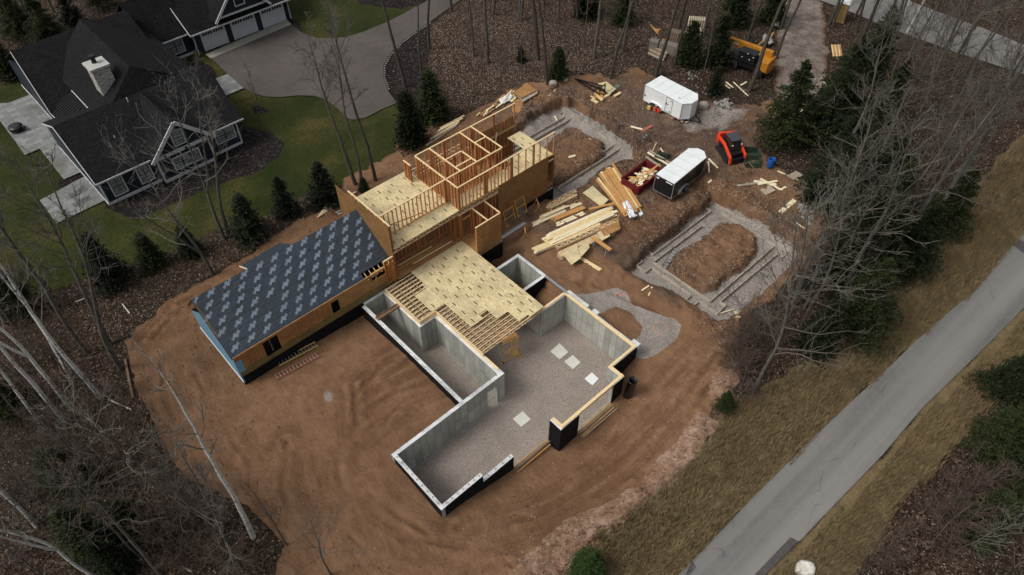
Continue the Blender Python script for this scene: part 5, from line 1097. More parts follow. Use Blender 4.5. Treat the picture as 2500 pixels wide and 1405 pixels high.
# ------------------------------------------------------------------ trailers
def wheel(par, x, y, r, w, rimm='rim', name='wheel'):
    q = MB(); q.tube([(x, y - w/2, r), (x, y - w/2 + .03, r), (x, y + w/2 - .03, r), (x, y + w/2, r)], [r * .9, r, r, r * .9], 20); o = q.build(name, M['rubber'], par, True)
    q = MB(); q.cyl((x, y - w/2 - .012, r), r * .55, w + .024, 14, axis='y'); q.build('rim', M[rimm], o); return o
def trailer(name, lab, A, B, C, hroof, body, edge, wall, side_door=None, near=1):
    """A rear near, B front near, C rear far roof corners in px; local x forward, near side at y = 0"""
    a = zt(*A, hroof); b_ = zt(*B, hroof); z0 = min(a.z, b_.z) - hroof; a.z = b_.z = 0; c = G(*C, z0 + hroof); c.z = 0
    d = b_ - a; L = d.length; an = math.atan2(d.y, d.x); y = Vector((-math.sin(an), math.cos(an), 0)); W = abs((c - a).dot(y)); sg = 1 if (c - a).dot(y) > 0 else -1
    t = thing(name, lab, 'trailer', (a.x, a.y, z0 - .0), an); Y = lambda v: v * sg
    zb = .42; zr = hroof; ns = .75
    out = [(0, 0), (L, 0), (L + ns * .75, W * .32), (L + ns * .75, W * .68), (L, W), (0, W)]; out = [(p[0], Y(p[1])) for p in out]
    if sg < 0: out = out[::-1]
    q = MB(); q.prism(out, zb, zr - .05); bevel(q.build('body', M[wall], t), .03)
    o2 = [((p[0] - L/2) * 1.006 + L/2, (p[1] - Y(W/2)) * 1.012 + Y(W/2)) for p in out]
    q = MB(); q.prism(o2, zr - .05, zr); rf = bevel(q.build('roof', M['roofwhite'], t), .02)
    q = MB()
    for k in range(1, 5): x = L * k / 4.6; q.box(x - .01, x + .01, min(0, Y(W)) + .03, max(0, Y(W)) - .03, zr, zr + .006)
    q.build('roof_seam', M['seamgrey'], rf)
    q = MB()
    for i in range(6): p0, p1 = o2[i], o2[(i+1) % 6]; q.beam((p0[0], p0[1], zr - .06), (p1[0], p1[1], zr - .06), .03, .05); q.beam((p0[0], p0[1], zb + .03), (p1[0], p1[1], zb + .03), .03, .06)
    for p0 in o2: q.beam((p0[0], p0[1], zb), (p0[0], p0[1], zr - .03), .05, .05)
    q.build('edge_trim', M[edge], t)
    # wheel arch, tandem wheels
    xc = L * .36
    q = MB(); pts = [(xc + .72 * math.cos(R(180 - 180 * k / 12)) * 1.05, Y(-.09), .36 + .5 * math.sin(R(180 * k / 12)) ** .6) for k in range(13)]
    for p0, p1 in zip(pts, pts[1:]): q.beam(p0, p1, .22, .03, up=(0, 0, 1))
    q.build('mudguard', M['rim' if edge != 'trim' else 'white'], t)
    for dx in (-.36, .36):
        wheel(t, xc + dx, Y(-.04), .33, .2); wheel(t, xc + dx, Y(W + .04), .33, .2)
    q = MB(); q.box(-.0, L, Y(W * .25) - .04, Y(W * .25) + .04, .3, .42); q.box(0, L, Y(W * .75) - .04, Y(W * .75) + .04, .3, .42); q.beam((L, Y(W*.1), .36), (L + 1.7, Y(W/2), .4), .07, .1); q.beam((L, Y(W*.9), .36), (L + 1.7, Y(W/2), .4), .07, .1); q.cyl((L + 1.45, Y(W/2), .05), .04, .9, 10); q.build('hitch_frame', M['blackp'], t)
    if side_door:
        x0, x1 = side_door; q = MB()
        for p0, p1 in (((x0, .52), (x0, zr - .12)), ((x1, .52), (x1, zr - .12)), ((x0, .52), (x1, .52)), ((x0, zr - .12), (x1, zr - .12))): q.beam((p0[0], Y(-.012), p0[1]), (p1[0], Y(-.012), p1[1]), .02, .028)
        dr = q.build('side_door', M['blackframe'], t); q = MB(); zm = (zr + .5) / 2
        q.box(x0 + .03, x0 + .3, Y(-.03) - .012, Y(-.03) + .012, zm - .03, zm + .03); q.box(x0 - .02, x0 + .05, Y(-.03) - .015, Y(-.03) + .015, zm - .1, zm + .1); q.build('handle', M['blackframe'], dr)
        for z in (.7, zr - .35): q = MB(); q.box(x1 - .28, x1 + .06, Y(-.025) - .01, Y(-.025) + .01, z - .02, z + .02); q.build('hinge', M['blackframe'], dr)
    return t, L, W, Y, zr
t, L, W, Y, zr = trailer('cargo_trailer', 'white box trailer with a white roof and tandem wheels beside the grey boulder', (1576.8, 206.5), (1666.6, 250.9), (1608.5, 181.3), 2.15, 'white', 'trim', 'white', side_door=(2.62, 3.35))
q = MB(); q.cyl((.12, Y(-.02), 1.02), .085, .04, 14, axis='y'); q.build('side_vent', M['blackframe'], t)
tm = text_mesh('Continental', .2, -.004)
q = MB(); q.add([(1.95 + v[0], Y(-.008), 1.55 + v[1]) for v in tm[0]], tm[1]); q.add([(2.15 + .05 * math.cos(a), Y(-.008), 1.8 + .05 * math.sin(a)) for a in [R(72 * k) for k in range(5)]], [(0,1,2,3,4)]); q.build('side_lettering', M['seamgrey'], t)
q = MB(); q.box(3.5, 3.75, Y(.5) - .1, Y(.5) + .1, zr, zr + .05); q.build('roof_vent', M['trim'], t)
t, L, W, Y, zr = trailer('cargo_trailer', 'black box trailer with a pale grey roof parked against the red bin', (1646.5, 448.5), (1725.1, 382.7), (1603.8, 423.7), 2.1, 'blackp', 'rim', 'blackp', side_door=(3.55, 4.2))
q = MB(); q.box(-.03, -.015, min(Y(.1), Y(W-.1)), max(Y(.1), Y(W-.1)), .5, 1.95); o = q.build('rear_door', M['blackp'], t)
q = MB(); q.box(-.045, -.03, min(Y(W-.1), Y(W-.35)), max(Y(W-.1), Y(W-.35)), 1.78, 1.9); q.box(-.045, -.03, min(Y(.15), Y(.75)), max(Y(.15), Y(.75)), 1.84, 1.93); q.build('rear_sticker', M['white'], t)
for v in (.12, W - .12): q = MB(); q.box(-.06, -.03, Y(v) - .04, Y(v) + .04, .62, .76); q.build('tail_lamp', M['red'], t)
# red debris bin on wheels
cr = [zt(*p, .95) for p in ((1556.9,460.4), (1516.7,437.4), (1575.6,392), (1612,412))]
d = cr[2] - cr[1]; an = math.atan2(d.y, d.x); L = d.length; Wb = (cr[0] - cr[1]).length; z0 = sum(c.z for c in cr) / 4 - .95; y = Vector((-math.sin(an), math.cos(an), 0)); sg = 1 if (cr[0] - cr[1]).dot(y) > 0 else -1
bn = thing('debris_bin', 'low dark red debris bin full of pale wood scraps beside the black trailer', 'bin', (cr[1].x, cr[1].y, z0), an)
q = MB(); y0, y1 = (0, Wb) if sg > 0 else (-Wb, 0)
q.box(0, L, y0, y0 + .07, .2, .95); q.box(0, L, y1 - .07, y1, .2, .95); q.box(0, .07, y0 + .07, y1 - .07, .2, .95); q.box(L - .07, L, y0 + .07, y1 - .07, .2, .95); q.box(.07, L - .07, y0 + .07, y1 - .07, .2, .28); bevel(q.build('box', M['red'], bn), .02)
q = MB()
for a_, b_ in (((0,y0),(L,y0)),((0,y1),(L,y1)),((0,y0),(0,y1)),((L,y0),(L,y1))): q.beam((*a_, .95), (*b_, .95), .13, .07)
q.build('rim_rail', M['red'], bn); q = MB(); q.cyl((.12, (y0+y1)/2, .3), .1, .25, 10); q.beam((L, (y0+y1)/2, .3), (L + .5, (y0+y1)/2, .3), .1, .1); q.build('coupling', M['blackp'], bn)
rr = random.Random(5); Mw = Matrix.Translation((cr[1].x, cr[1].y, z0)) @ Matrix.Rotation(an, 4, 'Z')
for k in range(46):
    x = rr.uniform(.5, L - .5); yy = rr.uniform(y0 + .4, y1 - .4); ln = rr.uniform(.3, 1.1); q = MB(); q.box(-ln/2, ln/2, -rr.uniform(.04, .16), rr.uniform(.04, .16), -.02, .02); o = q.build('wood_scrap', M[rr.choice(['board', 'board2', 'board2', 'osb_new', 'board3'])])
    p = Mw @ Vector((x, yy, .33 + .35 * (1 - abs(2 * x / L - 1)) * rr.random() + .12)); o.location = p; o.rotation_euler = (rr.uniform(-.3, .3), rr.uniform(-.3, .3), rr.uniform(0, 6)); tag(o, 'pale wood scrap in the heap inside the red bin', 'scrap', 'wood scraps in the red bin')
q = MB(); q.beam((L * .4, (y0+y1)/2, .6), (L + .1, y0 + (y1-y0) * .75 if sg > 0 else y1 - (y1-y0)*.75, 1.25), .14, .06); o = q.build('board', M['board3']); o.location = bn.location; o.rotation_euler = (0, 0, an); tag(o, 'pinkish board sticking up out of the red bin', 'board')
for p0, p1, m_, lab in (((1576,389),(1612,413),'oldwood','grey plank lying along the far end of the red bin'), ((1580,378),(1630,408),'board2','white board between the red bin and the green crates'), ((1584,373),(1640,407),'oldwood','outer grey board between the red bin and the green crates')): seg3(p0, p1, .25, w=.2, h=.06, mat=m_, lab=lab)
def crate(u, v, ang, sx, sy, sz, mat, lab, name='bucket', cat='bucket', gp=None):
    p = T(u, v); t = thing(name, lab, cat, p, R(ang), gp); q = MB(); q.box(-sx/2, sx/2, -sy/2, -sy/2 + .03, 0, sz); q.box(-sx/2, sx/2, sy/2 - .03, sy/2, 0, sz * .5); q.box(-sx/2, -sx/2 + .03, -sy/2 + .03, sy/2 - .03, 0, sz * .8); q.box(sx/2 - .03, sx/2, -sy/2 + .03, sy/2 - .03, 0, sz * .8); q.box(-sx/2 + .03, sx/2 - .03, -sy/2 + .03, sy/2 - .03, 0, .04); q.build('shell', M[mat], t)
    q = MB(); q.box(-sx/2 - .02, sx/2 + .02, -sy/2 - .05, -sy/2, sz - .1, sz + .02); q.box(-sx/2, sx/2, sy/2, sy/2 + .12, 0, .06); q.build('lip', M[mat], t); return t
crate(1612, 393, -30, 1.0, .6, .55, 'green', 'green steel crate beside the white boards, nearer the red bin'); crate(1619, 384, -30, 1.0, .6, .6, 'green', 'green steel crate beside the white boards, farther from the red bin')
crate(1833, 380, 178, 1.25, .85, .6, 'green', 'dark green loader bucket beside the orange machine, the farther one with a white label'); crate(1835, 399, 178, 1.35, .85, .55, 'green', 'dark green loader bucket beside the orange machine, the nearer one')
# track loader ---------------------------------------------------------------
a = T(1757, 356); b_ = T(1797, 412); an = math.atan2((b_-a).y, (b_-a).x); c = (a + b_) / 2 + Vector((.25, .3, 0)); tl = thing('track_loader', 'compact orange tracked loader with a black cab standing beside the black trailer', 'loader', (c.x, c.y, min(a.z, b_.z)), an)
for y in (-.78, .78):
    pts = [(-1.15, .28), (-1.0, .08), (.85, .08), (1.12, .24), (.9, .52), (-.75, .72), (-1.1, .55)]; q = MB()
    poly = pts; n = len(poly); vs = [(p[0], y - .2, p[1]) for p in poly] + [(p[0], y + .2, p[1]) for p in poly]; q.add(vs, [tuple(range(n))[::-1], tuple(range(n, 2*n))] + [(i, (i+1) % n, n + (i+1) % n, n + i) for i in range(n)])
    P3 = [Vector((p[0], y, p[1])) for p in poly]
    for i in range(n):
        p0, p1 = P3[i], P3[(i+1) % n]; m = max(1, int((p1-p0).length / .13))
        for k in range(m): c_ = p0 + (p1 - p0) * (k + .5) / m; q.beam(c_ - Vector((0, .2, 0)), c_ + Vector((0, .2, 0)), .05, .07)
    q.build('track', M['rubber'], tl)
q = MB(); q.box(-1.25, 1.0, -.55, .55, .35, 1.0); q.box(-1.35, -.75, -.62, .62, .7, 1.45); bevel(q.build('body', M['blackp'], tl), .04); q = MB(); q.box(-1.42, -1.1, -.66, .66, .75, 1.5); bevel(q.build('rear_hood', M['orange'], tl), .06)
q = MB(); q.add([(-.75,-.52,1.0),(.62,-.52,1.0),(.62,.52,1.0),(-.75,.52,1.0),(-.68,-.46,2.0),(.42,-.46,2.0),(.42,.46,2.0),(-.68,.46,2.0)], [(3,2,1,0),(4,5,6,7),(0,1,5,4),(2,3,7,6),(3,0,4,7),(1,2,6,5)]); cab = bevel(q.build('cab', M['glass_dark'], tl), .03)
q = MB(); q.box(-.74, .5, -.5, .5, 2.0, 2.08); bevel(q.build('cab_roof', pm('cab_roof_grey', (.055,.062,.070), .5, .1), cab), .03)
for y in (-.74, .74):
    q = MB(); q.beam((-1.35, y, 1.45), (-.2, y, 1.35), .22, .26); q.beam((-.25, y, 1.38), (1.15, y, .75), .2, .24); q.beam((1.1, y, .85), (1.25, y, .2), .2, .22); q.beam((-1.35, y, 1.5), (-1.2, y, .9), .2, .3); bevel(q.build('lift_arm', M['orange'], tl), .03)
q = MB(); q.beam((-1.25, -.8, 1.75), (-1.25, .8, 1.5), .3, .28); bevel(q.build('rear_crossbar', M['orange'], tl), .03); q = MB(); q.box(1.2, 1.36, -.6, .6, .15, .65); q.box(.95, 1.2, -.6, .6, .35, .55); q.build('tool_plate', M['blackp'], tl)
for y in (-.45, .45): q = MB(); q.box(.6, .66, y - .06, y + .06, 1.62, 1.72); q.build('work_lamp', M['white'], tl)
# skid frame, barrel
P = [(1776,423),(1825,408),(1839,425),(1790,440)]; pp = [T(*p) for p in P]; c = sum(pp, Vector()) / 4; t = thing('steel_rack', 'rusty ladder shaped steel frame lying below the loader buckets', 'frame', c, 0); q = MB()
rel = [p - c for p in pp]
for z in (.5,):
    for i in range(4): a_, b_ = rel[i].copy(), rel[(i+1) % 4].copy(); q.tube([a_ + Vector((0,0,z)), b_ + Vector((0,0,z))], .035, 6)
    for k in (.33, .66): q.tube([rel[0].lerp(rel[1], k) + Vector((0,0,z)), rel[3].lerp(rel[2], k) + Vector((0,0,z))], .035, 6)
for k in (.4, .8): m = rel[3].lerp(rel[2], k); q.tube([m + Vector((0,0,.5)), m + Vector((.25,.2,.0))], .03, 6); q.tube([m + Vector((0,0,.5)), m + Vector((-.2,.25,.0))], .03, 6)
q.build('frame_tubes', M['rust'], t)
p = T(1879, 408); t = thing('plastic_barrel', 'open bright blue plastic barrel standing under the evergreen edge', 'barrel', p, 0); q = MB(); q.revolve([(.0,.0),(.27,.0),(.30,.1),(.31,.45),(.30,.8),(.285,.88),(.26,.88),(.25,.8),(.25,.12),(0,.12)], 22); q.build('shell', M['blue'], t, True); q = MB(); q.tube([(.3*math.cos(R(k*30)), .3*math.sin(R(k*30)), .87) for k in range(12)], .02, 5, closed=True); q.build('rim', M['blue'], t)
# telehandler ---------------------------------------------------------------
a = T(1798, 118); b_ = T(1862, 178); an = R(-38); c = T(1826, 170); th = thing('telehandler', 'yellow telescopic handler with a black cab half hidden among trunks by the entrance track', 'telehandler', (c.x, c.y, c.z), an)
q = MB(); q.box(-2.1, 2.0, -.8, .8, .5, 1.25); bevel(q.build('chassis', M['blackp'], th), .05); q = MB(); q.box(1.15, 2.2, -.95, .95, .75, 1.85); q.box(1.9, 2.3, -.7, .7, .55, 1.3); bevel(q.build('engine_hood', M['yellow'], th), .08)
q = MB(); q.box(-1.1, .75, -.95, .1, 1.1, 2.25); cb_ = bevel(q.build('cab', M['blackp'], th), .06)
q = MB(); q.beam((1.9, .55, 2.1), (-2.9, .55, 2.1), .45, .62); bevel(q.build('boom', M['yellow'], th), .03); q = MB(); q.beam((-2.9, .55, 2.0), (-3.2, .55, 1.0), .3, .3); q.box(-3.4, -3.2, -.2, 1.2, .35, 1.3); q.build('fork_carriage', M['blackp'], th)
q = MB(); q.box(.6, .95, -.3, .45, 2.0, 2.12); q.build('boom_guard', M['fibre_y'], th)
tm = text_mesh('JCB', .3, .01); q = MB(); q.add([(-2.0 + v[0] * 1.2, .318, 2.08 + v[1] * 1.2) for v in tm[0]], [f for f in tm[1]]); q.build('boom_lettering', M['white'], th)
for x in (-1.35, 1.35):
    for y in (-.92, .92): wheel(th, x, y, .5, .36, 'blackp')
q = MB()
for x, z in ((-.7, 1.6), (.1, 1.55), (.45, 1.9), (-.2, 2.1)): q.box(x, x + .12, -.962, -.952, z, z + .08)
q.build('decal', M['white'], th)
# fuel cans and blocks by the white trailer, steps
for (u, v, m_, lab) in ((1584, 268, 'fibre_y', 'yellow fuel can beside the wheel arch of the white trailer'), (1591, 270, 'red', 'dark red fuel can second from the left by the trailer wheels'), (1598, 271, 'fibre_r', 'red and white fuel can third from the left by the trailer wheels'), (1607, 274, 'orange', 'bright red fuel can nearest the trailer wheel')):
    p = T(u, v); t = thing('fuel_can', lab, 'fuel can', p, R(-40), 'fuel cans'); q = MB(); q.box(-.17, .17, -.12, .12, 0, .42); bevel(q.build('shell', M[m_], t), .04); q = MB(); q.tube([(-.1,0,.42),(-.05,0,.52),(.08,0,.52),(.12,0,.42)], .02, 6); q.cyl((-.13,0,.42), .03, .08, 8); q.build('handle', M['blackp'], t)
seg3((1624,284), (1645,294), .1, w=.3, h=.2, mat='oldwood2', lab='timber step block below the side door of the white trailer', n='step_block', cat='block')
for k in range(14):
    u, v = 1672 + rr.uniform(-14, 12), 297 + rr.uniform(-7, 6); seg3((u, v), (u + rr.uniform(3, 11), v + rr.uniform(-5, 5)), .05 + .04 * (k % 3), w=.12, h=.04, mat=rr.choice(['board', 'board2', 'osb_new']), lab='small pale offcut in the heap at the nose of the white trailer', gp='offcuts at the trailer nose', n='wood_scrap', cat='scrap')
# dump of brackets, offcuts and a black boom attachment
p = T(1447, 222); t = thing('boom_attachment', 'black steel lattice boom attachment lying by the offcuts under the trees', 'attachment', p, R(-38)); q = MB()
for s_ in (-1, 1): q.beam((-2.2, 0, .5), (1.1, s_ * .45, .25), .09, .1); q.beam((1.1, s_ * .45, 0), (1.1, s_ * .45, 1.0), .09, .09)
q.beam((-2.2, 0, .55), (1.1, 0, .95), .1, .1); q.beam((1.1, -.45, .95), (1.1, .45, .95), .09, .09); q.beam((1.1, -.45, .1), (1.1, .45, .1), .09, .09)
for k in range(4): x = -1.4 + k * .6; w_ = .45 * (x + 2.2) / 3.3; q.beam((x, -w_, .4), (x + .3, 0, .72), .05, .05); q.beam((x, w_, .4), (x + .3, 0, .72), .05, .05)
q.build('lattice', M['blackp'], t)
panel_px([(1460,203),(1481,198),(1504,220),(1488,232)], .25, .06, 'osb_new', 'osb_sheet', 'yellow sheet under the green ladder at the edge of the clearing')
for k in range(14):
    u, v = 1441 + rr.uniform(0, 20), 226 + rr.uniform(0, 16); seg3((u, v), (u + rr.uniform(10, 18), v + rr.uniform(6, 12)), .1 + .08 * (k % 3), w=.11, h=.07, mat=rr.choice(['board3', 'board', 'board3']), lab='orange offcut in the heap under the lattice boom', gp='offcuts under the lattice boom', n='wood_scrap', cat='scrap')
for p0, p1, lab in (((1465,245),(1487,234),'yellow board in front of the green ladder'), ((1499,238),(1515,229),'pale board end right of the green ladder'), ((1444,246),(1459,254),'whitish block below the orange offcuts')): seg3(p0, p1, .1, w=.26, h=.14, mat='board2' if 'white' in lab else 'board', lab=lab)
# concrete formwork panels stacked under the trees
def panels(u, v, ang, n, lab, gp, L_=1.9, Hh=.62, mats=('oldwood', 'rockgrey')):
    p = T(u, v); src = []
    for k in range(n):
        q = MB(); q.box(-.035, .035, -.45, .45, 0, Hh * 1.6); o = q.build('form_panel', M[mats[k % 2]]); d = Vector((math.cos(R(ang)), math.sin(R(ang)), 0)) * (k * .115 - n * .057); o.location = p + d; o.rotation_euler = (0, 0, R(ang)); tag(o, lab, 'panel', gp)
panels(1633, 128, -32, 17, 'grey upright form panel in the longer leaning row among the trunks', 'longer row of form panels'); panels(1646, 98, -32, 11, 'brownish upright form panel in the row behind the longer one', 'row of form panels behind', mats=('oldwood2', 'oldwood')); panels(1596, 120, -20, 8, 'weathered upright form panel in the short row left of the tree trunk', 'short row of form panels')
panels(1700, 66, -8, 16, 'pale upright form panel in the rack farthest under the trees', 'far rack of form panels', mats=('board2', 'oldwood')); panels(1693, 84, -8, 14, 'whitish form panel in the front row of the far rack', 'front row of the far rack', Hh=.35, mats=('rockgrey', 'board2'))
for k in range(5): seg3((1582 + k*2, 132 - k*3), (1620 + k*2, 150 - k*3), .1 + .06*k, w=.25, h=.09, mat=['oldwood', 'oldwood2'][k % 2], lab='weathered timber in the low pile in front of the form panels', gp='low timber pile by the form panels')
for k in range(4): seg3((1616, 106 + k*3), (1632, 112 + k * 4), .5, w=.08, mat='board3', lab='orange stick across the form panels', gp='sticks across the form panels')
for k in range(4): seg3((1588 + k*3, 62 + k*4), (1606 + k * 2, 84 - k*4), .05, w=.1, mat='board3', lab='thin orange stick in the crossed heap behind the form panels', gp='crossed sticks')
# boards and tarp by the entrance track
for k in range(6): seg3((1851 + k*2, 112 - k*2), (1884 + k, 92 - k*2), .1 + .05 * (k % 2), w=.09, mat=['board', 'board3'][k % 2], lab='thin board under the grey tarp by the entrance track', gp='boards under the grey tarp')
cloth([(1860,88),(1882,82),(1888,106),(1870,110)], .45, 'tarp', 'tarp', 'crumpled grey tarp over thin boards by the entrance track', 'tarp', 5, .5); cloth([(1883,48),(1897,46),(1902,64),(1890,66)], .5, 'tarp', 'tarp', 'grey tarp heap under the trees at the left of the entrance track', 'tarp', 6, .6)
for k in range(6): seg3((2030 + k*4, 112), (2034 + k*4, 140), .1, w=.14, mat=['board', 'board3'][k % 2], lab='board in the small pile on the right edge of the entrance track', gp='boards right of the entrance track')
for k in range(5): seg3((2004 + k*2, 188 + k*3), (2013 + k*2, 220 + k*2), .1, w=.1, mat='oldwood', lab='grey board in the pile at the end of the entrance track', gp='grey boards at the track end')
for k in range(4): seg3((1942 + k*5, 282 - k*2), (1962 + k*5, 262 - k * 2), .1, w=.1, mat='board2', lab='pale board seen through the evergreen boughs', gp='boards behind the evergreen')
for p0, p1, lab in (((1772,202),(1790,216),'pale board left of the trunk below the telehandler'), ((1790,202),(1826,236),'long thin board pointing at the evergreens below the telehandler'), ((1771,210),(1782,218),'short white board below the telehandler'), ((1808,210),(1822,202),'small white stick beside the thick trunk'), ((1746,220),(1757,225),'short board beside the small evergreen')): seg3(p0, p1, .06, w=.16 if 'long' not in lab else .1, mat='board2', lab=lab)
# loose boards around
for p0, p1, w_, m_, lab in (((1730,389),(1752,412),.16,'board2','wide pale board between the black trailer nose and the loader'), ((1729,396),(1731,423),.13,'board2','narrow pale board beside the black trailer nose'), ((1800,455),(1845,449),.25,'oldwood','grey board ending at the crossed planks'), ((1840,444),(1895,452),.3,'board2','whitish plank at the top of the crossed planks'), ((1850,452),(1898,443),.22,'board2','whitish plank crossing toward the brush'), ((1856,438),(1906,465),.24,'board2','long plank lying diagonally over the crossed planks'),
  ((1862,472),(1885,460),.8,'oldwood','broad grey board panel under the crossed planks'), ((1906,465),(1918,458),.2,'board2','short white board right of the crossed planks'), ((1905,520),(1940,490),.4,'board2','pale plank pair lying alone below the crossed planks'), ((1898,419),(1966,449),.12,'board2','long thin white board lying toward the leaning trunk'), ((1930,436),(1952,424),.75,'oldwood','wide grey box lid beside the long thin board'),
  ((1922,452),(1972,486),.7,'oldwood2','broad brown plank pile below the box lid'), ((1956,450),(2008,478),.09,'board','thin board in the brush, upper one'), ((1956,458),(2006,488),.09,'board2','thin board in the brush, middle one'), ((1958,464),(2002,462),.08,'oldwood','thin grey board lying level in the brush'), ((1972,470),(1994,488),.1,'board3','thin reddish board in the brush'), ((1944,546),(1965,560),.1,'board2','small white stick above the bank right of the road footing'),
  ((1566,711),(1584,699),.1,'board2','pale stick on the dirt left of the road footing corner'), ((1583,723),(1592,702),.1,'board','yellow stick pointing at the road footing corner'), ((1796,762),(1802,776),.35,'board2','short pale board outside the footing corner nearest the haul road'), ((1748,770),(1790,756),.08,'board2','thin stake lying at the footing corner nearest the haul road'), ((1591,375),(1602,350),.07,'board','thin stick beside the trench ladder'), ((1612,363),(1624,381),.1,'board2','short stick above the green crates'), ((1548,392),(1562,389),.1,'board2','small stick on the dirt near the trench corner'),
  ((1540,310),(1568,318),.22,'board2','pale block bundle on the dirt above the trench'), ((1568,322),(1592,308),.3,'fibre_r','dark red steel plate on the dirt above the trench'), ((1388,386),(1405,381),.25,'board2','white board scrap on the nearer earth mound'), ((1437,340),(1443,342),.1,'board2','white scrap near the top of the nearer earth mound'), ((1342,236),(1356,221),.12,'board','stick by the boulders at the clearing edge'), ((1354,284),(1362,300),.15,'board2','white board stub at the footing corner behind the house'), ((1728,448),(1737,441),.15,'board2','white scrap beside the black trailer rear wheels')):
    seg3(p0, p1, .05, w=w_, mat=m_, lab=lab)
for (u, v, x, lab) in ((1620, 770, 0, ''), (1630, 778, 0, '')): seg3((u - 28, v - 18), (u + 12, v + 6 + x), .04, w=.04, h=.03, mat='rust', lab='thin rusty rod on the grey gravel patch', gp='rods on the gravel patch', n='rod', cat='rod')
# spray painted circle
q = MB()
for k in range(22):
    a0, a1 = R(k * 16.4), R((k + .8) * 16.4); g0 = G(1612 + 17 * math.cos(a0), 800 + 14 * math.sin(a0), 2); g1 = G(1612 + 17 * math.cos(a1), 800 + 14 * math.sin(a1), 2)
    g0.z = TZ(g0.x, g0.y) + .03; g1.z = TZ(g1.x, g1.y) + .03; q.beam(g0, g1, .07, .01)
for (u0, v0, u1, v1) in ((1505,715,1520,722),(1512,712,1516,726),(1500,722,1512,716),(1520,718,1530,726)):
    g0, g1 = T(u0, v0, .03), T(u1, v1, .03); q.beam(g0, g1, .09, .01)
tag(q.build('paint_mark', pm('pink_marking_paint', (.50,.25,.20), .8, .2)), kind='structure')
M['prock'] = pm('pale_rock', (.56,.54,.48), .9, .3, 2.5, bump=.6, bscale=5)
# boulders --------------------------------------------------------------
def rock(u, v, r, lab, mat='rock', gp=None, seed=1, name='boulder', flat=.75, z=0):
    q = MB(); bm = bmesh.new(); bmesh.ops.create_icosphere(bm, subdivisions=3, radius=1); rg = random.Random(seed); dirs = [Vector((rg.gauss(0,1), rg.gauss(0,1), rg.gauss(0,1))).normalized() for _ in range(9)]; off = [rg.uniform(.72, .95) for _ in range(9)]
    for vt in bm.verts:
        for d, o_ in zip(dirs, off):
            k = vt.co.dot(d)
            if k > o_: vt.co -= d * (k - o_)
    me = bpy.data.meshes.new(name); bm.to_mesh(me); bm.free(); me.materials.append(M[mat]); o = bpy.data.objects.new(name, me); COL.objects.link(o); p = T(u, v); o.location = p + Vector((0, 0, r * .35 + z)); o.scale = (r, r * rg.uniform(.75, 1), r * flat); o.rotation_euler = (rg.uniform(-.2,.2), rg.uniform(-.2,.2), rg.uniform(0, 6)); tag(o, lab, 'rock', gp); return o
rock(1717, 263, .55, 'large grey brown boulder behind the nose of the white trailer', seed=2); rock(1350, 208, .48, 'pale boulder at the clearing edge below the thick trunk', seed=3, mat='rock'); rock(1381, 198, .3, 'smaller pale stone right of the boulder at the clearing edge', seed=4, mat='rockgrey')
o = rock(1965, 1392, .62, 'white boulder beside the road at the bottom of the view', seed=8, mat='prock', flat=.6, z=-.12)
for k in range(34): u, v = 1768 + rr.gauss(0, 11), 259 + rr.gauss(0, 6); rock(u, v, rr.uniform(.1, .26), 'grey stone in the broken rock heap right of the large boulder', 'rockgrey', 'broken rock heap', seed=20 + k % 5, name='stone', z=rr.uniform(0, .2))
for k in range(26): u, v = 1640 + rr.uniform(0, 70), 188 + rr.uniform(-15, 50); rock(u + 20, v, rr.uniform(.06, .14), 'small pale stone scattered in the brush behind the white trailer', 'rockgrey', 'stones behind the white trailer', seed=30 + k % 4, name='stone')
for k in range(26): u, v = 1960 + rr.uniform(-15, 60), 505 + rr.uniform(-12, 12) + k; rock(u * .35 + 1945 * .65 + k * .8, 497 + k * 2 + rr.uniform(-4, 4), rr.uniform(.08, .2), 'pale stone in the line along the brush right of the planks', 'rockgrey', 'stones along the brush', seed=40 + k % 4, name='stone')
# portable toilet ---------------------------------------------------------------
p = T(2048, 50); t = thing('portable_toilet', 'tan portable toilet with a white roof standing beside the far road', 'portable toilet', p, R(60)); q = MB(); q.box(-.55, .55, -.55, .55, .1, 2.1); bevel(q.build('cabin', M['tan'], t), .06)
q = MB(); q.box(-.6, .6, -.6, .6, 2.1, 2.2); q.box(-.45, .45, -.45, .45, 2.2, 2.3); bevel(q.build('roof', M['white'], t), .05); q = MB(); q.box(-.62, .62, -.62, .62, 0, .12); q.build('skid', M['tan'], t); q = MB(); q.box(-.42, .42, -.57, -.55, .2, 2.0); dr = q.build('door', M['tan'], t); q = MB(); q.box(-.14, .14, -.585, -.57, 1.6, 1.8); q.build('sign', M['white'], dr)
# small wooden survey stakes, stone edging along the mulch
pts = [(1048,56),(1013.6,79),(979,105),(951,136),(937,161),(937,190),(949,222)]
k = 0
for a_, b_ in zip(pts, pts[1:]):
    n = max(2, int(math.hypot(b_[0]-a_[0], b_[1]-a_[1]) / 5))
    for i in range(n):
        g = G(a_[0] + (b_[0]-a_[0]) * i / n + 2, a_[1] + (b_[1]-a_[1]) * i / n, 2.56); q = MB(); q.box(-.10, .10, -.05, .05, 0, .06)
        if k == 0: e0 = q.build('edging_stone', M['rock']); o = e0
        else: o = e0.copy(); COL.objects.link(o)
        o.location = (g.x, g.y, 2.5); o.rotation_euler = (0, 0, k * .7); tag(o, 'small pale edging stone along the curved mulch bed of the driveway', 'edging stone', 'edging stones of the mulch bed'); k += 1
for (p0, p1, m_) in (((318,975),(323,912),'oldwood2'), ((455,730),(468,745),'board2')): pass
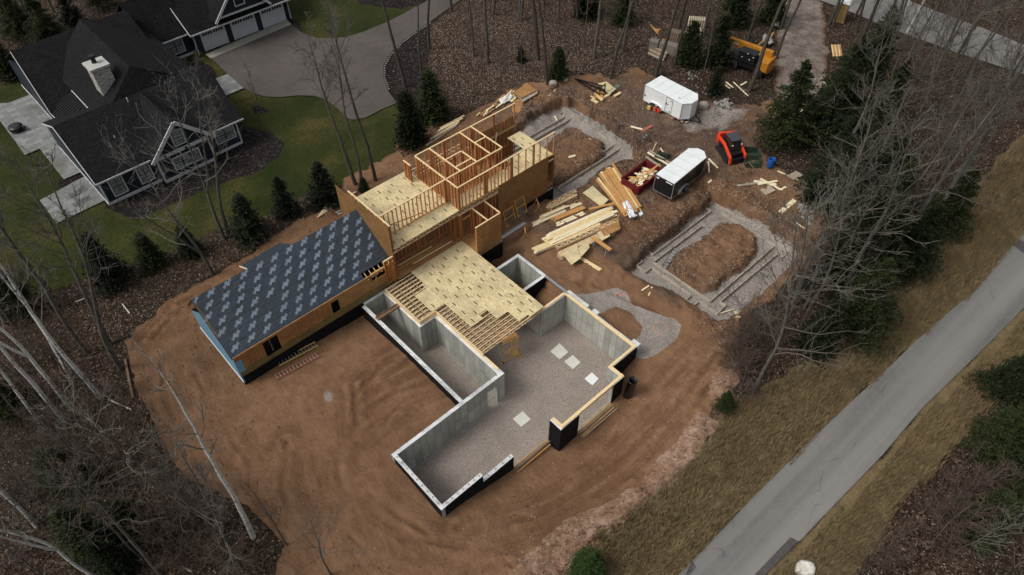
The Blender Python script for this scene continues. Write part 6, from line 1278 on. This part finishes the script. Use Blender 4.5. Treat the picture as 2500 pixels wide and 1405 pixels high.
# logs in the left wood edge
seg3((307,880), (326,975), .1, w=.14, h=.14, mat='oldwood2', lab='long thin log lying at the left edge of the dirt yard', n='log', cat='log')
for p0, p1, lab in (((266,978),(322,1003),'fallen white birch limb at the corner of the leaf litter and the dirt'), ((296,678),(314,664),'short fallen white limb in the litter above the wing'), ((300,745),(318,768),'crooked fallen white limb in the litter left of the wing'), ((186,740),(212,730),'pale fallen limb near the lawn corner'), ((445,1385),(470,1398),'white fallen stick at the bottom edge'), ((150,965),(180,935),'thin fallen limb beside the forked birch')): seg3(p0, p1, .1, w=.07, h=.07, mat='birch', lab=lab, n='fallen_limb', cat='limb')
# ------------------------------------------------------------------ vegetation
def limb(pts, r0, r1, q, n=6, mi=0):
    m = len(pts); q.tube(pts, [r0 + (r1 - r0) * (i / (m - 1)) for i in range(m)], n, mi, cap=False)
def wander(p, d, L, n, r, jit=.15, lift=0.0):
    pts = [p.copy()]; d = d.normalized()
    for i in range(n):
        d = (d + Vector((r.gauss(0, jit), r.gauss(0, jit), r.gauss(0, jit) + lift))).normalized(); p = p + d * (L / n); pts.append(p.copy())
    return pts, d
def bare_tree(seed, H_=15, r0=.17, first=.42, nb=15, spread=.9, twig=.011, bark_m='bark', twig_m='twig', fork=False, dens=1.0, blen=.27):
    r = random.Random(seed); T_ = MB(); C_ = MB()
    d = Vector((r.gauss(0, .03), r.gauss(0, .03), 1)); stems = []
    main, _ = wander(Vector((0, 0, -.3)), d, H_ + .3, 14, r, .045, .03); stems.append((main, r0, H_))
    if fork:
        k = r.randrange(3, 7); m2, _ = wander(main[k], Vector((r.choice((-1, 1)) * .35, r.gauss(0, .3), 1)), H_ * .65, 9, r, .05, .05); stems.append((m2, r0 * .65, H_ * .6))
    for st_, rr0, hh in stems: limb(st_, rr0, .02, T_, 8)
    for st_, rr0, hh in stems:
        n = int(nb * (1 if st_ is main else .6))
        for k in range(n):
            t = (first if st_ is main else .15) + (1 - (first if st_ is main else .15)) * (k + r.random()) / n; x = t * (len(st_) - 1); i = min(int(x), len(st_) - 2); p = st_[i].lerp(st_[i+1], x - i); az = r.uniform(0, 6.28) ; up = .35 + .9 * t
            d = Vector((math.cos(az) * spread, math.sin(az) * spread, up)); L = hh * blen * (1.15 - .75 * t) * r.uniform(.7, 1.25); rad = max(.013, rr0 * (1 - t) * .38 + .010)
            b1, dd = wander(p, d, L, 5, r, .16, .05); limb(b1, rad, rad * .35, T_ if rad > .05 else C_, 5)
            for j in range(int(6 * dens)):
                x2 = r.uniform(.8, 5); i2 = min(int(x2), 4); p2 = b1[i2].lerp(b1[i2+1], x2 - i2); d2 = (b1[i2+1] - b1[i2]).normalized() + Vector((r.gauss(0, .7), r.gauss(0, .7), r.gauss(.1, .5))); L2 = L * r.uniform(.25, .55)
                b2, _ = wander(p2, d2, L2, 4, r, .2, .06); limb(b2, max(twig * 1.5, rad * .35), twig, C_, 4)
                for m in range(int(4 * dens)):
                    x3 = r.uniform(.5, 4); i3 = min(int(x3), 3); p3 = b2[i3].lerp(b2[i3+1], x3 - i3); d3 = (b2[i3+1] - b2[i3]).normalized() + Vector((r.gauss(0, .8), r.gauss(0, .8), r.gauss(.1, .6))); b3, _ = wander(p3, d3, L2 * r.uniform(.3, .7), 3, r, .22, .05); limb(b3, twig, twig * .6, C_, 3)
    root = bpy.data.objects.new('bare_tree', None); COL.objects.link(root)
    T_.build('trunk', M[bark_m], root, True); C_.build('crown', M[twig_m], root)
    return root
PROTO = {}
for i in range(4): PROTO['tall', i] = bare_tree(100 + i, 15, .15 + .02 * i, .5, 13, .8)
for i in range(3): PROTO['pole', i] = bare_tree(120 + i, 17, .14 + .03 * i, .66, 8, .7, bark_m='bark_d')
for i in range(3): PROTO['bushy', i] = bare_tree(140 + i, 12, .115, .28, 17, 1.0, dens=.85, blen=.36, twig=.010, twig_m=('twig', 'twig_m', 'twig')[i])
for i in range(3): PROTO['birch', i] = bare_tree(160 + i, 14, .15, .5, 9, .6, bark_m='birch', twig_m='twig_w', fork=(i == 1), dens=.6, twig=.011)
for i in range(2): PROTO['slim', i] = bare_tree(180 + i, 8, .06, .35, 10, .7, twig_m='twig_r', dens=.8, twig=.009)
for i in range(2): PROTO['brush', i] = bare_tree(190 + i, 3.2, .035, .05, 26, 1.1, twig_m='twig_r', dens=.7, blen=.5, twig=.008)
for i in range(2): PROTO['house', i] = bare_tree(200 + i, 13.5, .15, .42, 15, 1.0, bark_m='bark', twig_m='twig_w', fork=True, dens=.9, blen=.36, twig=.006)
used_p = set(); rt = random.Random(77)
def tree(kind, i, u, v, lab, cat='tree', gp=None, s=1.0, rz=None, tilt=(0, 0), name=None, p=None):
    pr = PROTO[kind, i]; p = p or T(u, v)
    if (kind, i) not in used_p: used_p.add((kind, i)); o = pr; o.rotation_euler.z = rz or 0
    else: o = dup(pr, p, rz if rz is not None else (u * 7 + v * 3) % 6.28)
    o.location = p; o.scale = (s, s, s); o.rotation_euler.x = tilt[0]; o.rotation_euler.y = tilt[1]
    if kind in ('spruce', 'cedar', 'hemlock'): o.scale = (s * rt.uniform(.85, 1.2), s * rt.uniform(.85, 1.2), s * rt.uniform(.9, 1.12)); o.rotation_euler.x += rt.uniform(-.06, .06)
    nm = name or {'birch': 'birch_tree', 'slim': 'young_tree', 'brush': 'bare_shrub'}.get(kind, 'bare_tree'); o.name = nm; o['label'] = lab; o['category'] = cat
    if gp: o['group'] = gp
    elif 'group' in o: del o['group']
    return o
SINGLES = [
 ('birch',0,242,973,'slender white birch rising at the edge of the leaf litter left of the dirt yard',1.05),('birch',1,164,987,'forked white birch with crooked limbs at the left edge of the view',1.0),('birch',2,175,925,'thin white birch leaning behind the forked birch on the left',1.1),('birch',0,158,1026,'long white birch trunk lowest of the parallel trunks on the left',1.05),('birch',2,110,1045,'white birch trunk hugging the left edge below the parallel trunks',.9),('birch',1,88,1287,'stout white birch stub near the bottom left corner',.8),('birch',1,232,1408,'spreading white birch at the bottom edge left of the fallen twigs',.8),('birch',2,618,1313,'tall speckled birch leaning over the lower dirt yard edge',1.1),
 ('tall',0,213,860,'grey bare tree between the lawn edge and the leaf litter on the left',1.05),('tall',1,295,902,'mossy grey leaning tree standing at the dirt yard edge left of the wing',1.1),('tall',2,267,842,'forked grey tree whose branches reach over the small patio',1.0),('tall',3,145,740,'pale thin tree rising out of the lawn corner on the left',1.0),
 ('house',0,548,583,'large bare tree with a wide crown spread over the dark house roof',1.0),('tall',1,558,578,'straight grey trunk standing close beside the wide crowned tree',.95),('house',1,517,670,'bare tree with a pale crown crossing the front gable of the dark house',.92),
 ('tall',2,868,450,'leftmost grey trunk of the three rising in front of the driveway end',1.0),('tall',0,884,452,'middle grey trunk of the three rising in front of the driveway end',1.0),('pole',1,917,441,'right brown trunk of the three in front of the driveway end',1.0),
 ('pole',2,989,213,'tall trunk standing in the dark mulch bed beside the driveway curve',1.0),('pole',0,1028,180,'thin trunk at the right rim of the mulch bed',.8),('pole',1,1048,120,'trunk standing where the mulch bed meets the driveway',1.0),
 ('slim',0,635,268,'young ornamental tree in a mulch ring on the lawn by the driveway',.62),('slim',1,872,25,'young tree in a mulch ring at the top of the lawn',.55),
 ('pole',2,1316,147,'thick dark trunk in the middle of the upper leaf litter',1.05),('pole',1,1337,205,'trunk rising beside the pale boulder at the clearing edge',1.0),('tall',3,1190,154,'straight grey trunk with flared roots in the upper leaf litter',1.0),('slim',0,1145,174,'thin pale sapling stem left of the flared grey trunk',1.1),('slim',1,1222,205,'thin pale sapling nearest the stacked sheets behind the house',.9),('tall',0,1156,138,'grey trunk just left of the thin pale sapling',1.0),('pole',0,1305,83,'slim dark trunk behind the thick dark trunk',1.0),('tall',1,1273,50,'pale grey trunk near the top edge above the leaf litter',1.0),
 ('slim',1,1425,114,'thin white stem in front of the dark evergreens at the top',1.2),('tall',2,1450,144,'grey trunk right of the thin white stem',1.0),('slim',0,1470,141,'thin leaning pale sapling with a broken white limb at its foot',1.0),('pole',1,1490,192,'slender dark trunk at the edge of the clearing beyond the lattice boom',1.0),('tall',3,1519,128,'grey forked trunk left of the form panels',1.0),
 ('pole',2,1601,186,'thick trunk standing directly behind the white trailer',1.1),('pole',0,1647,157,'leaning trunk between the form panels and the small evergreens',1.0),('pole',1,1657,68,'dark trunk crossing the far rack of form panels',1.1),('tall',0,1719,85,'grey trunk leaning right of the far rack',1.0),('slim',1,1719,178,'thin pale stem in the evergreens left of the telehandler',1.1),('pole',2,1828,222,'thick trunk standing right in front of the telehandler',1.2),('pole',1,1822,112,'dark trunk behind the boom of the telehandler',1.1),
 ('pole',0,1896,143,'thin leaning trunk at the left rim of the entrance track',1.0),('pole',1,1905,72,'dark trunk at the top left of the entrance track',1.0),('pole',2,2023,60,'left trunk of the dark pair beside the portable toilet',1.0),('pole',0,2033,66,'right trunk of the dark pair beside the portable toilet',1.05),
 ('pole',2,2056,200,'thick leaning trunk right of the entrance track',1.15),('birch',0,2191,72,'white birch in front of the far road, the left one',.9),('birch',2,2213,82,'white birch in front of the far road, the right one',.9),
 ('bushy',0,1838,965,'tall branchy tree leaning from the verge over the road footing',1.25),('bushy',1,2020,681,'branchy tree rising from the evergreens beside the road footing',1.2),('bushy',2,2160,600,'branchy tree in the middle of the right wood',1.2),('tall',3,2273,555,'long straight grey trunk standing above the roadside grass',1.2),
 ('bushy',0,593,1392,'dark branchy tree in the bottom left thicket',.95),('bushy',1,425,1200,'grey branchy tree with a tangled crown in the lower left wood',.95),('tall',2,392,1403,'thin grey tree leaning at the bottom edge',.7),('bushy',2,810,1403,'multi branched tree at the bottom edge in the dirt yard corner',.55),
 ('slim',0,700,1330,'reddish twiggy sapling over the lower dirt yard',.9),('slim',1,2462,497,'slim bare sapling in a mulch ring on the far roadside grass',.5),('bushy',1,2330,1350,'crooked bare tree in the bottom right thicket',.5),('slim',1,2345,1140,'small forked white sapling at the edge of the right evergreens',.4)]
for k, i, u, v, lab, s in SINGLES: tree(k, i, u, v, lab, s=s)
def inside(P, u, v):
    c = False; n = len(P)
    for i in range(n):
        (x0, y0), (x1, y1) = P[i], P[(i+1) % n]
        if (y0 > v) != (y1 > v) and u < (x1-x0) * (v-y0) / (y1-y0) + x0: c = not c
    return c
def scatter(P, n, kinds, lab, gp, s0, s1, mind=14, cat='tree'):
    us = [p[0] for p in P]; vs = [p[1] for p in P]; got = []; tries = 0
    while len(got) < n and tries < 4000:
        tries += 1; u, v = rt.uniform(min(us), max(us)), rt.uniform(min(vs), max(vs))
        if inside(P, u, v) and all(math.hypot(u-a, v-b) > mind for a, b in got):
            got.append((u, v)); k = rt.choice(kinds); tree(k[0], k[1], u, v, lab, cat, gp, rt.uniform(s0, s1), rt.uniform(0, 6.28))
RW = [(2080,210),(2200,120),(2500,250),(2700,260),(2560,400),(2420,420),(2330,500),(2230,600),(2120,690),(2030,760),(1900,860),(1880,760),(1960,640),(2010,540),(2030,400)]
scatter(RW + [], 19, [('bushy',0),('bushy',1),('bushy',2),('tall',0),('tall',3)], 'one of the bare branchy trees massed between the building site and the road', 'bare trees of the right wood', .8, 1.2, 22)
scatter(RW, 40, [('brush',0),('brush',1),('slim',0),('slim',1)], 'one of the low reddish twiggy shrubs under the bare trees of the right wood', 'twiggy shrubs of the right wood', .7, 1.3, 14, 'shrub')
scatter([(1700,1000),(1790,800),(1880,740),(1900,860),(1830,960),(1780,1010)], 16, [('brush',0),('brush',1)], 'one of the twiggy shrubs on the bank between the haul road and the verge', 'shrubs on the bank', .7, 1.1, 12, 'shrub')
scatter([(0,640),(100,700),(250,880),(330,1000),(430,1180),(600,1300),(640,1420),(0,1420)], 70, [('brush',0),('brush',1),('brush',0),('slim',1)], 'one of the twiggy shrubs in the tangled undergrowth of the left wood', 'shrubs of the left wood', .7, 1.5, 22, 'shrub')
scatter([(200,1080),(420,1120),(600,1260),(600,1400),(250,1400)], 9, [('bushy',2),('bushy',0),('slim',0)], 'one of the small bare trees tangled in the lower left wood', 'small bare trees of the left wood', .5, .8, 50)
scatter([(2230,1190),(2400,1120),(2500,1200),(2500,1405),(2100,1405),(2120,1300)], 17, [('brush',0),('brush',1)], 'one of the reddish twiggy shrubs across the road in the bottom right corner', 'shrubs across the road', .8, 1.4, 22, 'shrub')
scatter([(1060,40),(1250,-20),(1560,-60),(1560,60),(1400,60),(1200,40)], 16, [('pole',0),('pole',1),('tall',0)], 'one of the bare trunks standing along the top edge above the leaf litter', 'bare trunks at the top edge', .8, 1.1, 30)
scatter([(1100,180),(1260,60),(1500,80),(1560,150),(1330,180),(1150,250)], 10, [('slim',0),('slim',1)], 'one of the thin saplings in the upper leaf litter', 'saplings in the upper leaf litter', .5, .9, 30)
scatter([(2050,20),(2490,180),(2500,240),(2100,120)], 16, [('pole',0),('tall',2),('slim',0),('pole',1)], 'one of the bare trunks along the near side of the far road', 'bare trees along the far road', .8, 1.1, 18)
scatter([(2250,0),(2500,60),(2560,-80),(2300,-120)], 12, [('bushy',1),('tall',1)], 'one of the bare trees beyond the far road', 'bare trees beyond the far road', .8, 1.1, 20)
scatter([(0,0),(170,40),(100,120),(0,180)], 5, [('tall',0),('pole',1)], 'one of the bare trunks in the top left corner behind the dark house', 'bare trunks behind the dark house', .8, 1.1, 25)
# evergreens ---------------------------------------------------------------
def conifer(seed, H_, Rr, n, mat, droop=.25, size=.22, power=.8, gap=0, base=.02):
    r = random.Random(seed); q = MB(); tr = MB(); limb([Vector((0, 0, -.2)), Vector((0, 0, H_ * .5)), Vector((0, 0, H_ * .97))], .04 + H_ * .012, .015, tr, 6)
    per = 14 if size < .25 else 46; nb = int(n / per); vs = []; fs = []
    for k in range(nb):
        t = r.random() ** 1.25; z = H_ * (base + (1 - base) * t) ; L = Rr * (1 - t) ** power * r.uniform(.62, 1.12) + .05; az = r.uniform(0, 6.283); el = r.uniform(-.1, .45) + .5 * t; d = Vector((math.cos(az), math.sin(az), el * .7)); p0 = Vector((0, 0, z))
        tr.tube([p0, p0 + d * L * .8], [.012 + .01 * (1 - t), .005], 3, cap=False) if k % 3 == 0 else None
        sd = Vector((-d.y, d.x, 0))
        for j in range(per):
            f = r.uniform(.15, 1.0); c = p0 + d * (L * f) + Vector((0, 0, -droop * L * f * f)) + Vector((r.gauss(0, .07), r.gauss(0, .07), r.gauss(0, .05))) * (1 + L * .2)
            if per > 20: c += sd * r.uniform(-.32, .32) * L * (1.1 - f)
            s = size * r.uniform(.6, 1.3) * (1.1 - .4 * t); ax = (d + Vector((r.gauss(0, .5), r.gauss(0, .5), r.gauss(-.1, .4)))).normalized(); bx = ax.cross(Vector((r.gauss(0, .5), r.gauss(0, .5), 1))).normalized() * s * .32
            m = len(vs); vs += [c - ax * s * .5, c + bx, c + ax * s * .5, c - bx]; fs.append((m, m+1, m+2, m+3))
    q.add(vs, fs); root = bpy.data.objects.new('evergreen_tree', None); COL.objects.link(root); q.build('crown', M[mat], root); tr.build('trunk', M['bark_d'], root); return root
for i in range(2): PROTO['spruce', i] = conifer(300 + i, 3.0, 1.05, 4200, 'spruce', .05, .17, .75)
for i in range(2): PROTO['cedar', i] = conifer(310 + i, 4.2, 1.35, 8000, 'hemlock', .12, .20, .55)
for i in range(3): PROTO['hemlock', i] = conifer(320 + i, 9.5, 3.6, 13000, 'hemlock', .32, .27, .8, base=.12)
PROTO['bright', 0] = conifer(330, 3.2, 1.3, 9000, 'cedar', .05, .15, .5)
EG = [('spruce',0,797,498,'dark dense spruce standing just behind the left corner of the framed house',1.35),('spruce',1,705,525,'low broad spruce on the mulch strip left of the corner spruce',1.2),('spruce',1,612,578,'large dark spruce between the lawn and the membrane roof',1.5),('spruce',0,272,690,'dark spruce at the left end of the hedge row beside the leaf litter',1.5),
 ('cedar',0,378,648,'soft evergreen bush second from the left in the row along the lawn',.75),('cedar',1,468,620,'soft evergreen bush third from the left in the row along the lawn',.75),('cedar',0,1055,290,'tall dark evergreen at the lawn corner beside the leaf litter',1.25),('cedar',1,1008,355,'broad dark evergreen bush in front of the tall one behind the stud walls',1.25),('cedar',1,890,468,'low evergreen bush at the foot of the middle trunks',.4),
 ('spruce',0,1272,150,'small lone evergreen in the middle of the upper leaf litter',.6),('cedar',0,1362,190,'narrow evergreen beside the thick trunk at the clearing edge',.85),('cedar',1,1432,40,'dark evergreen at the top behind the thin white stem',1.5),('cedar',0,1520,60,'dark evergreen at the top left of the form panels',1.0),
 ('cedar',1,1680,155,'evergreen bush in front of the far rack of form panels',1.1),('cedar',0,1745,160,'dark evergreen left of the telehandler',1.3),('spruce',1,1742,228,'small light green evergreen right of the white trailer',.95),('cedar',0,1790,60,'dark evergreen behind the boom of the telehandler',1.4),('cedar',1,1880,55,'dark evergreen at the left of the entrance track top',1.2),
 ('hemlock',0,1905,345,'large drooping evergreen between the loader and the entrance track',.85),('hemlock',1,2080,260,'tall evergreen right of the entrance track',.9),('hemlock',2,2015,345,'wide evergreen behind the blue barrel',.8),('hemlock',0,2090,470,'dark evergreen right of the crossed planks',.85),('cedar',0,2045,300,'narrow evergreen beside the boards right of the track',1.6),
 ('hemlock',1,2200,650,'evergreen spreading boughs over the roadside grass, the upper one',.75),('hemlock',2,2090,800,'evergreen spreading boughs over the roadside grass, the lower one',.8),('hemlock',0,2290,560,'evergreen on the roadside edge near the long grey trunk',.7),('cedar',1,1990,850,'evergreen bush at the lower tip of the right wood',1.2),('hemlock',2,2150,520,'evergreen among the branchy trees of the right wood',.7),
 ('hemlock',1,1765,1000,'loose evergreen bush on the bank above the verge',.22),('bright',0,1432,1400,'bright green evergreen bush at the bottom edge beside the sand bank',.85),
 ('hemlock',1,2450,960,'dark evergreen across the road, the uppermost',.6),('hemlock',0,2420,1100,'dark evergreen across the road beside the white sapling',.6),('hemlock',2,2490,1080,'dark evergreen across the road at the right edge',.6),('cedar',0,2380,1290,'evergreen bush under the crooked bare tree',1.1),('hemlock',2,2480,1240,'dark evergreen at the right edge near the bottom',.5),
 ('cedar',0,190,1190,'dark evergreen bush in the lower left wood',1.0),('cedar',1,240,1345,'dark evergreen bush near the bottom left corner',1.1),('hemlock',1,40,1010,'dark evergreen at the left edge beside the birches',.5),('cedar',1,345,1300,'evergreen bush under the tangled crown at the lower left',1.0),('hemlock',0,60,760,'dark evergreen below the lawn at the left edge',.45),('cedar',0,300,1390,'mossy evergreen bush at the bottom edge',.9),
 ('hemlock',2,130,110,'evergreen behind the left end of the dark house',.6),('hemlock',0,60,90,'evergreen in the top left corner',.6),('spruce',1,185,60,'spruce just behind the tall roof of the dark house',1.3),('hemlock',1,250,20,'evergreen behind the dark house at the top edge',.55),('cedar',1,30,190,'evergreen bush at the lawn edge in the top left',1.1),('spruce',0,20,30,'spruce at the very top left edge',1.3)]
for k, i, u, v, lab, s in EG: tree(k, i, u, v, lab, 'evergreen', s=s, name='evergreen_bush' if 'bush' in lab else 'evergreen_tree')
scatter([(2000,260),(2110,170),(2170,330),(2200,500),(2230,600),(2120,690),(2030,760),(1990,820),(1960,700),(2010,540),(1960,420),(1950,330)], 26, [('cedar',0),('cedar',1),('hemlock',1),('hemlock',0)], 'one of the dark evergreens massed along the inner edge of the right wood', 'evergreens of the right wood', .6, .95, 26, 'evergreen')
for p_ in PROTO:
    if p_ not in used_p:
        for c in list(PROTO[p_].children): bpy.data.objects.remove(c)
        bpy.data.objects.remove(PROTO[p_])
# ground litter ---------------------------------------------------------------
def litter(name, n, mask, size, mats, seed, box=None, tilt=.5, z=.02, lift=0):
    r = np.random.default_rng(seed); w = mask.copy(); U_, V_ = projn(XX, YY, ZZ); w[(U_ < -60) | (U_ > 2560) | (V_ < -60) | (V_ > 1460)] = 0
    ar = np.outer(np.gradient(SX), np.gradient(TX)); w = (w * ar).ravel(); w /= w.sum(); idx = r.choice(w.size, n, p=w); i, j = np.unravel_index(idx, SS.shape)
    i = np.clip(i, 0, len(SX) - 2); j = np.clip(j, 0, len(TX) - 2); a = r.random(n); b = r.random(n); s = SX[i] + a * (SX[i+1] - SX[i]); t = TX[j] + b * (TX[j+1] - TX[j])
    zc = (ZZ[i,j]*(1-a)+ZZ[i+1,j]*a)*(1-b) + (ZZ[i,j+1]*(1-a)+ZZ[i+1,j+1]*a)*b; x = O.x + s * CA + t * SA; y = O.y + s * SA - t * CA
    C = np.stack([x, y, zc + z], -1); az = r.random(n) * 6.28; sz = size * (.5 + r.random(n)); A = np.stack([np.cos(az), np.sin(az), r.normal(0, tilt, n)], -1) * sz[:, None]; B = np.stack([-np.sin(az), np.cos(az), r.normal(0, tilt, n)], -1) * (sz * .6)[:, None]
    if lift: A[:, 2] = abs(A[:, 2]) + lift
    V4 = np.stack([C - A, C + B, C + A, C - B], 1).reshape(-1, 3); me = bpy.data.meshes.new(name); me.vertices.add(len(V4)); me.vertices.foreach_set('co', V4.ravel()); me.loops.add(4 * n); me.loops.foreach_set('vertex_index', np.arange(4 * n, dtype=np.int32)); me.polygons.add(n); me.polygons.foreach_set('loop_start', np.arange(0, 4 * n, 4, dtype=np.int32)); me.update(calc_edges=True)
    for m in mats: me.materials.append(M[m])
    me.polygons.foreach_set('material_index', r.integers(0, len(mats), n).astype(np.int32)); o = bpy.data.objects.new(name, me); COL.objects.link(o); tag(o, kind='stuff', label={'leaf_litter': 'fallen leaves scattered over the woodland ground', 'dry_grass': 'tufts of dry grass on the road verges', 'soil_clods': 'clods of soil thrown up round the trenches and the bank'}[name], cat={'l': 'leaves', 'd': 'grass', 's': 'soil'}[name[0]])
lm = np.clip(1 - lawn - dry - dirt - gra * .8 - mulch * .7 - sand, 0, 1)
for nm, P in SHEETS.items(): lm[sdf(SS, TT, [ST(p.x, p.y) for p in P]) < .3] = 0
hin = sdf(XX, YY, [tuple((D.matrix_basis @ Vector((a, b_, 0)))[:2]) for a, b_ in ((-.3,-.8),(12.6,-.8),(12.6,12),(17,16),(28.6,16),(28.6,27),(1,25),(-.3,11))]) < .2
lm[hin] = 0
Uq, Vq = projn(XX, YY, ZZ); lw_ = lm ** 2 * (.35 + 1.6 * sm(1 - np.hypot((Uq - 1280) / 420, (Vq - 130) / 200)) + .5 * sm(1 - np.hypot((Uq - 330) / 200, (Vq - 780) / 130)))
litter('leaf_litter', 110000, lw_, .05, ['leaf_b', 'leaf_b', 'leaf_a', 'leaf_c'], 5)
dm = dry.copy()
for nm, P in SHEETS.items(): dm[sdf(SS, TT, [ST(p.x, p.y) for p in P]) < .25] = 0
litter('dry_grass', 45000, dm ** 2, .042, ['straw', 'straw2'], 6, tilt=.8, lift=.4)
cm = dirt * (1 - trench_mask) * np.clip(rough_zone * 3, 0, 1) * (.15 + np.exp(-(np.minimum(sdf(SS, TT, pxst(TR1, 2)), sdf(SS, TT, pxst(TR2, 1.8))) / 1.4) ** 2) + np.exp(-(np.minimum(sdf(SS, TT, pxst(IS1, 2)), sdf(SS, TT, pxst(IS2, 1.8))) / .6) ** 2)) + sand * .12 + .05 * dirt
cm *= 1
cm[(SS > -4) & (SS < 25.3) & (TT > -18) & (TT < 6)] *= 0
litter('soil_clods', 34000, cm, .05, ['clod_a', 'clod_b', 'clod_c', 'clod_a', 'pebble'], 9, tilt=.9)
